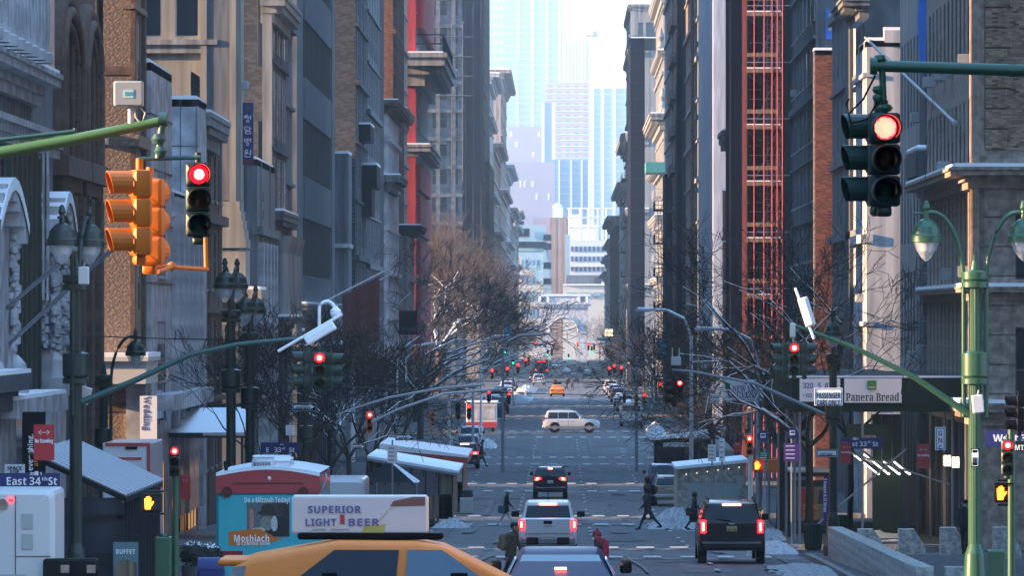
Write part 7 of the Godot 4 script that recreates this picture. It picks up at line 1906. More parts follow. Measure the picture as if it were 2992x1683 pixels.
# ---- people: one continuous skin over a posed skeleton (tapered capsules, smooth union, surface nets)
func skinned(bones: Array, cell: float) -> MB:
	var lo := Vector3.INF; var hi := -Vector3.INF
	for q in bones:
		var m: float = maxf(q[2], q[3]) + cell * 2
		lo = lo.min((q[0] as Vector3) - Vector3.ONE * m).min((q[1] as Vector3) - Vector3.ONE * m)
		hi = hi.max((q[0] as Vector3) + Vector3.ONE * m).max((q[1] as Vector3) + Vector3.ONE * m)
	var n := Vector3i(((hi - lo) / cell).ceil()) + Vector3i.ONE
	var fld := PackedFloat32Array(); fld.resize(n.x * n.y * n.z); fld.fill(1.0)
	var own := PackedInt32Array(); own.resize(fld.size())
	var best := PackedFloat32Array(); best.resize(fld.size()); best.fill(9.0)
	var k := 0.035
	for bi in bones.size():
		var q: Array = bones[bi]
		var a: Vector3 = q[0]; var d: Vector3 = (q[1] as Vector3) - a; var dd := maxf(d.length_squared(), 1e-6)
		var ra: float = q[2]; var rb: float = q[3]
		var m := maxf(ra, rb) + 0.07
		var p0 := Vector3i(((a.min(q[1]) - Vector3.ONE * m - lo) / cell).floor()).clamp(Vector3i.ZERO, n - Vector3i.ONE)
		var p1 := Vector3i(((a.max(q[1]) + Vector3.ONE * m - lo) / cell).ceil()).clamp(Vector3i.ZERO, n - Vector3i.ONE)
		for z in range(p0.z, p1.z + 1):
			for y in range(p0.y, p1.y + 1):
				var row := (z * n.y + y) * n.x
				for x in range(p0.x, p1.x + 1):
					var p := lo + Vector3(x, y, z) * cell - a
					var t := clampf(p.dot(d) / dd, 0, 1)
					var e := (p - d * t).length() - lerpf(ra, rb, t)
					var i := row + x
					if e < best[i]: best[i] = e; own[i] = bi
					var f := fld[i]
					var h := maxf(k - absf(f - e), 0.0) / k
					fld[i] = minf(f, e) - h * h * k * 0.25
	var vid := {}
	var P := PackedVector3Array(); var N := PackedVector3Array(); var CL := PackedColorArray()
	var sx := 1; var sy := n.x; var sz := n.x * n.y
	for z in n.z - 1:
		for y in n.y - 1:
			for x in n.x - 1:
				var i := z * sz + y * sy + x
				var c := [fld[i], fld[i + 1], fld[i + sy], fld[i + sy + 1], fld[i + sz], fld[i + sz + 1], fld[i + sz + sy], fld[i + sz + sy + 1]]
				var neg := 0
				for v in c: neg += 1 if v < 0 else 0
				if neg == 0 or neg == 8: continue
				var s := Vector3.ZERO; var cnt := 0
				for e in [[0, 1], [2, 3], [4, 5], [6, 7], [0, 2], [1, 3], [4, 6], [5, 7], [0, 4], [1, 5], [2, 6], [3, 7]]:
					var f0: float = c[e[0]]; var f1: float = c[e[1]]
					if (f0 < 0) != (f1 < 0):
						var t := f0 / (f0 - f1)
						s += Vector3(e[0] & 1, (e[0] >> 1) & 1, e[0] >> 2).lerp(Vector3(e[1] & 1, (e[1] >> 1) & 1, e[1] >> 2), t); cnt += 1
				vid[i] = P.size()
				P.append(lo + (Vector3(x, y, z) + s / cnt) * cell)
				N.append(Vector3(c[1] + c[3] + c[5] + c[7] - c[0] - c[2] - c[4] - c[6], c[2] + c[3] + c[6] + c[7] - c[0] - c[1] - c[4] - c[5], c[4] + c[5] + c[6] + c[7] - c[0] - c[1] - c[2] - c[3]).normalized())
				CL.append(bones[own[i]][4])
	var b := MB.new()
	var Q := func(a: int, c: int, d: int, e: int, flip: bool) -> void:
		for tri in ([[a, c, d], [a, d, e]] if not flip else [[a, d, c], [a, e, d]]):
			for j in tri: b.v.append(P[j]); b.n.append(N[j]); b.c.append(CL[j]); b.uv.append(Vector2.ZERO)
	for i in vid:
		var x: int = i % n.x; var y: int = (i / n.x) % n.y; var z: int = i / sz
		if x == 0 or y == 0 or z == 0: continue
		var f := fld[i]
		if (f < 0) != (fld[i + sx] < 0): Q.call(vid[i], vid[i - sy], vid[i - sy - sz], vid[i - sz], f < 0)
		if (f < 0) != (fld[i + sy] < 0): Q.call(vid[i], vid[i - sz], vid[i - sz - sx], vid[i - sx], f < 0)
		if (f < 0) != (fld[i + sz] < 0): Q.call(vid[i], vid[i - sx], vid[i - sx - sy], vid[i - sy], f < 0)
	return b
# P: legs [swing, knee] x2, arms [swing, bend] x2, coat/trousers/shoe/skin/hair colours, skirt length, lean
func person(label: String, pos: Vector3, yaw: float, h: float, P := {}) -> Node3D:
	var r := thing("person", label, "person", pos, "", yaw)
	var s := h / 1.75
	var coat: Color = P.get("coat", C(0.03, 0.03, 0.036)); var tr: Color = P.get("trousers", C(0.012, 0.012, 0.015)); var sk: Color = P.get("skin", C(0.32, 0.18, 0.12)); var sh: Color = P.get("shoe", C(0.02, 0.02, 0.02))
	var lean: float = P.get("lean", 0.04)
	var bn := []
	var lg: Array = P.get("legs", [[0.35, 0.1], [-0.35, 0.25]])
	var low := 9.0
	var LJ := []
	for i in 2:
		var sd := -1.0 if i == 0 else 1.0
		var hp := Vector3(sd * 0.085, 0.92, 0)
		var a: float = lg[i][0]; var kb: float = lg[i][1]
		var kn := hp + 0.43 * Vector3(0, -cos(a), sin(a))
		var an := kn + 0.42 * Vector3(0, -cos(a - kb), sin(a - kb))
		low = minf(low, an.y - 0.085)
		LJ.append([hp, kn, an])
	for j in LJ:
		var tilt := clampf((j[2].y - low - 0.085) * 2.0, 0, 0.5)
		bn.append([j[0], j[1], 0.092, 0.062, tr]); bn.append([j[1], j[2], 0.062, 0.045, tr])
		bn.append([j[2] + Vector3(0, -0.04, -0.03), j[2] + Vector3(0, -0.05 - tilt * 0.1, 0.15), 0.042, 0.034, sh])
	var up := Vector3(0, cos(lean), sin(lean))
	var o := Vector3(0, 0.92, 0)
	bn.append([o, o + up * 0.2, 0.14, 0.135, coat])
	for sd in [-1, 1]: bn.append([o + Vector3(sd * 0.05, 0, 0), o + up * 0.5 + Vector3(sd * 0.09, 0, 0), 0.12, 0.105, coat])
	bn.append([o + up * 0.5 + Vector3(-0.13, 0, 0), o + up * 0.5 + Vector3(0.13, 0, 0), 0.09, 0.09, coat])
	var skirt: float = P.get("skirt", 0.0)
	if skirt > 0:
		for j in LJ: bn.append([o + Vector3(j[0].x * 0.7, 0, 0), o + Vector3(j[0].x * 0.8, -skirt, (j[1].z) * 0.5 * skirt / 0.43), 0.15, 0.14, coat])
	var nk := o + up * 0.58
	var hd := nk + Vector3(0, 0.135, 0.03 + lean * 0.06)
	bn.append([nk - up * 0.02, hd, 0.055, 0.06, sk])
	bn.append([hd + Vector3(0, 0.03, -0.01), hd + Vector3(0, -0.045, 0.025), 0.098, 0.075, sk])
	bn.append([hd + Vector3(0, -0.005, 0.10), hd + Vector3(0, -0.025, 0.115), 0.018, 0.02, sk])
	for sd in [-1, 1]: bn.append([hd + Vector3(sd * 0.095, 0.01, 0), hd + Vector3(sd * 0.097, -0.025, 0), 0.02, 0.015, sk])
	var am: Array = P.get("arms", [[-0.35, 0.3], [0.35, 0.4]])
	var hands := []
	for i in 2:
		var sd := -1.0 if i == 0 else 1.0
		var sp := o + up * 0.5 + Vector3(sd * 0.185, 0.0, 0)
		var a: float = am[i][0]; var kb: float = am[i][1]
		var el := sp + 0.29 * Vector3(sd * 0.12, -cos(a), sin(a)).normalized()
		var wr := el + 0.25 * Vector3(-sd * 0.04, -cos(a + kb), sin(a + kb)).normalized()
		bn.append([sp, el, 0.062, 0.05, coat]); bn.append([el, wr, 0.052, 0.038, coat])
		hands.append([wr, (wr - el).normalized(), sd])
	for q in bn:
		q[0] *= s; q[1] *= s; q[2] *= s; q[3] *= s
		q[0].y -= low * s; q[1].y -= low * s
	var b := skinned(bn, P.get("cell", 0.03) * s)
	for q in hands:  # palm and five bent fingers
		b.col = P.get("glove", sk)
		var w: Vector3 = (q[0] - Vector3(0, low, 0)) * s; var d: Vector3 = q[1]; var f := Vector3(0, 0, 1) - d * d.z; f = f.normalized()
		b.ball(w + d * 0.05 * s, Vector3(0.022, 0.05, 0.04) * s, 8)
		for k in 4: b.tube([w + (d * 0.075 + f * (0.026 - k * 0.018)) * s, w + (d * 0.115 + f * (0.03 - k * 0.018)) * s, w + (d * (0.145 - 0.008 * absf(k - 1)) + f * (0.024 - k * 0.018) - Vector3(q[2] * 0.012, 0, 0)) * s], [0.009 * s, 0.008 * s, 0.007 * s], 5)
		b.tube([w + (d * 0.03 + f * 0.035) * s, w + (d * 0.06 + f * 0.06) * s, w + (d * 0.085 + f * 0.062) * s], [0.01 * s, 0.009 * s, 0.008 * s], 5)
	put(b, "body", "tinted", r)
	var H: Vector3 = (hd - Vector3(0, low, 0)) * s
	r.set_meta("label", label)
	b = MB.new()
	for sd in [-1, 1]: b.ball(H + Vector3(sd * 0.035, 0.012, 0.088) * s, Vector3(0.012, 0.008, 0.008) * s, 6)
	put(b, "eyes", "black", r)
	b = MB.new(); b.ball(H + Vector3(0, -0.062, 0.088) * s, Vector3(0.024, 0.006, 0.01) * s, 6); put(b, "mouth", "lens_off_red", r)
	if P.get("mask", ""): b = MB.new(); b.ball(H + Vector3(0, -0.045, 0.06) * s, Vector3(0.075, 0.05, 0.062) * s, 10); put(b, "face_mask", P.mask, r)
	match P.get("hat", "hair"):
		"hair": b = MB.new(); b.ball(H + Vector3(0, 0.05, -0.025) * s, Vector3(0.108, 0.095, 0.112) * s, 12); put(b, "hair", "hair_dark", r)
		"cap":
			b = MB.new(); b.ball(H + Vector3(0, 0.06, -0.01) * s, Vector3(0.11, 0.08, 0.115) * s, 12); b.bbox(H + Vector3(-0.07, 0.045, 0.06) * s, H + Vector3(0.07, 0.06, 0.18) * s, 0.008); put(b, "cap", P.hatm, r)
		"beanie": b = MB.new(); b.ball(H + Vector3(0, 0.06, -0.015) * s, Vector3(0.115, 0.1, 0.118) * s, 12); b.ball(H + Vector3(0, 0.17, -0.02) * s, Vector3(0.04, 0.04, 0.04) * s, 8); put(b, "hat", P.hatm, r)
		"hood": b = MB.new(); b.ball(H + Vector3(0, 0.03, -0.035) * s, Vector3(0.135, 0.15, 0.125) * s, 12); put(b, "hood", P.hatm, r)
	if P.has("pack"):
		b = MB.new(); var c: Vector3 = (o + up * 0.36 - Vector3(0, low, 0.24)) * s
		b.bbox(c - Vector3(0.15, 0.24, 0.1) * s, c + Vector3(0.15, 0.2, 0.1) * s, 0.06); b.bbox(c - Vector3(0.11, 0.2, 0.16) * s, c + Vector3(0.11, 0.0, -0.05) * s, 0.04); var bp := put(b, "backpack", P.pack, r)
		b = MB.new()
		for sd in [-1, 1]: b.tube([c + Vector3(sd * 0.1, 0.18, 0.1) * s, c + Vector3(sd * 0.11, 0.22, 0.24) * s, c + Vector3(sd * 0.12, 0.05, 0.36) * s, c + Vector3(sd * 0.13, -0.14, 0.16) * s], [0.02], 5)
		put(b, "strap", P.pack, bp)
	if P.has("bag"):
		b = MB.new(); var c2: Vector3 = (hands[0][0] + Vector3(-0.07, 0.0, -0.12) - Vector3(0, low, 0)) * s
		b.bbox(c2 - Vector3(0.06, 0.2, 0.17) * s, c2 + Vector3(0.06, 0.16, 0.15) * s, 0.05); b.tube([c2 + Vector3(0, 0.14, 0.1) * s, c2 + Vector3(0.02, 0.5, 0.1) * s, c2 + Vector3(0, 0.14, -0.08) * s], [0.012], 5); put(b, "bag", P.bag, r)
	return r
func people() -> void:
	dm("hair_dark", C(0.02, 0.014, 0.01), 0.8)
	dm("cap_white", C(0.6, 0.6, 0.6), 0.8)
	dm("bag_teal", C(0.03, 0.10, 0.11), 0.8)
	dm("pack_tan", C(0.20, 0.14, 0.08), 0.85)
	dm("knit_red", C(0.30, 0.01, 0.03), 0.9)
	dm("mask_blue", C(0.25, 0.45, 0.6), 0.8)
	dm("hood_brown", C(0.06, 0.03, 0.025), 0.85)
	var G := func(x: float, D: float) -> Vector3: return Vector3(wx(x, D), g(D) + 0.06, -D)
	person("person in black coat, white cap and white trousers walking with a teal bag", G.call(1272, 281), PI / 2, 1.66, {coat = C(0.012, 0.012, 0.014), trousers = C(0.55, 0.54, 0.53), shoe = C(0.4, 0.4, 0.4), hat = "cap", hatm = "cap_white", bag = "bag_teal", skirt = 0.12, lean = 0.1, legs = [[0.42, 0.1], [-0.32, 0.3]], cell = 0.026})
	person("person in black with hood up striding across the crossing by the snow heap", G.call(1630, 273), -PI / 2, 1.82, {coat = C(0.03, 0.034, 0.05), trousers = C(0.05, 0.05, 0.055), hat = "hood", hatm = "black", pack = "black", legs = [[0.5, 0.12], [-0.55, 0.2]], lean = 0.08, cell = 0.026})
	person("person with a big dark fur hood beside the blue parked suv", G.call(1628, 300), -PI / 2 + 0.4, 1.95, {hat = "hood", hatm = "black", pack = "black", legs = [[0.1, 0.05], [-0.1, 0.1]], skirt = 0.3})
	person("person in a long brown coat walking with a bag towards the pavement", G.call(1745, 271), PI / 2, 1.62, {coat = C(0.045, 0.022, 0.018), hat = "hood", hatm = "hood_brown", bag = "hood_brown", skirt = 0.4, legs = [[0.3, 0.1], [-0.3, 0.3]], cell = 0.026})
	person("person in an olive brown jacket with a tan backpack passing behind the navy car", G.call(1284, 166), PI / 2 - 0.3, 1.76, {coat = C(0.09, 0.055, 0.03), trousers = C(0.03, 0.03, 0.04), hat = "hair", pack = "pack_tan", lean = 0.16, cell = 0.022})
	person("person in a red knitted hat, white mask and red scarf behind the navy car", G.call(1512, 152), -PI / 2 - 0.1, 1.68, {coat = C(0.02, 0.018, 0.02), trousers = C(0.25, 0.012, 0.03), hat = "beanie", hatm = "knit_red", mask = "cap_white", lean = 0.14, skirt = 0.1, cell = 0.022})
	var sc := MB.new(); sc.ball(Vector3(0, 1.42, 0.02), Vector3(0.17, 0.1, 0.16), 12); sc.tube([Vector3(0.1, 1.4, -0.1), Vector3(0.2, 1.15, -0.12), Vector3(0.24, 0.8, -0.1)], [0.1, 0.09, 0.07], 7)
	put(sc, "scarf", "knit_red", get_child(get_child_count() - 1))
	person("police officer in dark uniform with a pale blue mask walking by the stone blocks", G.call(2425, 206) + Vector3(0, 0.12, 0), 0.15, 1.74, {coat = C(0.01, 0.012, 0.02), hat = "cap", hatm = "black", mask = "mask_blue", legs = [[0.18, 0.05], [-0.15, 0.2]], arms = [[-0.1, 0.4], [0.15, 0.5]], cell = 0.024})
	person("person in a brown coat stepping out behind the black parked suv", G.call(1211, 441), PI / 2 + 0.2, 1.74, {coat = C(0.06, 0.035, 0.025), hat = "hair", legs = [[0.45, 0.1], [-0.4, 0.25]], skirt = 0.2})
	var p := person("dark walker in the middle of the avenue beyond the small yellow cab", G.call(1396, 905), 0.5, 1.8, {cell = 0.04})
	copy(p, "second dark walker, one of a pair in the avenue beyond the yellow cab", G.call(1426, 900), 0.9)
	copy(p, "third dark walker, close beside the second beyond the yellow cab", G.call(1439, 890), -0.3)
	person("person with a pale hood sitting low behind the black suv at the snow", G.call(1918, 228), 1.0, 1.3, {coat = C(0.2, 0.15, 0.12), hat = "hood", hatm = "pack_tan", legs = [[0.2, 0.1], [-0.1, 0.1]]})

# ---- sheds, shelters, snow and small things along the kerbs
func snow_heap(label: String, x: float, D: float, w: float, d: float, h: float, sd: int, m := "dirty_snow") -> void:
	var r := thing("snow_heap", label, "snow heap", Vector3(x, g(D) - 0.03, -D), "shovelled snow heaps along the kerbs")
	var f := FastNoiseLite.new(); f.seed = sd; f.frequency = 1.1
	var n := 20
	var k := maxi(8, mini(40, int(20 * d / w)))
	var P := func(i: int, j: int) -> Vector3:
		var u := float(i) / n * 2 - 1; var v := float(j) / k * 2 - 1
		var e := maxf(0.0, 1.0 - pow(absf(u), 1.7)) * maxf(0.0, 1.0 - pow(absf(v), 2.4))
		var y := h * e * (0.66 + 0.34 * f.get_noise_2d(u * w, v * d * 0.8) + 0.16 * f.get_noise_2d(u * w * 3.3 + 9, v * d * 3.3))
		return Vector3(u * w / 2, maxf(y, -0.02), v * d / 2)
	var b := MB.new()
	for i in n:
		for j in k: b.quad(P.call(i, j), P.call(i + 1, j), P.call(i + 1, j + 1), P.call(i, j + 1))
	b.soften(60)
	put(b, "snow", m, r)
	var q := RandomNumberGenerator.new(); q.seed = sd
	b = MB.new()
	for i in 14:
		var s := q.randf_range(0.05, 0.16)
		b.ball(Vector3(q.randf_range(-0.55, 0.55) * w, s * 0.4, q.randf_range(-0.5, 0.5) * d), Vector3(s, s * 0.7, s), 6)
	stuff(put(b, "snow_lumps", m, r))
func furniture() -> void:
	var b: MB
	var r: Node3D
	# glass kiosk with a ribbed sloping roof
	r = thing("glass_kiosk", "dark glass kiosk with a sloping ribbed metal roof beside the East street sign", "kiosk", Vector3(-8.97, g(132), -132))
	var R := func(u: float, v: float, up := 0.0) -> Vector3: return Vector3(-lerpf(0.0, 2.0, u), lerpf(hy(1250, 132), hy(1150, 132) + 0.1, u) - g(132) + up, -12.0 * v)
	b = MB.new(); b.quad(R.call(1, 1), R.call(0, 1), R.call(0, 0), R.call(1, 0)); b.quad(R.call(0, 0, -0.12), R.call(0, 1, -0.12), R.call(1, 1, -0.12), R.call(1, 0, -0.12)); b.quad(R.call(1, 0), R.call(0, 0), R.call(0, 0, -0.12), R.call(1, 0, -0.12)); b.quad(R.call(0, 0), R.call(0, 1), R.call(0, 1, -0.12), R.call(0, 0, -0.12)); put(b, "roof", "roof_metal", r)
	for k in 14:
		b = MB.new(); b.bar(R.call(0, k / 13.0, 0.03), R.call(1, k / 13.0, 0.03), 0.045, 4); put(b, "roof_rib", "roof_rib", r)
	var ey: float = hy(1250, 132) - g(132) - 0.12
	b = MB.new(); b.box(Vector3(-2.0, 0, -0.1), Vector3(-0.1, ey + 0.1, -0.16)); put(b, "front_glass", "glass_b", r)
	b = MB.new(); b.box(Vector3(-0.1, 0, -0.2), Vector3(-0.14, ey, -12)); put(b, "side_glass", "glass_a", r)
	for k in 13:
		b = MB.new(); b.box(Vector3(-0.14, 0, -0.1 - k * 0.98), Vector3(-0.06, ey, -0.2 - k * 0.98)); put(b, "post", "dark_iron", r)
	b = MB.new(); b.box(Vector3(-2.0, ey - 0.35, -0.02), Vector3(-0.06, ey - 0.25, -0.12)); b.box(Vector3(-2.0, ey - 1.25, -0.02), Vector3(-0.06, ey - 1.05, -0.12)); b.box(Vector3(-0.2, 0, -0.02), Vector3(-0.06, ey, -0.12)); b.box(Vector3(-2.05, 0, -0.02), Vector3(-1.95, ey + 0.5, -0.12)); put(b, "frame", "dark_iron", r)
	board("poster", "buffet poster on the front of the glass kiosk", 286, 1364, 349, 1460, 131.7, "poster_teal", [["BUFFET", 317, 1388, 12, "white_paint", 48]], "poster")
	b = MB.new(); b.poly([at(290, 1450, 131.65), at(345, 1450, 131.65), at(345, 1415, 131.65), at(310, 1405, 131.65), at(290, 1425, 131.65)], Vector3(0, 0, -0.005))
	var fp := put(b, "printed_food", "wood"); meta(fp, "printed plate of food on the buffet poster of the kiosk", "print")
	# signs at the columned building
	board("banner", "black banner reading everything always on the columned building", 57, 1036, 116, 1190, 150, "black", [["everything.", 78, 1138, 13, "white_paint", 92, PI / 2], ["always", 92, 1146, 11, "cab_yellow", 54, PI / 2]], "banner")
	board("shop_sign", "small white sign reading space for above the East street sign", 13, 1168, 64, 1190, 140, "white_paint", [["SPACE", 38, 1178, 9, "black", 36], ["FOR", 38, 1188, 9, "black", 22]])
	board("banner", "white upright banner reading Wedding on the shop pier below the stucco wall", 353, 996, 396, 1112, 225.6, "white_paint", [["Wedding", 369, 1040, 15, "ad_blue", 86, -PI / 2, "Droid Serif"]], "banner")
	r = thing("shop_clock", "round emblem drawn in thin lines on the white shop fascia", "emblem", at(405, 937, 225.8))
	b = MB.new()
	for k in 20: b.bar(Vector3(cos(TAU * k / 20) * 0.28, sin(TAU * k / 20) * 0.36, 0.1), Vector3(cos(TAU * (k + 1) / 20) * 0.28, sin(TAU * (k + 1) / 20) * 0.36, 0.1), 0.012, 4)
	b.bar(Vector3(-0.12, -0.12, 0.1), Vector3(0.12, 0.14, 0.1), 0.01, 4); b.bar(Vector3(0.1, -0.12, 0.1), Vector3(-0.1, 0.14, 0.1), 0.01, 4); put(b, "emblem_line", "grey_stone", r)
	# projecting sign with Hangul letters built of strokes
	r = thing("projecting_sign", "tall blue projecting sign with white Korean letters on the slim lettered building", "sign", at(624, 336, 316))
	var hs := 316.0 / F
	b = MB.new(); b.box(Vector3(-14 * hs, -78 * hs, -0.1), Vector3(14 * hs, 78 * hs, 0)); put(b, "panel", "hangul_blue", r)
	b = MB.new(); b.box(Vector3(-14 * hs, -78 * hs, 0), Vector3(14 * hs, -64 * hs, 0.004)); put(b, "red_foot", "hangul_red", r)
	b = MB.new(); b.box(Vector3(-6 * hs, 64 * hs, 0.0), Vector3(6 * hs, 67 * hs, 0.02)); b.box(Vector3(-1.5 * hs, 59 * hs, 0.0), Vector3(1.5 * hs, 72 * hs, 0.021)); put(b, "cross_mark", "sign_green", r)
	var glyphs := [[[2, 9, 5, 9], [0, 7.3, 6, 7.3], [3, 7.3, 0.5, 4.6], [3, 6.4, 6, 4.6], [6.2, 6.2, 8, 6.2], [8.3, 9, 8.3, 3.6], "o"], [[1, 8.6, 5.5, 8.6], [1, 8.6, 1, 5], [1, 5, 5.8, 5], [7, 9, 7, 4], [7, 6.6, 9, 6.6], [2, 3.2, 8, 3.2], [2, 0.4, 8, 0.4], [2, 3.2, 2, 0.4], [8, 3.2, 8, 0.4]], [[1, 9, 1, 4.6], [5, 9, 5, 4.6], [1, 7, 5, 7], [1, 4.6, 5, 4.6], [6, 7.6, 8, 7.6], [6, 5.8, 8, 5.8], [8.3, 9, 8.3, 3.6], "o"], ["q", [0.4, 4.6, 6.2, 4.6], [3.2, 4.6, 3.2, 2.9], [8.3, 9, 8.3, 2.4], [6.6, 3.4, 8.3, 3.4], [1.6, 2.6, 1.6, 0.3], [1.6, 0.3, 8.6, 0.3]]]
	for i in 4:
		b = MB.new()
		var o := Vector3(-10 * hs, (28 - i * 29) * hs, 0.012)
		var k := 2.1 * hs
		for st in glyphs[i]:
			if st is String:
				var cc := o + Vector3(4.8, 1.7, 0) * k if st == "o" else o + Vector3(3.2, 7.4, 0) * k
				var rr := 1.6 * k
				for q in 10: b.bar(cc + Vector3(cos(TAU * q / 10), sin(TAU * q / 10), 0) * rr, cc + Vector3(cos(TAU * (q + 1) / 10), sin(TAU * (q + 1) / 10), 0) * rr, 0.018, 4)
			else: b.bar(o + Vector3(st[0], st[1], 0) * k, o + Vector3(st[2], st[3], 0) * k, 0.019, 4)
		put(b, "lettering", "white_paint", r)
	# awning under snow, flags and dark signs on the east side
	r = thing("awning", "wide shop awning buried under smooth snow behind the slim lamp posts", "awning", at(510, 1055, 248))
	b = MB.new(); b.poly([at(400, 1088, 246), at(622, 1088, 240), at(618, 1024, 252), at(412, 1028, 256)], Vector3(0, -0.12, 0)); put(b, "snow", "snow", r, true)
	b = MB.new(); b.poly([at(398, 1102, 246), at(624, 1102, 240), at(624, 1089, 240), at(398, 1089, 246)], Vector3(0, 0, -0.1)); put(b, "fringe", "dark_stone", r, true)
	for x in [412, 610]:
		b = MB.new(); b.bar(at(x, 1090, 244), at(x, 1190, 244), 0.05); put(b, "post", "dark_iron", r, true)
	dm("maroon", C(0.05, 0.008, 0.012), 0.8)
	r = thing("flag", "large maroon flag hanging over the pavement among the branches", "flag", at(905, 800, 330))
	b = MB.new(); b.bar(at(968, 682, 338), at(800, 768, 322), 0.05); put(b, "pole", "galv", r, true)
	b = MB.new()
	for i in 12:
		var u0 := i / 12.0; var u1 := (i + 1) / 12.0
		var t0 := at(lerpf(955, 862, u0), lerpf(695, 745, u0), 335 - 8 * u0) + Vector3(0, 0, 0.25 * sin(i * 1.3)); var t1 := at(lerpf(955, 862, u1), lerpf(695, 745, u1), 335 - 8 * u1) + Vector3(0, 0, 0.25 * sin((i + 1) * 1.3))
		b.quad(t0, t1, t1 - Vector3(0, 3.4 - u1 * 0.6, 0), t0 - Vector3(0, 3.4 - u0 * 0.6, 0))
	put(b, "cloth", "maroon", r, true)
	r = thing("flag", "blue edged flag behind the maroon one", "flag", at(935, 725, 345))
	b = MB.new(); b.bar(at(985, 690, 350), at(905, 730, 340), 0.04); put(b, "pole", "galv", r, true)
	b = MB.new(); b.quad(at(930, 705, 345), at(945, 700, 347), at(945, 740, 347), at(930, 745, 345)); put(b, "cloth", "tarp_blue", r, true)
	board("shop_sign", "dark hanging sign board high among the trees", 1004, 782, 1050, 842, 400, "black", [["ATHENS", 1028, 828, 7, "grey_stone", 36]])
	board("banner", "teal lamp post banner far down the east side", 1270, 818, 1287, 860, 560, "banner_teal", [], "banner")
	board("banner", "blue banner among the twigs under the fire escapes", 1650, 850, 1684, 905, 420, "banner_teal", [], "banner")
	board("street_name_sign", "green far street sign by the netted column", 1514, 842, 1536, 856, 640, "sign_green")
	board("lit_sign", "white lit sign far ahead by the netted column", 1521, 828, 1541, 846, 620, "tube_lamp_dim")
	board("banner", "green banner at the pavement tables behind the camper", 606, 1435 - 200, 634, 1300, 160, "sign_green", [["KNOW", 619, 1243, 6, "white_paint", 22], ["NYU", 619, 1254, 9, "white_paint", 22]], "banner")
	board("poster", "small poster with a pale face under the green banner", 606, 1302, 634, 1345, 160, "glass_c", [], "poster")
	# dining sheds in the east kerb lane
	var sh := [["dining_shed", "long dining shed with a white snowy roof in the kerb lane", 936, 1138, 1158, 1196, 1300, 286.0, "wood", "snow", 14.0], ["dining_shed", "dining shed with a red fascia under snow, behind the white roofed one", 966, 1164, 1136, 1166, 1262, 322.0, "cab_grey", "p_red", 16.0]]
	for q in sh:
		var D: float = q[7]
		r = thing(q[0], q[1], "dining shed", at((q[2] + q[3]) / 2.0, q[6], D))
		var x0: float = wx(q[2], D) - r.position.x; var x1: float = wx(q[3], D) - r.position.x
		var ya: float = hy(q[4], D) - r.position.y; var yb: float = hy(q[5], D) - r.position.y
		b = MB.new(); b.poly([Vector3(x1 - 0.6, -0.1, 0), Vector3(x1, -0.1, 0), Vector3(x1, yb, 0), Vector3(x1 - 0.6, lerpf(yb, ya, 0.6 / (x1 - x0)), 0)], Vector3(0, 0, -q[10])); b.poly([Vector3(x0, -0.1, -0.3), Vector3(x0 + 0.2, -0.1, -0.3), Vector3(x0 + 0.2, ya - 0.1, -0.3), Vector3(x0, ya, -0.3)], Vector3(0, 0, -q[10] + 0.3)); put(b, "wall", q[8], r)
		b = MB.new(); b.box(Vector3(x0, -0.1, 0), Vector3(x1, 1.0, -0.08)); put(b, "low_wall", q[8], r)
		b = MB.new(); b.box(Vector3(x0, 1.0, -0.05), Vector3(x1, yb - 0.05, -0.07)); put(b, "plastic_sheet", "glass_c", r)
		b = MB.new(); b.poly([Vector3(x0 - 0.2, ya, 0.3), Vector3(x1 + 0.25, yb, 0.3), Vector3(x1 + 0.25, yb + (0.3 if q[9] == "p_red" else 0.1), 0.3), Vector3(x0 - 0.2, ya + (0.3 if q[9] == "p_red" else 0.1), 0.3)], Vector3(0, 0, -q[10] - 0.6)); put(b, "roof", "p_red" if q[9] == "p_red" else "galv", r)
		b = MB.new(); b.poly([Vector3(x0 - 0.2, ya + 0.1, 0.34), Vector3(x1 + 0.27, yb + (0.3 if q[9] == "p_red" else 0.1), 0.34), Vector3(x1 + 0.27, yb + (0.42 if q[9] == "p_red" else 0.22), 0.34), Vector3(x0 - 0.2, ya + (0.42 if q[9] == "p_red" else 0.22), 0.34)], Vector3(0, 0, -q[10] - 0.7)); put(b, "roof_snow", "snow", r)
		for k in 7:
			b = MB.new(); b.box(Vector3(lerpf(x0, x1, k / 6.0) - 0.03, 1.0, 0.0), Vector3(lerpf(x0, x1, k / 6.0) + 0.03, lerpf(ya, yb, k / 6.0), -0.06)); put(b, "stud", "dark_iron", r)
	r = thing("peaked_tent", "small black peaked tent with snow on one slope in front of the sheds", "tent", road(972, 256))
	var ty := hy(1214, 256) - r.position.y; var ta := hy(1160, 256) - r.position.y; var tx0 := wx(892, 256) - r.position.x; var tx1 := wx(1052, 256) - r.position.x
	b = MB.new(); b.tri(Vector3(tx0, ty, 0), Vector3(0.1, ta, -1.3), Vector3(tx1, ty, 0)); b.tri(Vector3(tx0, ty, -2.6), Vector3(0.1, ta, -1.3), Vector3(tx0, ty, 0)); b.tri(Vector3(tx1, ty, -2.6), Vector3(0.1, ta, -1.3), Vector3(tx0, ty, -2.6)); put(b, "canopy", "black", r)
	b = MB.new(); b.tri(Vector3(tx1 + 0.02, ty, 0.04), Vector3(0.1, ta + 0.04, -1.28), Vector3(tx1 + 0.02, ty, -2.6)); b.poly([Vector3(tx1 - 0.16, ty, 0.02), Vector3(tx1, ty, 0.02), Vector3(0.12, ta + 0.05, -1.25), Vector3(0.05, ta, -1.25)], Vector3(0, 0, -0.05)); put(b, "snow_slope", "snow", r)
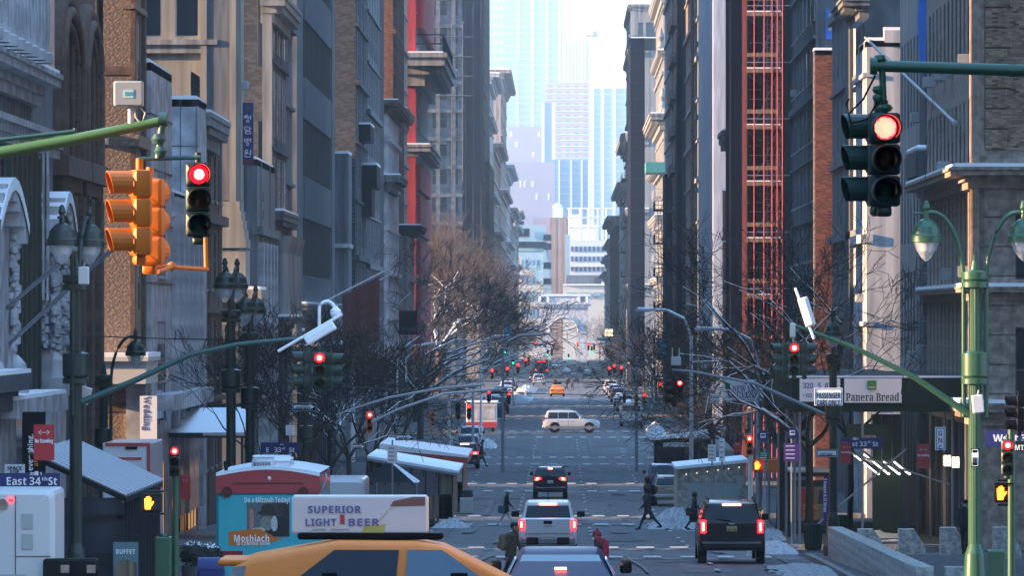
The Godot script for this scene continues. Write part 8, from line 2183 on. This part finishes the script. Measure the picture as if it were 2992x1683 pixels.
	for x in [tx0 + 0.05, tx1 - 0.05, tx0 + 0.9]:
		b = MB.new(); b.bar(Vector3(x, 0, 0), Vector3(x, ty, 0), 0.03); put(b, "post", "galv", r)
	b = MB.new(); b.box(Vector3(tx0, 0.2, -0.1), Vector3(tx1, ty - 0.1, -0.12)); put(b, "plastic_wall", "glass_c", r)
	r = thing("barrier", "orange and white barrier at the end of the white roofed shed", "barrier", road(1104, 288)); b = MB.new()
	b.box(Vector3(-0.1, 0, -0.1), Vector3(0.0, 0.75, 0)); b.box(Vector3(0.35, 0, -0.1), Vector3(0.45, 0.75, 0)); b.box(Vector3(-0.1, 0.65, -0.1), Vector3(0.45, 0.75, 0.01)); put(b, "orange_frame", "signal_yellow", r)
	b = MB.new(); b.bbox(Vector3(-0.6, 0, -0.2), Vector3(-0.18, 0.85, 0), 0.04); put(b, "white_block", "white_paint", r)
	# plywood shed in the west kerb lane
	var D := 287.0
	r = thing("plywood_shed", "pale plywood shed with a slanting snowy roof and small lights", "dining shed", road(1787, D))
	var a0 := wx(1703, D) - r.position.x; var a1 := wx(1875, D) - r.position.x; var h0 := hy(1181, D) - r.position.y; var h1 := hy(1163, D) - r.position.y
	b = MB.new(); b.poly([Vector3(a0, 0, 0), Vector3(a1, 0, 0), Vector3(a1, h1, 0), Vector3(a0, h0, 0)], Vector3(0, 0, -9)); put(b, "wall", "plywood", r)
	for q in [[a0 + 0.5, (a0 + a1) / 2 - 0.03], [(a0 + a1) / 2 + 0.03, a1 - 0.35]]:
		b = MB.new(); b.box(Vector3(q[0], 0.45, 0.0), Vector3(q[1], h0 - 0.62, 0.03)); put(b, "screen_panel", "cab_grey", r)
	b = MB.new(); b.poly([Vector3(a0 - 0.1, h0, 0.2), Vector3(a1 + 0.1, h1, 0.2), Vector3(a1 + 0.1, h1 + 0.14, 0.2), Vector3(a0 - 0.1, h0 + 0.14, 0.2)], Vector3(0, 0, -9.3)); put(b, "roof_snow", "snow", r)
	for k in 6:
		b = MB.new(); b.ball(Vector3(lerpf(a0 + 0.4, a1 - 0.3, k / 5.0), lerpf(h0, h1, k / 5.0) - 0.22, 0.03), Vector3(0.03, 0.03, 0.03), 6); put(b, "lamp_bulb", "sconce_lamp", r)
	r = thing("water_barrier", "red and white striped barrier in front of the plywood shed", "barrier", road(1760, 282)); b = MB.new()
	b.bbox(Vector3(-0.5, 0, -0.2), Vector3(0.9, 0.42, 0), 0.03); put(b, "red_body", "p_red", r)
	b = MB.new(); b.bbox(Vector3(-0.05, 0.1, 0), Vector3(0.35, 0.3, 0.02), 0.01); put(b, "green_label", "sign_green", r)
	b = MB.new(); b.box(Vector3(-0.75, 0.45, -0.15), Vector3(1.4, 0.6, -0.1)); put(b, "yellow_tape", "cab_yellow", r)
	for k in 12:
		b = MB.new(); b.box(Vector3(-0.72 + k * 0.18, 0.45, -0.1), Vector3(-0.64 + k * 0.18, 0.6, -0.09)); put(b, "black_stripe", "black", r)
	# snow
	var sn := [["tall white snow heap leaning on the plywood shed", 5.0, 281.0, 2.6, 4.0, 1.3, "dirty_snow"], ["grey snow heap before the red striped barrier", 6.6, 276.0, 2.8, 5.0, 1.1, "dirty_snow"], ["low dirty snow heap beside the black suv", 7.4, 222.0, 1.6, 12.0, 0.55, "dirty_snow"], ["churned snow patch at the kerb beside the slatted barrier", 7.1, 186.0, 2.0, 14.0, 0.35, "dirty_snow"], ["snow ridge along the kerb by the white van", 8.0, 548.0, 1.8, 60.0, 1.2, "dirty_snow"], ["snow ridge beyond the parked white van", 7.6, 700.0, 2.4, 90.0, 1.2, "dirty_snow"], ["big snow heap at the far planters", -5.4, 770.0, 3.6, 70.0, 1.0, "dirty_snow"], ["far snow heap under the green lights", -5.0, 900.0, 3.0, 90.0, 1.0, "dirty_snow"], ["snow heap beside the food trailer", -6.0, 505.0, 1.8, 16.0, 0.9, "dirty_snow"], ["small snow heap at the orange barrier", -4.9, 283.0, 1.8, 3.0, 0.6, "dirty_snow"], ["snow heap along the shelter kerb", 8.2, 246.0, 1.0, 26.0, 0.6, "dirty_snow"], ["snow under the scaffold by the bakery door", 12.0, 246.0, 3.4, 3.0, 0.6, "snow"], ["second snow patch under the scaffold", 12.2, 238.0, 3.0, 2.0, 0.35, "snow"], ["snow ridge along the far west kerb", 7.4, 860.0, 2.0, 120.0, 1.2, "dirty_snow"], ["snow ridge at the black parked suv", -7.6, 455.0, 1.2, 30.0, 0.6, "dirty_snow"], ["snow beside the food truck", 7.4, 440.0, 2.4, 12.0, 0.7, "dirty_snow"]]
	for i in sn.size():
		var q: Array = sn[i]
		snow_heap(q[0], q[1], q[2], q[3], q[4], q[5], 60 + i, q[6])
	# sidewalk shed with banners over the west pavement
	r = thing("sidewalk_shed", "dark green sidewalk shed on steel posts over the west pavement", "scaffold", Vector3(11.4, g(245), -245))
	for q in [[234.5, 264.0, 2005.0, 2336.0, 950.0, 1036.0], [264.0, 300.0, 1815.0, 2000.0, 946.0, 1036.0]]:
		b = MB.new(); b.box(Vector3(8.4, hy(q[5], q[0]), -q[0]), Vector3(14.6, hy(q[4], q[0]), -q[1])); put(b, "parapet", "shed_green", r, true)
		b = MB.new(); b.box(Vector3(8.3, hy(q[4], q[0]), -q[0] + 0.1), Vector3(14.6, hy(q[4], q[0]) + 0.07, -q[0] - 0.2)); put(b, "snow_edge", "snow", r, true)
	var py := hy(1036, 234.5)
	for q in [[8.7, 235], [14.3, 235], [11.0, 235], [8.7, 240], [14.3, 240], [8.7, 249], [14.3, 249], [8.7, 258], [14.3, 258], [8.7, 270], [8.7, 282], [8.7, 294]]:
		b = MB.new(); b.bar(Vector3(q[0], g(q[1]), -q[1]), Vector3(q[0], py + 0.1, -q[1]), 0.06); put(b, "post", "galv", r, true)
	for q in [[[9.2, 235, 0.6], [12.6, 235, 3.5]], [[14.2, 235.1, 2.2], [10.4, 235.1, 3.4]]]:
		b = MB.new(); b.bar(Vector3(q[0][0], g(231) + q[0][2], -q[0][1]), Vector3(q[1][0], g(231) + q[1][2], -q[1][1]), 0.04); put(b, "brace", "galv", r, true)
	for k in 4:
		b = MB.new(); b.bar(at(2143 + k * 26, 1140, 254), at(2208 + k * 26, 1192, 236), 0.04); put(b, "fluorescent_tube", "tube_lamp", r, true)
		b = MB.new(); b.bar(at(2143 + k * 26, 1135, 254), at(2208 + k * 26, 1187, 236), 0.07, 4); b.bar(at(2190 + k * 26, 1172, 240), at(2190 + k * 26, 1040, 240), 0.02, 4); put(b, "tube_housing", "galv", r, true)
	b = MB.new(); b.box(Vector3(11.9, g(246), -246), Vector3(13.0, hy(1042, 246), -246.2)); put(b, "plywood_hoarding", "sign_green_dark", r, true)
	var al := AreaLight3D.new(); al.name = "tube_light"; al.area_size = Vector2(1.8, 10); al.light_energy = 0.02; al.light_color = Color(1, 0.97, 0.93); al.shadow_enabled = true; al.position = Vector3(11.6, hy(1150, 248), -244); al.rotation_degrees = Vector3(-90, 0, 0); add_child(al)
	board("banner", "white bakery banner with a green square on the sidewalk shed", 2122, 952, 2266, 1013, 234.2, "white_paint", [["Panera Bread", 2193, 999, 20, "bakery_green", 134, 0.0, "Droid Serif"], ["Panera", 2191, 973, 5, "white_paint", 18]], "banner")
	r = board("banner_logo", "green square logo on the bakery banner", 2180, 957, 2203, 980, 234.1, "bakery_lime", [["Panera", 2191, 974, 5, "white_paint", 18]], "logo")
	board("banner", "white banner with a street number beside the bakery banner", 2010, 952, 2112, 1010, 234.2, "white_paint", [["320   5  AVE.", 2062, 970, 14, "ad_blue", 86], ["\u2022 IIII", 2030, 995, 9, "ad_blue", 22]], "banner")
	board("banner", "souvenir shop banner with purple letters on the sidewalk shed", 1816, 955, 1930, 1008, 263.5, "white_paint", [["NEW YORK", 1880, 978, 14, "souvenir", 76, 0.0, "Droid Serif"], ["SOUVENIRS", 1876, 993, 14, "souvenir", 92, 0.0, "Droid Serif"], ["GIFTS T-SHIRTS LUGGAGE", 1876, 1000, 4, "souvenir", 90], ["PERFUMES WATCHES", 1876, 1006, 4, "souvenir", 70]], "banner")
	board("shop_sign", "green bakery board hanging under the sidewalk shed", 2128, 1066, 2234, 1112, 236, "bakery_green", [["Panera", 2184, 1098, 11, "white_paint", 36, 0.0, "Droid Serif"]])
	r = thing("figure_badge", "small green crowned badge on the souvenir banner", "badge", at(1829, 973, 263.4)); b = MB.new(); b.lathe(Vector3.ZERO, [[0.02, -0.12], [0.11, -0.08], [0.09, 0.06], [0.12, 0.14], [0.02, 0.18]], 8); put(b, "badge", "sign_green", r)
	board("shop_sign", "white upright vitamin shop sign on the tan corner building", 2350, 1074, 2376, 1132, 228, "white_paint", [["G", 2363, 1090, 12, "souvenir"], ["N", 2363, 1108, 12, "p_red"], ["C", 2363, 1126, 12, "souvenir"]], "sign", "ad_blue")
	for k in 2:
		var sp := at(2380 + k * 21, 1158 + k * 4, 231 - k * 2)
		r = thing("wall_lantern", ["glowing wall lantern below the vitamin sign, kerb side", "glowing wall lantern below the vitamin sign, near the tan pier"][k], "lantern", sp)
		b = MB.new(); b.bbox(Vector3(-0.14, -0.22, -0.14), Vector3(0.14, 0.2, 0.14), 0.02); put(b, "lamp_glass", "sconce_lamp", r)
		b = MB.new()
		for s in [-0.14, 0, 0.14]: b.box(Vector3(s - 0.012, -0.23, 0.14), Vector3(s + 0.012, 0.21, 0.155)); b.box(Vector3(-0.15, -0.24, -0.15), Vector3(0.15, -0.21, 0.155)); b.box(Vector3(-0.15, 0.2, -0.15), Vector3(0.15, 0.24, 0.155))
		put(b, "cage", "black", r)
		var ol := OmniLight3D.new(); ol.name = "lantern_light"; ol.light_energy = 0.12; ol.light_color = Color(1, 0.93, 0.8); ol.light_size = 0.12; ol.shadow_enabled = true; ol.position = Vector3(0, 0, 0.3); ol.omni_range = 20; r.add_child(ol)
	for q in [[14.66, 238.0, 241.0, 0.4, 2.6, "warm lit shop window behind the glowing wall lanterns"], [14.66, 244.0, 246.0, 0.4, 2.4, "narrow warm lit shop window under the sidewalk shed"], [14.66, 252.0, 256.0, 0.5, 2.7, "wide warm lit shop window deep under the sidewalk shed"], [-14.93, 236.5, 240.0, 0.2, 3.0, "added glowing panel as a shop window of the white panelled building"], [-14.93, 250.0, 252.5, 0.3, 2.8, "narrow added glowing panel between the slim white pilasters"], [-14.93, 255.0, 261.0, 0.3, 3.0, "wide added glowing panel between the slim white pilasters"]]:  # the three east panels are glow added to dark shopfronts
		r = thing("shop_display", q[5], "shop window", Vector3(q[0], g(q[1]), -q[1]))
		b = MB.new(); b.box(Vector3(0, q[3], 0), Vector3(0.02, q[4], q[1] - q[2])); put(b, "lit_glass", "shop_glow", r)
		b = MB.new()
		for k in 4: b.box(Vector3(-0.03, q[3], (q[1] - q[2]) * k / 3.0 - 0.04), Vector3(0.05, q[4], (q[1] - q[2]) * k / 3.0 + 0.04))
		put(b, "mullions", "black", r).set_meta("kind", "stuff")
	# stone security blocks and slatted barrier
	for k in 5:
		var q: Array = [[2182, 1330, 1396, 220.0], [2285, 1330, 1412, 208.0], [2390, 1326, 1414, 207.0], [2524, 1325, 1420, 200.0], [2408, 1425, 1480, 168.0]][k]
		r = thing("security_block", "wedge shaped stone security block %s" % ["by the snow patch under the scaffold", "behind the dark sign post", "beside the police officer", "to the far side of the bright lamp post", "low at the near end of the slatted barrier"][k], "bollard", Vector3(wx(q[0], q[3]), g(q[3]) + 0.15, -q[3]))
		var h: float = hy(q[1], q[3]) - r.position.y
		b = MB.new(); b.poly([Vector3(-0.36, 0, 0.45), Vector3(0.5, 0, 0.45), Vector3(0.5, h * 0.28, 0.45), Vector3(0.14, h, 0.45), Vector3(-0.36, h, 0.45)], Vector3(0, 0, -0.8)); put(b, "block", "granite", r)
		b = MB.new(); b.poly([Vector3(0.14, h + 0.01, 0.44), Vector3(0.5, h * 0.28 + 0.02, 0.44), Vector3(0.5, h * 0.28 + 0.02, -0.34), Vector3(0.14, h + 0.01, -0.34)], Vector3(-0.02, -0.02, 0)); put(b, "sloping_face", "pale_wall", r)
	r = thing("slatted_barrier", "long low barrier of upright stone fins along the kerb", "barrier", Vector3(8.4, g(190) + 0.15, -190))
	for k in 44:
		var d := 199.0 - k * 0.92
		b = MB.new(); b.bbox(Vector3(-0.16 + k * 0.012, g(d) - g(190), 190 - d), Vector3(0.30 + k * 0.012, g(d) - g(190) + 1.02 - k * 0.0085, 190 - d + 0.42), 0.02); put(b, "fin", "granite", r)
	# bus shelter, kiosk screen and bins
	r = thing("bus_shelter", "glass bus shelter with a red and yellow poster at the west kerb", "bus shelter", Vector3(wx(2030, 247), g(247) + 0.15, -247))
	var ss := 247.0 / F
	b = MB.new(); b.box(Vector3(-0.72, 2.35, 0.1), Vector3(0.95, 2.5, -4)); put(b, "roof", "dark_iron", r)
	b = MB.new(); b.bbox(Vector3(-0.7, 2.5, 0.05), Vector3(0.9, 2.62, -3.9), 0.05); put(b, "roof_snow", "snow", r)
	for q in [[-0.7, 0.0], [0.85, 0.0], [-0.7, -3.8], [0.85, -3.8]]:
		b = MB.new(); b.box(Vector3(q[0] - 0.05, 0, q[1] - 0.05), Vector3(q[0] + 0.05, 2.35, q[1] + 0.05)); put(b, "post", "dark_iron", r)
	b = MB.new(); b.box(Vector3(-0.65, 0.15, -0.05), Vector3(0.8, 2.2, -0.1)); put(b, "end_panel", "glass_b", r)
	b = MB.new(); b.box(Vector3(-0.4, 0.65, -0.04), Vector3(0.62, 1.95, 0.0)); put(b, "poster", "poster_buff", r)
	b = MB.new(); b.poly([Vector3(-0.3, 0.75, 0.006), Vector3(-0.05, 0.75, 0.006), Vector3(0.0, 1.5, 0.006), Vector3(-0.1, 1.9, 0.006), Vector3(-0.25, 1.9, 0.006), Vector3(-0.32, 1.5, 0.006)], Vector3(0, 0, -0.004)); put(b, "printed_bottle", "p_red", r)
	text(r, "$100", "cab_yellow", Vector3(0.12, 1.18, 0.012), 0.24, Basis(), "Droid Sans", true, 0.6)
	text(r, "BACK", "cab_yellow", Vector3(0.12, 0.85, 0.012), 0.24, Basis(), "Droid Sans", true, 0.6)
	b = MB.new(); b.poly([Vector3(0.38, 1.3, 0.005), Vector3(0.6, 1.3, 0.005), Vector3(0.6, 1.85, 0.005), Vector3(0.45, 1.8, 0.005)], Vector3(0, 0, -0.003)); put(b, "printed_shape", "dark_stone", r)
	text(r, "NYC", "white_paint", Vector3(0.4, 0.35, -0.03), 0.09)
	board("bus_stop_post", "tall narrow blue stop post reading 5 Avenue and 32 Street", 2070, 1200, 2083, 1320, 226, "sign_blue", [["5 Avenue & 32 Street", 2074, 1246, 8, "white_paint", 84, -PI / 2]])
	r = thing("litter_bin", "dark slatted litter bin in front of the shelter poster", "litter bin", Vector3(wx(2044, 216), g(216) + 0.15, -216)); b = MB.new(); b.lathe(Vector3.ZERO, [[0.24, 0], [0.26, 0.05], [0.30, 0.85], [0.32, 0.9], [0.26, 0.9], [0.2, 0.6]], 16); put(b, "bin", "dark_green", r)
	for k in 16:
		b = MB.new(); b.bar(Vector3(cos(TAU * k / 16) * 0.27, 0.05, sin(TAU * k / 16) * 0.27), Vector3(cos(TAU * k / 16) * 0.31, 0.85, sin(TAU * k / 16) * 0.31), 0.014, 4); put(b, "slat", "shed_green", r)
	r = thing("utility_cabinet", "dark green cabinet behind the stop post", "box", Vector3(wx(2108, 222), g(222) + 0.15, -222)); b = MB.new(); b.bbox(Vector3(-0.3, 0, -0.3), Vector3(0.3, 1.1, 0.2), 0.03); b.box(Vector3(-0.32, 1.1, -0.32), Vector3(0.32, 1.14, 0.22)); put(b, "cabinet", "shed_green", r)
	r = thing("utility_cabinet", "sunlit green cabinet at the foot of the bright twin lamp", "box", Vector3(wx(2500, 128), g(128) + 0.1, -128)); b = MB.new(); b.bbox(Vector3(-0.14, 0, -0.2), Vector3(0.2, hy(1383, 128) - g(128) - 0.1, 0.2), 0.03); put(b, "cabinet", "green_paint", r)
	# bus stop flags and notices
	for q in [[1908, 1136, 1936, 1160, "sign_green", 219.0, "green route board on the bus stop post by the silver signal"], [1970, 1114, 2010, 1160, "souvenir", 228.0, "blue and purple route board by the shelter"], [1780, 1118, 1800, 1160, "white_paint", 262.0, "white parking notice by the dark trunk"], [1808, 1102, 1822, 1160, "white_paint", 255.0, "narrow white notice before the food truck"], [720, 1100 - 30, 742, 1135 - 40, "white_paint", 225.0, "white paper notice on the tree by the street sign"], [975, 1120, 1000, 1165, "white_paint", 246.0, "white parking notice above the tent"]]:
		r = board("notice_board", q[6], q[0], q[1], q[2], q[3], q[5], q[4])
		var s: float = q[5] / F
		for k in 4:
			b = MB.new(); b.box(Vector3(-(q[2] - q[0]) * 0.38 * s, ((q[3] - q[1]) * (0.36 - k * 0.22)) * s, 0.001), Vector3((q[2] - q[0]) * 0.2 * s, ((q[3] - q[1]) * (0.30 - k * 0.22)) * s, 0.006)); put(b, "print_line", "white_paint" if q[4] != "white_paint" else "ad_grey", r)
		b = MB.new(); b.bar(Vector3(0, -(hy((q[1] + q[3]) / 2.0, q[5]) - g(q[5])), -0.06), Vector3(0, (q[3] - q[1]) * 0.8 * s, -0.06), 0.035); put(b, "post", "galv", r)
	for q in [[1992, 1090, 228.0, "round blue bus stop disc above the purple route board"], [1918, 1097, 219.0, "round blue bus stop disc above the green route board"], [2566, 1060, 118.0, "large round blue bus disc at the West street sign"]]:
		r = thing("bus_stop_disc", q[3], "sign", at(q[0], q[1], q[2])); b = MB.new(); b.cyl(Vector3(0, 0, 0.0), Vector3(0, 0, 0.02), 0.2, 18); put(b, "disc", "sign_blue", r)
		b = MB.new(); b.bbox(Vector3(-0.09, -0.06, 0.02), Vector3(0.09, 0.1, 0.03), 0.01); put(b, "bus_mark", "white_paint", r)
		b = MB.new(); b.box(Vector3(-0.07, 0.0, 0.03), Vector3(0.07, 0.07, 0.034)); put(b, "bus_window", "sign_blue", r)
	board("street_notice", "dark green notice reading MTA beside the red signal", 2552, 1108, 2590, 1134, 111, "shed_green", [["MTA", 2566, 1126, 13, "white_paint", 32]])
	board("notice_board", "white signpost numeral plate high by the West street sign", 2560, 1008, 2576, 1040, 117, "dark_green", [["2", 2569, 1038, 26, "pale_wall"]])
	# box hedge, postbox and news boxes on the east corner
	for q in [[487, 1395, 140.0, "clipped round bush with snow on it beside the slim green post"], [528, 1400, 141.0, "second round snowy bush beside the camper"]]:
		r = thing("round_bush", q[3], "bush", Vector3(wx(q[0], q[2]), hy(q[1], q[2]), -q[2]))
		var rr := RandomNumberGenerator.new(); rr.seed = int(q[0])
		var lb := MB.new(); var sb := MB.new()
		for i in 900:
			var v := Vector3(rr.randfn(), rr.randfn(), rr.randfn()).normalized() * rr.randf_range(0.2, 0.31)
			var u := Vector3(rr.randfn(), rr.randfn(), rr.randfn()).normalized() * 0.035
			var w := u.cross(v).normalized() * 0.02
			var tgt := sb if v.y > 0.2 and rr.randf() < 0.6 else lb
			tgt.tri(v - u, v + w, v + u); tgt.tri(v - u, v + u, v - w)
		lb.ball(Vector3.ZERO, Vector3(0.2, 0.2, 0.2)); stuff(put(lb, "foliage", "bush_leaf", r)); stuff(put(sb, "snow", "snow", r))
		b = MB.new(); b.lathe(Vector3(0, -0.75, 0), [[0.2, -0.4], [0.24, 0.3], [0.27, 0.5], [0.2, 0.5]], 12); put(b, "planter", "dark_stone", r)
	r = thing("postbox", "blue rounded postbox behind the slim green post", "postbox", Vector3(wx(532, 133), g(133) + 0.1, -133)); b = MB.new(); b.bbox(Vector3(-0.28, 0.15, -0.3), Vector3(0.28, 0.9, 0.2), 0.05); b.cyl(Vector3(-0.27, 0.9, -0.05), Vector3(0.27, 0.9, -0.05), 0.25, 16); put(b, "body", "sign_blue", r)
	for k in 2:
		r = thing("news_box", ["black news box at the foot of the dark twin lamp", "black news box with a snow cap beside the kiosk front"][k], "news box", Vector3(wx(150 + k * 66, 126), g(126), -126)); b = MB.new(); b.bbox(Vector3(-0.3, 0, -0.25), Vector3(0.26, hy(1405, 126) - g(126), 0.25), 0.05); put(b, "body", "black", r)
		b = MB.new(); b.box(Vector3(0.05, hy(1440, 126) - g(126), 0.25), Vector3(0.22, hy(1420, 126) - g(126), 0.27)); put(b, "label", "tan_stone", r)
	r = thing("planter_box", "grey kerb planter with small evergreens beside the sheds", "planter", road(1172, 316)); b = MB.new(); b.bbox(Vector3(-0.3, 0, -1.5), Vector3(0.35, 0.75, 0), 0.03); put(b, "box", "cab_grey", r)
	b = MB.new(); var r3 := RandomNumberGenerator.new(); r3.seed = 4
	for i in 260:
		var v := Vector3(r3.randf_range(-0.25, 0.3), 0.75 + r3.randf() * 0.3, -r3.randf() * 1.4); b.bar(v, v + Vector3(r3.randf_range(-0.1, 0.1), 0.1, r3.randf_range(-0.1, 0.1)), 0.012, 3)
	stuff(put(b, "foliage", "bush_leaf", r))
	for q in [[1345, 790, "far stone planter in the road at the snow heap"], [1365, 790, "second far stone planter at the snow heap"]]:
		r = thing("planter_box", q[2], "planter", road(q[0] - 40, q[1])); b = MB.new(); b.lathe(Vector3.ZERO, [[0.5, 0], [0.7, 0.8], [0.6, 0.8]], 10); put(b, "box", "granite", r)
